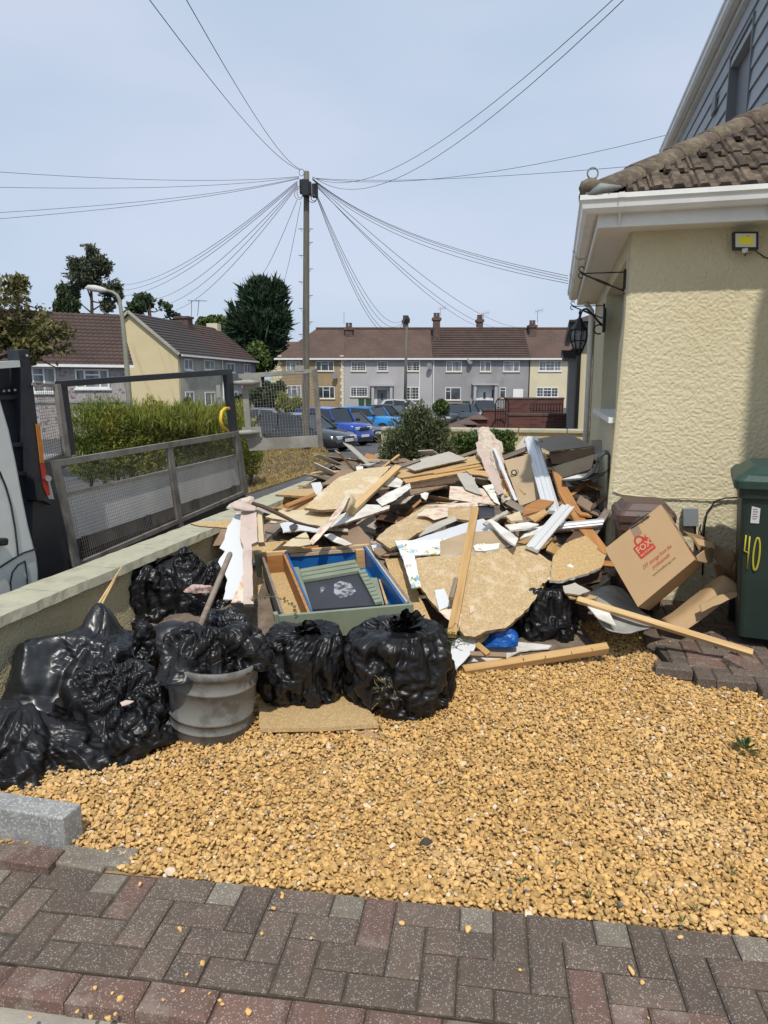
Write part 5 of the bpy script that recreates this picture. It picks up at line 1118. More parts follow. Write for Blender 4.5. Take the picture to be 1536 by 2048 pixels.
# ------------------------------------------------------------------ tipper truck beyond the wall
ta = math.atan2((1001 - CX) / FPX, cp); TU = Vector((math.sin(ta), math.cos(ta), 0)); TN = Vector((math.cos(ta), -math.sin(ta), 0)); TO = Vector((-2.25, 5.06, 0))
def PT(x, y, off=0): return PP(x, y, TO + TN * off, TN)
M_vanw = mat('van_white', (.66,.69,.69), (.61,.65,.65), .35, 2, 4, coat=.4); M_navy = mat('navy_steel', (.018,.022,.032), (.03,.033,.04), .45, 5, 6, bump=.1)
M_stl = mat('dirty_steel', (.20,.185,.165), (.30,.285,.265), .55, 6, 8, metal=.3, bump=.2, bscale=60, patch=(.12,.10,.09), pscale=5, pamt=.5)
M_alu = mat('aluminium_dropside', (.78,.78,.78), (.66,.66,.665), .5, 2, 5); M_gate = mat('galvanised_gate', (.40,.39,.35), (.30,.295,.27), .55, 5, 8, metal=.2, patch=(.20,.18,.15), pscale=4, pamt=.5)
M_yelt = mat('yellow_plastic', (.65,.42,.03), None, .5); M_hz1 = mat('orange_reflector', (.55,.20,.03), (.45,.16,.03), .5, 20); M_hz2 = mat('red_reflector', (.50,.04,.02), (.35,.03,.02), .5, 20); M_rust = mat('rust', (.16,.06,.03), (.08,.04,.03), .9, 30)
TK = thing('tipper_truck', 'white tipper truck with dark navy headboard and caged steel mesh sides parked behind the wall', 'truck', TO + Z3 * -.45)
def tp_(pts, off, th, nm, m, par=None, bevel=0):
    k = MB(); k.prism([PT(x, y, off) for x, y in pts], -TN * th); return k.build(nm, m, par or TK, bevel=bevel)
cabp = [(-90, 650), (-40, 700), (-5, 770), (8, 812), (22, 860), (36, 925), (48, 990), (60, 1050), (70, 1088), (76, 1110), (80, 1140), (84, 1300), (-90, 1400)]
cab = tp_(cabp, .16, 1.9, 'cab', M_vanw, bevel=.03)
k = MB(); sm = lambda pts: [PT(x, y, .165) for x, y in pts]
k.tube(sm([(-20, 925), (0, 945), (12, 975), (22, 1010), (30, 1055), (35, 1098), (36, 1112)]), .006, 5); k.tube(sm([(-20, 1145), (0, 1135), (20, 1122), (36, 1112), (50, 1105), (72, 1098)]), .006, 5)
k.tube(sm([(50, 1122), (36, 1130), (25, 1145), (21, 1165), (24, 1200)]), .005, 5); k.tube(sm([(50, 1122), (54, 1150), (56, 1195)]), .004, 5); k.build('panel_seam', M_trim, cab)
k = MB(); k.bar(PT(-25, 1086, .19), PT(11, 1083, .19), .05, .045); k.build('door_handle', M_plas, cab, bevel=.012)
# headboard
hbd = tp_([(37, 700), (58, 699), (66, 770), (92, 985), (104, 1010), (90, 1002), (74, 1000), (60, 900)], .06, .08, 'headboard_post', M_navy)
k = MB(); k.prism([PT(-80, 728, -.02), PT(40, 722, -.02), PT(76, 1004, -.02), PT(-80, 1040, -.02)], -TN*.05)
for y in (795, 890, 948): k.bar(PT(-80, y+3, 0), PT(62, y - 2, 0), .03, .025)
k.build('headboard_panel', M_navy, TK)
k = MB(); k.bar(PT(-80, 735, .03), PT(40, 727, .03), .06, .04); k.build('headboard_rail', M_vanw, TK)
k = MB()
for (x, y) in ((8, 782), (18, 781), (30, 780), (36, 761), (54, 711)): k.tube([PT(x, y, 0), PT(x, y, .08 if x == 54 else .015)], .008, 8)
k.build('bolt', M_gate, TK)
tp_([(72, 848), (80, 850), (89, 925), (81, 926)], .068, .004, 'orange_marker', M_hz1); tp_([(81, 927), (89, 926), (101, 990), (95, 992), (88, 975)], .068, .004, 'red_marker', M_hz2)
tp_([(66, 1003), (104, 998), (118, 1000), (140, 1150), (142, 1320), (60, 1320)], .02, .9, 'side_locker', M_navy)
k = MB(); k.tube([PT(62 + 10*math.cos(t_)+12, 769 + 4*math.sin(t_), .07) for t_ in np.linspace(0, 6.28, 14)], .006, 5); k.tube([PT(92, 957, .05), PT(97, 957, .12)], .02, 8); k.build('ring_bolt', M_stl, TK)
# mesh helper: bilinear wires in a quad (tl, tr, br, bl)
def meshwires(tl, tr, br, bl, sp_, r_, nm, m, par):
    tl, tr, br, bl = map(Vector, (tl, tr, br, bl)); k = MB(); W_ = (tr - tl).length; H_ = (bl - tl).length; nx, nz_ = int(W_ / sp_), int(H_ / sp_); n_ = (tr-tl).cross(bl-tl).normalized()
    for i in range(nx + 1): f = i / nx; k.tube([tl.lerp(tr, f), bl.lerp(br, f)], r_, 3, cap=False)
    for i in range(nz_ + 1): f = i / nz_; k.tube([tl.lerp(bl, f) + n_*r_*1.5, tr.lerp(br, f) + n_*r_*1.5], r_, 3, cap=False)
    o = k.build(nm, m, par, fix=False); o['kind'] = 'stuff'; return o
# lower side panel
sp1 = thing_sp = tp_([(100, 923), (478, 862), (480, 872), (104, 935)], .02, .03, 'side_gate_rail', M_stl)
tp_([(100, 923), (122, 932), (162, 1127), (150, 1136)], .022, .035, 'side_gate_stile', M_stl); tp_([(471, 864), (479, 862), (497, 984), (489, 990)], .022, .035, 'side_gate_stile', M_stl)
tp_([(335, 886), (344, 885), (368, 1052), (359, 1057)], .018, .03, 'side_gate_stile', M_stl); tp_([(150, 1129), (494, 980), (496, 986), (151, 1138)], .02, .03, 'side_gate_rail', M_stl)
meshwires(PT(118, 935, .0), PT(474, 874, .0), PT(490, 985, .0), PT(160, 1128, .0), .027, .0014, 'wire_mesh', M_stl, TK)
tp_([(118, 993), (482, 909), (487, 966), (124, 1088)], -.12, .03, 'aluminium_dropside', M_alu)
k = MB(); k.bar(PT(118, 991, -.11), PT(482, 908, -.11), .02, .02); k.build('dropside_lip', M_gate, TK)
tp_([(120, 1090), (487, 967), (490, 984), (126, 1118)], -.14, .05, 'chassis_rail', M_stl)
for (x, y, s_) in ((171, 1086, 1.1), (299, 1041, .9), (394, 1008, .8), (469, 980, .7)): k = MB(); k.prism([PT(x-5*s_, y-12*s_, -.105), PT(x+5*s_, y-14*s_, -.105), PT(x+7*s_, y+12*s_, -.105), PT(x-2*s_, y+15*s_, -.105)], -TN*.03); k.build('hinge', M_navy, TK)
tp_([(126, 1118), (490, 984), (497, 1040), (140, 1330)], -.25, 1.2, 'chassis', M_navy)
# dark upper frame
tp_([(122, 762), (463, 738), (464, 749), (125, 774)], 0, .05, 'upper_rail', M_navy); tp_([(122, 766), (134, 765), (152, 908), (140, 912)], -.003, .05, 'upper_post', M_navy); tp_([(452, 740), (464, 739), (476, 862), (466, 864)], -.003, .05, 'upper_post', M_navy)
tp_([(114, 768), (122, 768), (142, 912), (132, 914)], .0, .03, 'cage_post', M_stl)
tp_([(72, 765), (116, 769), (116, 775), (72, 773)], -.02, .02, 'cage_rail', M_stl); tp_([(92, 920), (138, 903), (140, 912), (93, 930)], -.02, .02, 'cage_rail', M_stl)
meshwires(PT(72, 772, -.03), PT(118, 774, -.03), PT(137, 905, -.03), PT(93, 922, -.03), .022, .0017, 'wire_mesh', M_stl, TK)
k = MB(); k.prism([PT(96, 925, -.1), PT(140, 908, -.1), PT(145, 930, -.1), PT(98, 950, -.1)], -TN*1.6); k.build('truck_bed', M_stl, TK)
k = MB(); k.tube([PT(x, y, .08) for x, y in ((458, 817), (450, 817), (443, 824), (441, 840), (445, 855), (456, 862))], .018, 8); k.build('yellow_handle', M_yelt, TK, smooth=True)
# open rear gate
def PR(x, y, o_=0): return P(x, y, 8.45 + (x - 480) / 160 * .55 + o_)
def rg(pts, th, nm, m, o_=0): k = MB(); k.prism([PR(x, y, o_) for x, y in pts], (0, th, 0)); return k.build(nm, m, TK)
rg([(476, 748), (632, 737), (633, 745), (478, 757)], .05, 'rear_gate_rail', M_gate); rg([(482, 760), (494, 762), (503, 872), (492, 876)], .05, 'rear_gate_stile', M_gate, -.006); rg([(624, 740), (634, 738), (646, 892), (637, 896)], .05, 'rear_gate_stile', M_stl, -.006)
bm_ = rg([(492, 879), (636, 871), (640, 893), (499, 902)], .06, 'rear_gate_beam', M_gate); rg([(571, 873), (582, 873), (580, 895), (575, 896)], .004, 'rust_patch', M_rust, -.004)
rg([(590, 731), (608, 731), (608, 742), (590, 742)], .03, 'rear_gate_bracket', M_gate, -.01)
meshwires(PR(487, 757, .02), PR(628, 746, .02), PR(640, 873, .02), PR(497, 880, .02), .036, .0022, 'wire_mesh', M_stl, TK)
for y in (766, 866):
    k = MB(); k.tube([PR(464, y, -.06), PR(480, y, -.08), PR(500, y-1, -.08), PR(519, y-1, -.06)], [.02, .03, .032, .016], 8); k.build('hinge_pin', M_gate, TK, smooth=True)
    k = MB(); k.prism([PR(484, y-11, -.03), PR(521, y-13, -.03), PR(524, y+8, -.03), PR(486, y+12, -.03)], (0, .02, 0)); k.build('hinge_plate', M_gate, TK)
# ------------------------------------------------------------------ helpers for the rubbish heap
def DY(y): return float(np.interp(y, [855, 870, 900, 950, 1000, 1050, 1100, 1150, 1250, 1345, 1500], [8.0, 7.8, 7.3, 6.5, 5.8, 5.2, 4.8, 4.5, 4.15, 3.85, 3.1]))
def chipmat(nm, c1, c2, **kw):
    return mat(nm, c1, c2, .85, 45, 8, bump=.35, bscale=160, speck=(c1[0]*1.35, c1[1]*1.35, c1[2]*1.4), sscale=230, samt=.22, bdist=.003, **kw)
M_chip = chipmat('chipboard', (.47,.33,.16), (.37,.25,.115)); M_chipd = chipmat('old_chipboard', (.46,.34,.19), (.34,.24,.12), patch=(.60,.50,.37), pscale=11, pamt=.5)
M_chipl = chipmat('worn_chipboard', (.56,.44,.27), (.42,.31,.17), patch=(.66,.60,.50), pscale=4, pamt=.6)
M_edge = mat('chipboard_edge', (.27,.18,.09), (.17,.11,.06), .95, 60, 8, bump=.8, bscale=90)
def woodmat(nm, c1, c2, st=.08, **kw): return mat(nm, c1, c2, .75, 26, 6, stretch=(st, 1, 1), bump=.2, bscale=60, bdist=.003, **kw)
M_pine = woodmat('pine', (.52,.33,.14), (.40,.235,.09), objrand=.12); M_orng = woodmat('orange_pine', (.42,.20,.065), (.30,.135,.045), objrand=.1); M_lpine = woodmat('light_pine', (.60,.42,.21), (.48,.31,.14), objrand=.1)
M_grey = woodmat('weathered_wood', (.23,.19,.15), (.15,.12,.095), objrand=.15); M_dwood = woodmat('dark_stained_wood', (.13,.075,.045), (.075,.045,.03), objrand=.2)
M_mdf = mat('brown_hardboard', (.27,.185,.12), (.22,.15,.10), .8, 6, 5, patch=(.17,.12,.08), pscale=4, pamt=.5, objrand=.1); M_beige = mat('beige_board', (.42,.32,.20), (.38,.28,.175), .75, 3, 4, patch=(.32,.24,.15), pscale=4, pamt=.4)
M_gbd = mat('grey_beige_board', (.44,.41,.35), (.39,.36,.31), .8, 5, 5); M_pwhite = mat('white_paint', (.80,.80,.82), (.72,.72,.74), .5, 5, 5, patch=(.60,.58,.56), pscale=6, pamt=.3)
M_plstr = mat('broken_plaster', (.62,.54,.44), (.50,.41,.32), .95, 14, 8, bump=1, bscale=30, bdist=.02); M_pink = mat('pinkish_lining_paper', (.52,.42,.37), (.46,.37,.33), .85, 6, 6, patch=(.38,.29,.24), pscale=8, pamt=.5)
M_paper = mat('cream_paper', (.60,.50,.33), (.52,.42,.27), .8, 5, 5, bump=.3, bscale=12); M_wpap = mat('white_sheet', (.70,.69,.66), (.58,.55,.50), .8, 5, 8, bump=.3, bscale=10, patch=(.42,.38,.32), pscale=5, pamt=.4)
M_sage = mat('sage_painted_wood', (.23,.265,.19), (.20,.235,.17), .6, 6, 5, patch=(.17,.195,.145), pscale=5, pamt=.4); M_blue = mat('blue_painted_wood', (.015,.12,.34), (.012,.10,.29), .4, 5, 5, bump=.1)
M_slate = mat('chalkboard', (.032,.034,.044), (.04,.042,.052), .6, 5, 4); M_chalk = mat('chalk_smear', (.32,.33,.36), (.05,.05,.06), .9, 18, 9, lo=.42, hi=.56); M_card = mat('cardboard', (.42,.285,.155), (.385,.26,.14), .75, 3, 4, bump=.08, bscale=14)
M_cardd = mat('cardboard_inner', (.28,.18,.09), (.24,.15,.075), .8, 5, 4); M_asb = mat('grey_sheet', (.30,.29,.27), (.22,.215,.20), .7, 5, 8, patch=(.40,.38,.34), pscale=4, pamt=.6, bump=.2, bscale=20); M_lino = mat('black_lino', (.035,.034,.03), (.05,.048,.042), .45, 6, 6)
def floral():
    m = mat('floral_wallpaper', (.74,.73,.68), (.66,.64,.58), .8, 8, 6); t = m.node_tree; N = t.nodes; l = t.links.new; bs = N['Principled BSDF']; src = bs.inputs['Base Color'].links[0].from_socket
    tc_ = N.new('ShaderNodeTexCoord'); cur = src
    for sc, th, c, off in ((9, .26, (.22,.38,.48,1), 0), (11, .20, (.46,.42,.10,1), 3), (13, .16, (.50,.22,.16,1), 7), (8, .14, (.15,.25,.16,1), 11)):
        mp_ = N.new('ShaderNodeMapping'); mp_.inputs['Location'].default_value = (off, off*.7, 0); l(tc_.outputs['Object'], mp_.inputs['Vector'])
        v = N.new('ShaderNodeTexVoronoi'); v.inputs['Scale'].default_value = sc; l(mp_.outputs['Vector'], v.inputs['Vector'])
        n_ = N.new('ShaderNodeTexNoise'); n_.inputs['Scale'].default_value = 60; n_.inputs['Detail'].default_value = 3; l(mp_.outputs['Vector'], n_.inputs['Vector'])
        a = N.new('ShaderNodeMath'); a.operation = 'ADD'; l(v.outputs['Distance'], a.inputs[0]); b_ = N.new('ShaderNodeMath'); b_.operation = 'MULTIPLY_ADD'; b_.inputs[1].default_value = 1.1; b_.inputs[2].default_value = -.55; l(n_.outputs['Fac'], b_.inputs[0]); l(b_.outputs[0], a.inputs[1])
        c_ = N.new('ShaderNodeMath'); c_.operation = 'LESS_THAN'; c_.inputs[1].default_value = th; l(a.outputs[0], c_.inputs[0]); x = N.new('ShaderNodeMix'); x.data_type = 'RGBA'; l(c_.outputs[0], x.inputs['Factor']); l(cur, x.inputs['A']); x.inputs['B'].default_value = c; cur = x.outputs['Result']
    l(cur, bs.inputs['Base Color']); return m
M_flor = floral(); M_florr = mat('rose_wallpaper', (.66,.58,.46), (.58,.48,.38), .85, 7, 5, patch=(.50,.22,.15), pscale=14, pamt=.7)
def fitdepth(pts, dY, anchors=None):
    A_ = anchors or [(x, y, DY(y) + dY) for x, y in pts]
    q = [(x, y, ray(x, y).y / Y) for x, y, Y in A_]        # 1/t linear in pixel
    M_ = np.array([[x, y, 1] for x, y, _ in q]); b_ = np.array([w for *_, w in q]); s_, *_r = np.linalg.lstsq(M_, b_, rcond=None); return s_
def PF(x, y, s_): return CAM + ray(x, y) / float(s_[0]*x + s_[1]*y + s_[2])
SEEDB = [100]
def board(name, label, cat, pts, m, th=.018, dY=0., A=None, jag=0, edge=None, parent=None, group=None, xdir=None, step_=.03):
    s_ = fitdepth(pts, dY, A); W_ = [PF(x, y, s_) for x, y in pts]; c = sum(W_, Vector()) / len(W_)
    n_ = Vector((0, 0, 0))
    for i in range(len(W_)): n_ += (W_[i] - c).cross(W_[(i+1) % len(W_)] - c)
    n_.normalize()
    if n_.dot(CAM - c) < 0: n_ = -n_
    xa = (W_[1] - W_[0]) if xdir is None else (PF(*xdir[1], s_) - PF(*xdir[0], s_)); xa = (xa - n_ * xa.dot(n_)).normalized(); ya = n_.cross(xa)
    P2 = [((w - c).dot(xa), (w - c).dot(ya)) for w in W_]
    if sum(P2[i][0]*P2[(i+1)%len(P2)][1] - P2[(i+1)%len(P2)][0]*P2[i][1] for i in range(len(P2))) < 0: P2 = P2[::-1]
    SEEDB[0] += 1; r = random.Random(SEEDB[0])
    if jag:
        Q = []
        for i in range(len(P2)):
            a, b_ = Vector(P2[i]), Vector(P2[(i+1) % len(P2)]); L_ = (b_ - a).length; k = max(1, int(L_ / step_)); nrm = Vector((-(b_-a).y, (b_-a).x)).normalized()
            for j in range(k): p = a.lerp(b_, j / k) + nrm * r.uniform(-jag, jag) * (1 if j else .5); Q.append((p.x, p.y))
        P2 = Q
    k = MB(); n = len(P2); j2 = jag * .6
    k.v = [(x, y, 0) for x, y in P2] + [(x + r.uniform(-j2, j2), y + r.uniform(-j2, j2), -th) for x, y in P2]
    k.f = [tuple(range(n)), tuple(range(n, 2*n))[::-1]] + [((i+1) % n, i, n+i, n+(i+1) % n) for i in range(n)]; k.m = [0, 0] + [1] * n
    Mx = Matrix(((xa.x, ya.x, n_.x, c.x), (xa.y, ya.y, n_.y, c.y), (xa.z, ya.z, n_.z, c.z), (0, 0, 0, 1)))
    o = k.build(name, [m, edge or m], None, fix=False); o.matrix_world = Mx
    if parent is not None:
        o.parent = parent; o.matrix_parent_inverse = Matrix(); o.matrix_local = parent.matrix_world.inverted() @ Mx if parent.matrix_world != Matrix() else Matrix.Translation(-Vector(parent.location)) @ Mx
    else: tag(o, label, cat, group)
    o['_s'] = 0; del o['_s']
    return o
def plank(name, label, cat, a, b_, wpx, th, m, roll=0, parent=None, group=None, bevel=.002, upv=None):
    """timber between (x,y,Y) ends; wpx = width in photo pixels at its middle"""
    p0, p1 = P(*a), P(*b_); L_ = (p1 - p0).length; xa = (p1 - p0).normalized(); mid = (p0 + p1) / 2
    to = (CAM - mid).normalized(); to = (to * .6 + Z3 * .6) if upv is None else Vector(upv); za = (to - xa * to.dot(xa)).normalized(); ya = za.cross(xa); w_ = wpx * mid.y / FPX
    SEEDB[0] += 1; r = random.Random(SEEDB[0])
    k = MB(); k.box((-L_/2, -w_/2, -th), (L_/2, w_/2, 0)); k.v = [(x + r.uniform(-.006, .006), y, z) for x, y, z in k.v]
    Mx = Matrix(((xa.x, ya.x, za.x, mid.x), (xa.y, ya.y, za.y, mid.y), (xa.z, ya.z, za.z, mid.z), (0, 0, 0, 1))) @ Matrix.Rotation(roll, 4, 'X')
    o = k.build(name, m, None, bevel=bevel); o.matrix_world = Mx; tag(o, label, cat, group)
    if parent is not None: o.parent = parent; o.matrix_local = Matrix.Translation(-Vector(parent.location)) @ Mx
    return o
def moulding(label, a, b_, wpx, prof_, m, name='moulding', roll=0, cut=(0, 0), group=None):
    p0, p1 = P(*a), P(*b_); L_ = (p1-p0).length; xa = (p1-p0).normalized(); mid = (p0+p1)/2; to = (CAM-mid).normalized()*.7 + Z3*.5; za = (to - xa*to.dot(xa)).normalized(); ya = za.cross(xa); w_ = wpx*mid.y/FPX
    k = MB(); pr = [((t_-.5)*w_, z) for t_, z in prof_]; n = len(pr); bot = [(pr[-1][0], -.018), (pr[0][0], -.018)]; full = pr + bot; N_ = len(full)
    for i, xx in enumerate((-L_/2, L_/2)):
        for (y, z) in full: k.v.append((xx + cut[i]*(y/w_), y, z))
    k.f = [(i, (i+1) % N_, N_+(i+1) % N_, N_+i) for i in range(N_)] + [tuple(range(N_))[::-1], tuple(range(N_, 2*N_))]; k.m = [0]*len(k.f)
    Mx = Matrix(((xa.x, ya.x, za.x, mid.x), (xa.y, ya.y, za.y, mid.y), (xa.z, ya.z, za.z, mid.z), (0, 0, 0, 1))) @ Matrix.Rotation(roll, 4, 'X')
    o = k.build(name, m, None); o.matrix_world = Mx; return tag(o, label, 'moulding', group)
def sheet(name, label, cat, rows, m, th=.004, parent=None, nois=.004, sub=6):
    """a curved sheet: rows of (x,y,Y) control points, smoothly interpolated"""
    R_ = np.array([[list(P(*p)) for p in row] for row in rows]); nr, nc = R_.shape[:2]
    def interp(Aa_, k_, ax):
        n = Aa_.shape[ax]; t = np.linspace(0, n-1, (n-1)*k_+1); i = np.clip(t.astype(int), 0, n-2); f = t - i; f = f.reshape([-1 if q == ax else 1 for q in range(3)])
        g0 = np.take(Aa_, np.clip(i-1, 0, n-1), ax); g1 = np.take(Aa_, i, ax); g2 = np.take(Aa_, i+1, ax); g3 = np.take(Aa_, np.clip(i+2, 0, n-1), ax)
        return .5*((2*g1) + (g2-g0)*f + (2*g0-5*g1+4*g2-g3)*f**2 + (3*g1-g0-3*g2+g3)*f**3)
    G_ = interp(interp(R_, sub, 0), sub, 1); a, b_ = G_.shape[:2]; Vv = G_.reshape(-1, 3); Vv = Vv + nois * np.stack([vnoise(Vv, 14, 1), vnoise(Vv, 14, 2), vnoise(Vv, 14, 3)], -1)
    c = Vector(Vv.mean(0)); o = npmesh(name, Vv, grid_faces(b_, a), m, parent, True, origin=None if parent is not None else c)
    s_ = o.modifiers.new('thickness', 'SOLIDIFY'); s_.thickness = th; s_.offset = 0
    if parent is None: tag(o, label, cat)
    return o
# ------------------------------------------------------------------ plastic sacks
M_bag = mat('black_polythene', (.007,.007,.008), (.011,.011,.012), .36, 6, 4, bump=.2, bscale=26, bdetail=4, bdist=.012, spec=.33, objrand=.1)
def crinkle(m, s1, s2, a1, a2):
    t = m.node_tree; N = t.nodes; l = t.links.new; bs = N['Principled BSDF']; tc_ = N.new('ShaderNodeTexCoord'); prev = None
    for sc, st, dist, ro in ((s1, (1, 1, 2.2), a1, .3), (s1*1.3, (2.4, 1, .8), a1, 1.1), (s2, (1, 1.6, 1), a2, .7)):
        mp_ = N.new('ShaderNodeMapping'); mp_.inputs['Scale'].default_value = st; mp_.inputs['Rotation'].default_value = (ro, ro*.6, ro*1.7); l(tc_.outputs['Object'], mp_.inputs['Vector'])
        n_ = N.new('ShaderNodeTexNoise'); n_.noise_type = 'RIDGED_MULTIFRACTAL'; n_.normalize = False; n_.inputs['Scale'].default_value = sc; n_.inputs['Detail'].default_value = 2.5; n_.inputs['Distortion'].default_value = .5; l(mp_.outputs['Vector'], n_.inputs['Vector'])
        b_ = N.new('ShaderNodeBump'); b_.inputs['Strength'].default_value = 1; b_.inputs['Distance'].default_value = dist; l(n_.outputs['Fac'], b_.inputs['Height'])
        if prev is not None: l(prev, b_.inputs['Normal'])
        prev = b_.outputs['Normal']
    l(prev, bs.inputs['Normal'])
M_bag2 = mat('matt_black_polythene', (.009,.010,.012), (.013,.014,.016), .33, 6, 4, bump=.25, bscale=16, bdetail=4, bdist=.012, spec=.5)
crinkle(M_bag, 5, 14, .016, .006); crinkle(M_bag2, 3, 9, .014, .005)
M_bblue = mat('blue_polythene', (.005,.07,.30), (.008,.09,.36), .3, 6, 4, bump=.4, bscale=30, bdist=.01)
def crease(p, f, seed, n=5):
    r = np.random.RandomState(seed); q = p + (.35 / f) * np.stack([vnoise(p, f * .8, seed + i) for i in range(3)], -1); w = 0
    for i in range(n):
        d = r.normal(size=3); d /= np.linalg.norm(d); v = (q @ d) * f * r.uniform(.6, 1.7) + r.rand() * 9; w = w + np.abs((v % 2) - 1) * np.clip(.55 + .9 * vnoise(p, f * .45, seed + 20 + i), 0, 1.3)
    return w / n - .35
def crumple(p, f, seed, st=(1, 1, 1)):
    q = p * np.array(st); q = q + (.3 / f) * np.stack([vnoise(q, f * .9, seed + i) for i in range(3)], -1); a1, a2 = voro(q, f, seed); b1, b2 = voro(q, f * 2.3, seed + 5)
    return (np.minimum(a2 - a1, .5) * 1.1 - .25 + a1 * .5 - .2) + .45 * (np.minimum(b2 - b1, .45) - .2)
def wrinkle(p, f, seed, st=.2):
    r = np.random.RandomState(seed); p = p + (.5 / f) * np.stack([vnoise(p, f * .35, seed + 50 + i) for i in range(3)], -1); w = 0; ms = 0
    for i in range(4):
        A_ = np.linalg.qr(r.normal(size=(3, 3)))[0]; q = (p @ A_) * np.array([1, st, .8]); m_ = np.clip(.1 + vnoise(p, f * .4, seed + 60 + i) * 1.6, 0, 1) ** 1.3 + .03
        n1 = 1 - np.abs(vnoise(q, f, seed + i)) * 2.2; n2 = 1 - np.abs(vnoise(q, f * 2.1, seed + 9 + i)) * 2.2; w = w + m_ * (n1 + .45 * n2); ms = ms + m_
    return w / ms - .3
def relax(X, D, eu, ev, it, kb, lo, hi, seed, zmin):
    """thin film with too much area: springs longer than the surface make it buckle into folds (grid wraps in u)"""
    X0 = X.copy(); nv, nu, _ = X.shape
    def df(A_, di, dj):
        B_ = np.roll(A_, -dj, 1); return (B_[di:] - A_[:nv-di]) if di else (B_ - A_)
    G_ = []
    for di, dj, e, k in ((0, 1, eu, 1), (1, 0, ev, 1), (1, 1, (eu+ev)/2, .7), (1, -1, (eu+ev)/2, .7), (0, 2, eu, kb), (2, 0, ev, kb), (0, 4, eu, kb*.5), (4, 0, ev, kb*.5)):
        L_ = np.linalg.norm(df(X, di, dj), axis=2); G_.append((di, dj, k, L_ * (e[:nv-di] if di else e) + 1e-6))
    X = X + D * (vnoise(X0.reshape(-1, 3), 22, seed) * .006).reshape(nv, nu, 1)
    for _ in range(it):
        for di, dj, k, L_ in G_:
            d = df(X, di, dj); ln = np.linalg.norm(d, axis=2) + 1e-9; c = d * ((ln - L_) / ln * .24 * k)[..., None]; c = np.clip(c, -.004, .004)
            if di: X[:nv-di] += c; X[di:] -= np.roll(c, dj, 1)
            else: X += c; X -= np.roll(c, dj, 1)
        s = ((X - X0) * D).sum(2); X += D * (np.clip(s, -lo, hi) - s)[..., None] * .8; t = (X - X0) - D * ((X - X0) * D).sum(2)[..., None]; X -= t * .04
        X[..., 2] = np.maximum(X[..., 2], zmin)
    return X
def upsample(A_, k):
    nv, nu, _ = A_.shape; f = np.arange(k) / k; B_ = np.concatenate([A_, A_[:, :1]], 1); B_ = (B_[:, :-1, None] * (1 - f)[None, None, :, None] + B_[:, 1:, None] * f[None, None, :, None]).reshape(nv, nu*k, 3)
    C_ = (B_[:-1, None] * (1 - f)[None, :, None, None] + B_[1:, None] * f[None, :, None, None]).reshape((nv-1)*k, nu*k, 3); return np.concatenate([C_, B_[-1:]], 0)
def film(p, D, nu, nv, s_, seed, au=.35, av=.15, zmin=.003, amt=1.0):
    X = p.reshape(nv, nu, 3); D = D.reshape(nv, nu, 3); K = 4; m = (.55 + .9 * vnoise(p, 1.6 / s_, seed + 77)).reshape(nv, nu).clip(.15, 1.3)
    Xc, Dc, mc = X[::K, ::K], D[::K, ::K], m[::K, ::K]
    Y_ = relax(Xc.copy(), Dc, 1 + au * mc, 1 + av * mc, 60, .35, .22 * s_ * amt, .09 * s_ * amt, seed, zmin); X1 = X + upsample(Y_ - Xc, K)
    X2 = relax(X1.copy(), D, 1 + .20 * m * au / .35, 1 + .14 * m, 34, .30, .035 * s_, .04 * s_, seed + 1, zmin)
    return X2.reshape(-1, 3)
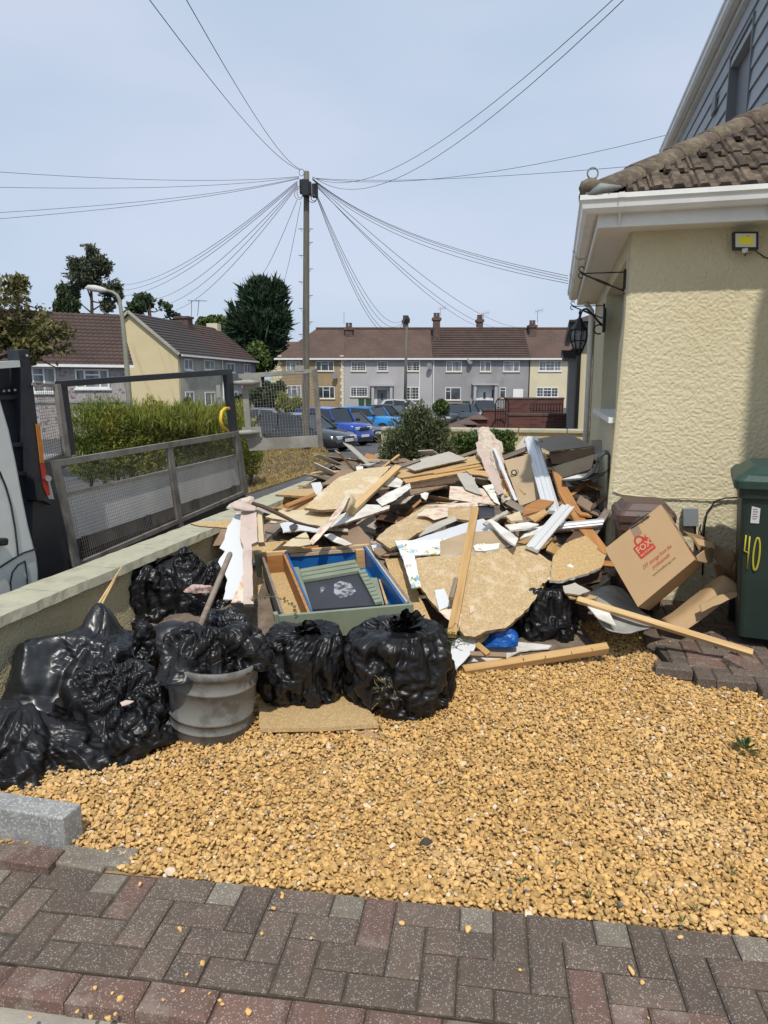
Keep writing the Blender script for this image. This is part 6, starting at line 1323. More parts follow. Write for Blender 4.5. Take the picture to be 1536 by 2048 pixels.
def sack(label, cx, yb, wpx, hpx, seed, m=None, dep=.85, lean=(0, 0), neck=.55, ear=1.0, cr_=1.0, pleat=1.0, z0=0., box=.35, hscale=1.0, name='rubbish_sack', tw=.6, group=None):
    m = m or M_bag; Yf = (lambda v: v.y)(PZ(cx, yb, z0)); w_ = wpx * Yf * 1.04 / FPX; ry = w_ / 2 * dep; yc = Yf + ry * .9; rx = wpx * (yc) / FPX / 2 * .95
    top_ = P(cx, yb - hpx, yc).z; Ht = (top_ - z0) * hscale; c = Vector((P(cx, yb, yc).x, yc, z0))
    nu, nv = 200, 129; th_ = np.linspace(0, 2*np.pi, nu, endpoint=False); t = np.linspace(0, 1, nv)
    kt = [0, .06, .16, .3, .45, .6, .70, .78, .86, .91, .95, 1.0]
    kr = [0, .62, .90, 1.0, 1.02, 1.0, .93, .76, .42, .15, .24 * ear, .34 * ear]; kz = [0.0, .0, .05, .22, .42, .64, .78, .88, .90, .88, .94, .99]
    rr = np.interp(t, kt, kr); zz = np.interp(t, kt, kz); 
    ker = np.array([1, 2, 3, 2, 1]) / 9.0; rr[2:-2] = np.convolve(rr, ker, 'valid'); zz[2:-2] = np.convolve(zz, ker, 'valid')
    T, TH = np.meshgrid(t, th_, indexing='ij'); RR, ZZ = rr[:, None] * np.ones_like(TH), zz[:, None] * np.ones_like(TH)
    TH2 = TH + tw * (T - .5) * np.clip(T - .55, 0, 1) * 4
    cs, sn = np.cos(TH2), np.sin(TH2); sup = (np.abs(cs)**(2+2*box) + np.abs(sn)**(2+2*box)) ** (-1/(2+2*box)) if box > 0 else 1
    fade = np.clip((.85 - T) / .3, 0, 1); sup = 1 + (sup - 1) * fade
    ux, uy = cs * RR * sup, sn * RR * sup
    p = np.stack([ux.ravel() * rx, uy.ravel() * ry, ZZ.ravel() * Ht], -1); dirv = np.stack([cs.ravel(), sn.ravel(), .35 * (ZZ.ravel() - .4)], -1); dirv /= np.linalg.norm(dirv, axis=1)[:, None]
    Tf = T.ravel(); s_ = max(rx, .12)
    low = vnoise(p, 3.2 / s_ * .5, seed) * .13 * s_ + vnoise(p, 3.2 / s_, seed + 1) * .06 * s_
    ph = np.stack([np.cos(TH.ravel()), np.sin(TH.ravel()), Tf * .25], -1)
    pl = (ridged(ph, 5.5, seed + 2, 2) * .6 + ridged(ph, 12, seed + 5, 2) * .4) * pleat * .055 * s_ * np.clip((Tf - .35) / .35, .12, 1) * np.clip(Tf / .1, 0, 1)
    q = p * np.array([1, 1, 1.0]); wr_ = ridged(q * np.array([.35, .35, 1.5]) + .15 * np.stack([vnoise(q, 4, seed+8)]*3, -1), 9 / s_ * .25 * 1.2, seed + 4, 3) * .03 * s_ * np.clip(1.1 - Tf * .6, 0, 1)
    cz = crumple(q, 1.3 / s_, seed + 31) * .08 * s_ * cr_
    base_w = np.clip(Tf / .12, 0, 1)
    p = p + dirv * ((low + pl + wr_ + cz) * base_w)[:, None]
    earw = np.clip((Tf - .9) / .1, 0, 1); p[:, 2] += earw * (vnoise(ph * np.array([2, 2, 0]), 1.2, seed + 40) * .07 * Ht + crease(ph, 1.5, seed+41) * .03 * Ht) * ear; p[:, 0] += earw * .12 * rx; p[:, 1] -= earw * .25 * ry
    hh = np.clip(p[:, 2] / max(Ht, .01), 0, 1.2); p[:, 0] += lean[0] * rx * hh ** 2; p[:, 1] += lean[1] * ry * hh ** 2
    p = film(p, dirv, nu, nv, s_, seed, au=.42 * cr_, av=.20 * cr_, amt=.75)
    p += np.array([c.x, c.y, c.z]); o = npmesh(name, p, grid_faces(nu, nv, True), m, None, True, origin=c); tag(o, label, 'rubbish bag', group); return o, c, rx, ry, Ht
def heap(label, c, r3, seed, spikes=(), cr_=1.0, m=None, yaw=0, n=(240, 153), name='rubbish_sack', taut=0, flatten=.35, cf=1.0, facets=22, sharp=13, zfl=None):
    m = m or M_bag; nu, nv = n; th_ = np.linspace(0, 2*np.pi, nu, endpoint=False); ph = np.linspace(-.28, np.pi/2, nv); PH, TH = np.meshgrid(ph, th_, indexing='ij')
    d = np.stack([np.cos(PH)*np.cos(TH), np.cos(PH)*np.sin(TH), np.sin(PH)], -1).reshape(-1, 3); rad = np.ones(len(d))
    for (v, a, k) in spikes: v = np.array(v, float); v /= np.linalg.norm(v); rad += a * np.clip(d @ v, 0, 1) ** k
    if facets:
        rf = np.random.RandomState(seed + 500); N_ = rf.normal(size=(facets, 3)); N_[:, 2] = np.abs(N_[:, 2]) * .9 - .15; N_ /= np.linalg.norm(N_, axis=1)[:, None]; hh = rf.uniform(.72, 1.0, facets)
        q = np.clip(d @ N_.T, 0, None) / hh; rad = rad * np.minimum((q ** sharp).sum(1) ** (-1 / sharp), 1.18)
    p = d * rad[:, None] * np.array(r3); s_ = float(np.mean(r3[:2]))
    rad2 = vnoise(p, 2.0 / s_, seed) * .12 * s_
    cz = crumple(p, 1.3 * cf / s_, seed + 31) * .14 * s_ * cr_
    p = p + d * (rad2 + cz)[:, None]
    if nu >= 200: p = film(p, d, nu, nv, s_, seed, au=.45 * cr_, av=.32 * cr_, zmin=(-c[2] - .02 if zfl is None else zfl), amt=1.25)
    ca, sa = math.cos(yaw), math.sin(yaw); x = p[:, 0]*ca - p[:, 1]*sa; y = p[:, 0]*sa + p[:, 1]*ca; p[:, 0], p[:, 1] = x, y
    p += np.array(list(c)); o = npmesh(name, p, grid_faces(nu, nv, True), m, None, True, origin=Vector(c)); return tag(o, label, 'rubbish bag')
# ------------------------------------------------------------------ buried core of the heap
def mound_z(X_, Y_):
    h = np.interp(Y_, [3.95, 4.3, 4.7, 5.2, 5.8, 6.5, 7.3, 7.9, 8.6, 9.2], [0, .06, .13, .30, .46, .60, .72, .80, .60, 0]); lx = WA.x + (Y_ - WA.y) * U.x / U.y
    rx_ = np.where(Y_ > HC.y, HC.x + (Y_ - HC.y) * U.x / U.y, 1.35); e = np.clip((X_ - lx - .02) / .35, 0, 1) * np.clip((rx_ - X_) / .18, 0, 1); return h * e ** .5
gx, gy = np.meshgrid(np.linspace(-1.9, 2.4, 120), np.linspace(3.9, 9.3, 140)); pz = mound_z(gx, gy); pm = np.stack([gx.ravel(), gy.ravel(), pz.ravel()], -1); pm[:, 2] += .05 * vnoise(pm, 5, 3) * (pm[:, 2] > .02) - .01
o = npmesh('rubble', pm, grid_faces(120, 140), mat('rubble_dust', (.20,.155,.115), (.10,.078,.06), .95, 12, 8, bump=1, bscale=30), None, False); tag(o, 'dusty brown rubble core under the boards of the heap', 'rubble', kind='stuff')
rr_ = random.Random(17); k = MB(); pal = [M_dwood, M_grey, M_mdf, M_orng, M_pine, M_wpap, M_chip, M_lino, M_gbd, M_plstr]
wts = [3, 4, 4, 3, 4, 3, 4, 1, 4, 2]
for i in range(330):
    Y_ = rr_.uniform(4.35, 8.6); lx = WA.x + (Y_ - WA.y) * U.x / U.y + .1; rx_ = HC.x + max(0, Y_ - HC.y) * U.x / U.y - .12; rx_ = min(rx_, 1.45 if Y_ < 5.2 else 9); X_ = rr_.uniform(lx, rx_); z = float(mound_z(np.array(X_), np.array(Y_)))
    if z < .04 or (Y_ < 4.75 and X_ > 0) or X_ < -.85 + (Y_ - 5.2) * .0 - max(0, Y_ - 5.2) * 1.5 or (Y_ < 5.2 and X_ < .0): continue
    L_ = rr_.uniform(.25, .8); w_ = rr_.uniform(.04, .2); t_ = rr_.choice([.006, .01, .014, .02]); a = rr_.uniform(0, 6.28); el = rr_.gauss(0, .25)
    d = Vector((math.cos(a)*math.cos(el), math.sin(a)*math.cos(el), math.sin(el))); c = Vector((X_, Y_, z + rr_.uniform(-.04, .04))); k.bar(c - d*L_/2, c + d*L_/2, w_, t_, (rr_.gauss(0, .35), rr_.gauss(0, .35), 1), rr_.choices(range(10), wts)[0])
o = k.build('rubble', pal); tag(o, 'splintered timber, board and plaster offcuts filling the gaps of the heap', 'rubble', kind='stuff')
B = board; BD = 'board'
# ------------------------------------------------------------------ left: plasterboards, strips on the wall
B('chipboard_sheet', 'chipboard sheet lying under the sage green drawer box on its left', BD, [(500, 1086), (600, 1080), (720, 1270), (690, 1300), (505, 1290)], M_chip, .018, A=[(500, 1086, 5.4), (600, 1080, 5.42), (690, 1300, 4.25)], edge=M_edge)
B('plasterboard', 'torn white plasterboard leaning at the left end of the heap beside the wall', 'plasterboard', [(474, 1024), (486, 1030), (489, 1199), (446, 1199), (455, 1160), (436, 1124), (450, 1102), (439, 1096), (449, 1078), (455, 1053)], M_pwhite, .012, A=[(480, 1030, 4.95), (446, 1199, 4.35), (489, 1199, 4.35), (450, 1100, 4.7)], jag=.004, edge=M_plstr)
B('plaster_strip', 'tall strip of pinkish lined plasterboard between the white sheet and the drawer box', 'plasterboard', [(482, 1023), (512, 1020), (516, 1083), (503, 1088), (507, 1208), (487, 1208), (486, 1091), (479, 1075)], M_pink, .03, A=[(482, 1023, 4.9), (512, 1020, 4.92), (507, 1208, 4.25)], jag=.003, edge=M_plstr)
B('plaster_strip', 'narrow beige board strip right of the pinkish plasterboard strip', 'plasterboard', [(511, 1016), (523, 1023), (528, 1084), (515, 1085)], M_paper, .05, A=[(511, 1016, 5.0), (528, 1084, 4.78), (515, 1085, 4.78)], edge=M_plstr)
B('plaster_shard', 'peachy triangular paper shard at the foot of the white plasterboard', 'plasterboard', [(486, 1150), (488, 1205), (462, 1205), (474, 1178)], M_florr, .006, A=[(486, 1150, 4.5), (488, 1205, 4.28), (462, 1205, 4.28)], jag=.003)
heap('crumpled lump of torn plaster and paper on top of the pinkish strip', P(492, 1010, 4.98), (.075, .05, .055), 71, [((.6, 0, 1), .5, 6), ((-1, 0, -.2), .9, 8)], 1.2, M_plstr, n=(80, 60), name='plaster_lump')['category'] = 'plaster'
sheet('torn_paper', 'frayed loop of torn lining paper hanging left of the plaster lump', 'paper', [[(461, 1008, 4.9), (480, 1004, 4.9), (515, 1013, 4.95)], [(465, 1016, 4.87), (485, 1019, 4.85), (512, 1020, 4.9)], [(470, 1021, 4.9), (490, 1022, 4.86), (510, 1022, 4.9)]], M_pink, .004)
B('wood_strip', 'short flat chipboard strip lying on the wall coping left of the heap', BD, [(381, 1047), (461, 1040), (461, 1056), (400, 1052)], M_chip, .01, A=[(381, 1047, 5.05), (461, 1041, 5.2), (461, 1056, 5.1)], jag=.002, edge=M_edge)
B('chipboard_piece', 'broken chipboard piece resting on the coping farther along the wall', BD, [(551, 989), (576, 979), (627, 977), (641, 990), (603, 992)], M_chip, .018, A=[(551, 989, 6.3), (627, 977, 6.6), (603, 992, 6.25)], jag=.004, edge=M_edge)
B('plaster_piece', 'small white plaster offcut standing upright behind the reddish batten', 'plaster', [(622, 966), (641, 964), (645, 975), (640, 994), (634, 996)], M_pwhite, .01, A=[(622, 966, 6.0), (641, 964, 6.0), (634, 996, 5.95)], jag=.002, edge=M_plstr)
plank('batten', 'reddish pine batten with notched edge at the left back of the heap', 'batten', (574, 1010, 5.55), (648, 981, 6.1), 10, .03, M_orng)
k = MB(); k.tube([P(505, 1006, 4.95), P(525, 1013, 4.92), P(550, 1024, 4.9), P(590, 1044, 4.88), P(636, 1056, 4.9)], [.012, .016, .016, .012, .006], 8); o = k.build('branch', M_dwood, origin=P(550, 1024, 4.9), smooth=True); tag(o, 'crooked dark brown splintered wood strip bridging from the plaster lump into the heap', 'wood strip')
B('hardboard', 'dark brown hardboard sheet standing at the back above the wall', BD, [(643, 969), (687, 936), (712, 946), (690, 968)], M_mdf, .006, A=[(643, 969, 6.5), (687, 936, 6.7), (712, 946, 6.6)], jag=.003)
# boards fanned out at the left centre
B('board', 'thin beige board underneath the reddish batten', BD, [(565, 1016), (640, 990), (700, 1000), (660, 1028), (560, 1022)], M_chip, .01, dY=.1, jag=.003, edge=M_edge)
B('board', 'pale board with thick layered edge below the flaking chipboard', BD, [(530, 1034), (560, 1020), (640, 1020), (700, 1030), (655, 1054), (600, 1046)], M_paper, .02, dY=.05, jag=.004, edge=M_edge)
B('board', 'grey weathered plank end poking out under the crooked strip', BD, [(530, 1060), (566, 1040), (572, 1046), (533, 1078)], M_grey, .03, dY=-.02, jag=.003)
B('chipboard_sheet', 'large flaking cream chipboard sheet sloping down to the left', BD, [(676, 955), (722, 938), (782, 932), (712, 1006), (690, 1016), (646, 1020), (609, 1016), (640, 985)], M_chipl, .02, dY=-.16, jag=.005, edge=M_edge)
plank('timber', 'sawn light timber along the right edge of the flaking chipboard', 'timber', (797, 930, 6.45), (700, 1020, 5.3), 15, .035, M_lpine)
B('board', 'white faced board with raw edge jutting right below the flaking chipboard', BD, [(700, 1020), (722, 1008), (780, 1011), (778, 1017), (662, 1055), (650, 1046)], M_wpap, .016, dY=-.1, jag=.004, edge=M_edge)
sheet('wallpaper_strip', 'curling strip of rose wallpaper backed board running down to the front left', 'wallpaper', [[(690, 992, 5.25), (676, 1016, 5.1), (655, 1042, 4.95), (636, 1062, 4.8), (620, 1084, 4.68)], [(700, 990, 5.22), (688, 1016, 5.06), (668, 1044, 4.88), (650, 1064, 4.76), (626, 1089, 4.66)]], M_florr, .006, nois=.006)
sheet('paper_curl', 'tan inside of a curled paper sheet below the light timber', 'paper', [[(690, 991, 5.25), (702, 988, 5.3), (712, 1000, 5.32)], [(688, 1006, 5.15), (703, 1004, 5.22), (706, 1014, 5.24)], [(676, 1024, 5.1), (694, 1024, 5.15), (690, 1030, 5.2)]], M_paper, .004)
for i, (p_, m_, l_) in enumerate(([[(560, 1047), (575, 1043), (640, 1056), (636, 1064), (600, 1060), (566, 1064)], M_pwhite, 'long white torn plastic trim below the crooked strip'], [[(578, 1052), (590, 1046), (596, 1052), (584, 1060)], M_lino, 'small black chip of lino beside the white torn trim'],
    [[(648, 1070), (662, 1066), (706, 1088), (690, 1091), (664, 1082)], M_wpap, 'torn white paper scrap behind the drawer box'], [[(640, 1052), (696, 1058), (697, 1063), (640, 1060)], M_gbd, 'thin grey strip behind the wallpaper strip'], [[(700, 1044), (716, 1050), (741, 1078), (742, 1092), (690, 1088), (660, 1072)], M_mdf, 'brown hardboard scrap immediately behind the drawer box'],
    [[(580, 1080), (606, 1066), (612, 1064), (624, 1088), (600, 1093), (565, 1092)], M_paper, 'cream curved paper peaked behind the drawer box on its left'], [[(742, 1090), (768, 1088), (800, 1092), (790, 1104), (750, 1106)], M_pwhite, 'white board scrap right of the back of the drawer box'], [[(746, 1096), (766, 1094), (780, 1102), (760, 1112), (750, 1106)], M_mdf, 'small brown curved scrap right of the drawer box'])):
    B('offcut', l_, 'offcut', p_, m_, .008, dY=[-.05, -.1, .0, .02, .1, -.02, .0, -.06][i], jag=.004, edge=M_edge if m_ is not M_pwhite else M_plstr)
# middle stack of thin boards at the back
st_ = [([(757, 990), (790, 972), (912, 945), (935, 955), (880, 975), (780, 1001)], M_mdf, 'long thin brown board, lowest of the stack at the back of the heap', .10, .014),
       ([(806, 962), (900, 948), (940, 952), (925, 962), (820, 974)], M_dwood, 'dark splintered board third from the top of the back stack', .02, .014),
       ([(802, 955), (900, 930), (968, 925), (975, 935), (900, 950), (812, 966)], M_pine, 'raw edged pine board second from the top of the back stack', -.06, .022),
       ([(780, 945), (830, 935), (968, 908), (975, 922), (870, 945), (800, 956)], M_chip, 'ragged chipboard strip just under the grey board at the back', -.12, .02),
       ([(812, 935), (842, 923), (840, 918), (898, 903), (934, 918), (900, 925), (830, 941)], M_gbd, 'pale grey board lying on top of the back stack', -.26, .012)]
for p_, m_, l_, d_, t_ in st_: B('board', l_, BD, p_, m_, t_, dY=d_, jag=.004, edge=M_edge, xdir=(p_[0], p_[3]))
for i, (a, b_, w_, m_, l_) in enumerate((((770, 942, 6.7), (860, 912, 7.5), 8, M_grey, 'weathered grey strip pointing to the bush behind the light timber'), ((868, 946, 6.45), (960, 930, 6.7), 6, M_pine, 'slim pine strip lying on the back stack'), ((920, 913, 7.3), (972, 895, 7.7), 8, M_grey, 'grey broken slat behind the plaster covered post'), ((770, 952, 6.4), (830, 962, 6.3), 7, M_dwood, 'dark short stick left of the back stack'), ((925, 930, 7.1), (985, 912, 7.4), 6, M_dwood, 'dark narrow slat behind the plaster covered post'))):
    plank('slat', l_, 'slat', a, b_, w_, .016, m_)
for i, (p_, m_, l_, d_) in enumerate((([(758, 958), (792, 952), (806, 962), (800, 975), (770, 972)], M_wpap, 'crumpled lilac white paper behind the light timber', -.08), ([(752, 1000), (778, 984), (820, 966), (822, 976), (790, 1000), (764, 1012)], M_wpap, 'pale torn strip alongside the long brown board', -.14), ([(780, 1010), (800, 996), (830, 990), (810, 1006)], M_gbd, 'grey plastered chip in the dark gap of the heap', .1),
    ([(840, 988), (850, 984), (858, 986), (852, 1001), (843, 994)], M_wpap, 'small torn cream paper flap hanging in the dark gap', -.2), ([(900, 972), (960, 976), (985, 985), (992, 1010), (940, 1004), (898, 998)], M_florr, 'rose patterned wallpaper board in the middle of the heap', -.2),
    ([(913, 946), (940, 945), (965, 990), (950, 986), (930, 978)], M_gbd, 'grey beige angled card over the rose patterned board', -.26), ([(938, 942), (974, 948), (978, 960), (950, 955), (948, 970), (940, 960)], M_wpap, 'white torn paper under the pine offcut behind the plaster post', -.2), ([(930, 940), (972, 942), (978, 954), (960, 950), (940, 948)], M_pine, 'pale pine offcut beside the plaster covered post', -.3),
    ([(965, 972), (985, 968), (1000, 1010), (988, 1004)], M_flor, 'floral wallpaper scrap left of the plaster post foot', -.26), ([(957, 1011), (988, 1013), (990, 1032), (958, 1037)], M_slate, 'small square of dark slate coloured board in the middle', -.1))):
    B('offcut', l_, 'offcut', p_, m_, .008, dY=d_, jag=.004, edge=M_edge)
# central boards
B('chipboard_sheet', 'chipboard sheet with peeling pink wallpaper behind the long upright batten', BD, [(849, 1012), (957, 1008), (955, 1033), (942, 1041), (909, 1037), (834, 1066), (812, 1082), (780, 1097), (752, 1078), (772, 1058)], M_chipd, .02, dY=-.15, jag=.004, edge=M_edge)
B('wallpaper_scrap', 'ragged peach wallpaper scrap stuck on the sheet behind the batten', 'wallpaper', [(833, 1030), (850, 1018), (897, 1014), (895, 1032), (868, 1040), (858, 1034)], M_florr, .002, A=[(833, 1030, 5.2), (897, 1014, 5.38), (868, 1040, 5.08)], jag=.004)
B('board', 'narrow board face covered with pink spotted wallpaper above the peeling chipboard', BD, [(850, 1010), (955, 1004), (956, 1012), (905, 1014)], M_florr, .01, dY=-.2, jag=.002)
sheet('torn_paper', 'long torn grey paper edge curling over the middle chipboard', 'paper', [[(834, 1064, 5.0), (862, 1050, 5.05), (886, 1040, 5.1), (912, 1033, 5.15)], [(838, 1074, 4.93), (868, 1062, 4.95), (890, 1052, 5.0), (914, 1042, 5.1)]], M_gbd, .006)
B('plasterboard', 'white board edge showing between the chipboard sheets in the middle', 'plasterboard', [(819, 1082), (930, 1046), (966, 1037), (1010, 1064), (930, 1092)], M_pwhite, .012, dY=-.16, jag=.003)
B('board', 'plain tan board right of the long batten', BD, [(880, 1082), (936, 1064), (1008, 1060), (1022, 1088), (990, 1100), (880, 1110)], M_beige, .016, dY=-.18, jag=.003, edge=M_wpap)
B('wallpaper_board', 'white board with blue and yellow floral wallpaper under the big front chipboard', BD, [(790, 1081), (860, 1080), (940, 1072), (944, 1104), (829, 1110), (842, 1173), (823, 1175), (806, 1118)], M_flor, .010, A=[(790, 1081, 4.75), (940, 1072, 4.86), (842, 1173, 4.22), (823, 1175, 4.2)], jag=.002)
B('floral_scrap', 'faded blue floral patch on the plain tan board', 'wallpaper', [(946, 1092), (958, 1086), (980, 1088), (1000, 1086), (998, 1096), (970, 1102), (950, 1101)], M_flor, .0015, A=[(946, 1092, 4.66), (1000, 1086, 4.72), (970, 1102, 4.6)], jag=.004)
B('chipboard_sheet', 'chipboard sheet right of the drawer box under the floral board', BD, [(770, 1118), (800, 1116), (812, 1130), (862, 1240), (880, 1270), (830, 1262), (790, 1180)], M_chip, .018, A=[(770, 1118, 4.7), (812, 1130, 4.66), (880, 1270, 4.02)], edge=M_edge)
big = B('chipboard_sheet', 'largest chipboard sheet with broken ragged edges lying across the front of the heap', BD, [(827, 1134), (832, 1116), (947, 1106), (1051, 1091), (1080, 1108), (1113, 1131), (1106, 1150), (1078, 1186), (1057, 1216), (1040, 1232), (1010, 1256), (972, 1262), (950, 1274), (929, 1272), (916, 1258), (897, 1234), (876, 1219), (854, 1194), (838, 1166)], M_chipd, .024, A=[(832, 1116, 4.52), (1051, 1091, 4.75), (1113, 1131, 4.5), (929, 1272, 3.93)], jag=.006, edge=M_edge)
def onbig(pts, nm, l_, m_, c_, e=.01, j=.003): B(nm, l_, c_, pts, m_, .004, A=[(832, 1116, 4.52-e), (1051, 1091, 4.75-e), (1113, 1131, 4.5-e), (929, 1272, 3.93-e)], jag=j)
onbig([(869, 1180), (889, 1177), (901, 1212), (878, 1221)], 'plaster_piece', 'small white torn rectangle stuck on the big front chipboard', M_pwhite, 'plaster')
onbig([(938, 1212), (948, 1210), (948, 1222), (940, 1228)], 'paper_scrap', 'tiny cream scrap stuck on the lower part of the big chipboard', M_paper, 'paper')
onbig([(878, 1222), (906, 1216), (925, 1230), (915, 1262), (898, 1240)], 'wallpaper_scrap', 'pink paper scrap on the lower left corner of the big chipboard', M_florr, 'wallpaper')
plank('batten', 'long pine batten standing across the big front chipboard', 'batten', (950, 1016, 5.05), (903, 1268, 3.86), 17, .034, M_pine)
plank('splinter', 'short splintered grey wood piece beside the long batten', 'splinter', (912, 1155, 4.22), (902, 1194, 4.06), 9, .02, M_grey)
# plaster covered post at the top
post_pts = [(965, 862, 7.2), (975, 880, 7.1), (985, 905, 6.95), (1000, 940, 6.7), (1012, 975, 6.4), (1022, 1008, 6.1)]
t_ = thing('plaster_post', 'tall timber post thickly crusted with broken cream plaster at the top of the heap', 'post', P(1000, 940, 6.7))
k = MB(); k.tube([P(*p) for p in post_pts], [.03, .04, .045, .045, .045, .04], 6); k.build('timber_core', M_orng, t_)
nu, nv = 60, 150; th_ = np.linspace(0, 2*np.pi, nu, endpoint=False); tt = np.linspace(0, 1, nv); cen = np.array([list(P(*p)) for p in post_pts]); ct = np.stack([np.interp(tt, np.linspace(0, 1, 6), cen[:, i]) for i in range(3)], -1)
ax_ = (cen[-1]-cen[0]); ax_ /= np.linalg.norm(ax_); e1 = np.cross(ax_, [0, 1, 0]); e1 /= np.linalg.norm(e1); e2 = np.cross(ax_, e1)
pv = (ct[:, None, :] + (np.cos(th_)[None, :, None]*e1*.078 + np.sin(th_)[None, :, None]*e2*.06)*np.interp(tt, [0, .05, .3, .6, 1], [.35, .8, 1.15, .9, .75])[:, None, None]).reshape(-1, 3); out_ = pv - np.repeat(ct, nu, 0)
on_ = out_ / (np.linalg.norm(out_, axis=1)[:, None] + 1e-9); pv = pv + on_ * (crease(pv, 9, 5) * .09 + ridged(pv, 12, 3, 3) * .025 + vnoise(pv, 5, 9) * .03)[:, None]
npmesh('plaster_crust', pv, grid_faces(nu, nv, True), M_plstr, t_, True)
B('lining_paper', None, None, [(952, 885), (962, 878), (975, 905), (1000, 965), (1010, 985), (996, 990), (975, 950), (963, 918), (955, 905)], M_pink, .006, A=[(952, 885, 7.0), (975, 905, 6.9), (1010, 985, 6.25), (996, 990, 6.2)], jag=.004, parent=t_)
B('torn_flap', None, None, [(978, 870), (1004, 884), (1007, 905), (998, 900), (985, 888)], M_pink, .006, A=[(978, 870, 7.05), (1004, 884, 7.0), (998, 900, 6.9)], jag=.003, parent=t_)
plank('metal_trim', 'thin white metal trim along the right side of the plaster covered post', 'trim', (988, 895, 6.85), (1032, 1000, 5.95), 6, .008, M_pwhite)
plank('plank', 'short brown broken plank end at the foot of the plaster covered post', 'plank', (1015, 1002, 5.75), (1050, 1022, 5.6), 16, .02, M_grey)
hb1 = B('board', 'beige painted board with a round wire hole leaning behind the white moulding', BD, [(1008, 921), (1060, 908), (1078, 998), (1040, 1012)], M_beige, .018, A=[(1008, 921, 6.7), (1060, 908, 6.7), (1040, 1012, 6.0)], edge=M_edge)
k = MB(); k.tube([P(1028 + 5*math.cos(a), 945 + 5*math.sin(a), 6.42) for a in np.linspace(0, 6.28, 14)], .006, 5); k.tube([P(1028 + 9*math.cos(a), 943 + 6*math.sin(a), 6.41) for a in np.linspace(-1, 2.2, 10)], .003, 4); o = k.build('wire_ring', M_lino, origin=P(1028, 945, 6.42)); tag(o, 'coiled black wire ring stuck in the hole of the beige board', 'wire')
# white mouldings
mp1 = [(0, .0), (.03, .006), (.10, .007), (.14, .002), (.30, .003), (.36, .012), (.60, .014), (.66, .006), (.84, .004), (.90, .012), (1, .008)]
moulding('long white painted skirting leaning down through the middle right of the heap', (1062, 876, 7.2), (1104, 1024, 5.55), 29, mp1, M_pwhite, cut=(.02, .03))
moulding('white painted skirting piece angled down to the left below the long one', (1136, 1012, 5.15), (1064, 1097, 4.62), 27, mp1, M_pwhite, cut=(-.02, .0))
moulding('short white skirting piece pointing right over the orange plank', (1105, 1054, 5.05), (1207, 1044, 5.05), 15, mp1, M_pwhite, cut=(0, .03))
B('plasterboard', 'small white board behind the top of the long skirting', 'plasterboard', [(1048, 880), (1056, 872), (1075, 874), (1082, 884), (1060, 890)], M_pwhite, .012, A=[(1048, 880, 7.5), (1075, 874, 7.5), (1060, 890, 7.4)], jag=.002)
B('board', 'pale grey sliver board left of the top of the long skirting', BD, [(1030, 900), (1043, 880), (1050, 873), (1060, 880), (1050, 898)], M_gbd, .012, A=[(1030, 900, 7.4), (1050, 873, 7.6), (1050, 898, 7.4)], jag=.003, edge=M_edge)
plank('plank', 'weathered brown plank running behind the plaster post to the hardboard panel', 'plank', (1003, 916, 7.15), (1085, 884, 7.0), 11, .02, M_grey)
# right back
pnl = thing('hardboard_box', 'large brown hardboard panel box lying flat on top of the heap against the house', 'panel', P(1120, 890, 7.2))
B('panel_top', None, None, [(1066, 878), (1139, 868), (1188, 892), (1100, 902), (1080, 892)], M_gbd if 0 else mat('taupe_panel', (.30,.255,.205), (.27,.225,.18), .75, 4, 4), .01, A=[(1066, 878, 7.1), (1139, 868, 7.5), (1188, 893, 6.75), (1100, 902, 6.65)], jag=.002, parent=pnl)
B('panel_front', None, None, [(1099, 904), (1188, 895), (1184, 914), (1150, 926), (1104, 928)], M_mdf, .01, A=[(1099, 904, 6.66), (1188, 895, 6.74), (1104, 928, 6.62)], jag=.004, parent=pnl)
sheet('board_flap', 'thin translucent brown sheet flap touching the yellow wall', 'sheet', [[(1180, 882, 7.0), (1200, 880, 6.95), (1212, 886, 6.9)], [(1182, 895, 6.9), (1198, 896, 6.85), (1208, 898, 6.8)], [(1180, 912, 6.8), (1190, 908, 6.75), (1203, 904, 6.72)]], mat('brown_film', (.25,.20,.15), None, .5), .003)
B('board', 'tan board below the hardboard panel on the right', BD, [(1104, 934), (1190, 908), (1182, 938), (1124, 956)], M_beige, .012, A=[(1104, 934, 6.5), (1190, 908, 6.6), (1124, 956, 6.2)], jag=.003, edge=M_edge)
sheet('lino_roll', 'curled roll of black lino standing against the yellow wall', 'lino', [[(1122, 960, 6.05), (1165, 952, 6.1), (1188, 938, 6.1), (1196, 912, 6.1), (1212, 901, 6.1), (1224, 912, 6.1), (1222, 932, 6.05), (1200, 950, 6.0), (1160, 961, 5.98)], [(1126, 962, 5.8), (1168, 957, 5.8), (1190, 942, 5.8), (1199, 918, 5.8), (1213, 908, 5.8), (1221, 917, 5.8), (1218, 936, 5.8), (1200, 953, 5.75), (1162, 962, 5.75)]], M_lino, .006, nois=.002)
B('paper_sheet', 'dirty white sheet lying under the black lino roll', 'sheet', [(1124, 958), (1160, 948), (1192, 946), (1212, 944), (1190, 955), (1130, 963)], M_wpap, .004, A=[(1124, 960, 6.0), (1212, 945, 5.95), (1160, 964, 5.75)], jag=.003)
B('plank', 'broad orange pine plank sloping down right behind the skirting pieces', 'plank', [(1105, 938), (1122, 952), (1172, 1040), (1216, 1098), (1212, 1108), (1196, 1100), (1158, 1058), (1118, 985)], M_orng, .03, A=[(1105, 938, 6.2), (1122, 952, 6.1), (1216, 1098, 4.75), (1158, 1058, 5.05)], edge=M_orng, xdir=((1112, 945), (1206, 1100)))
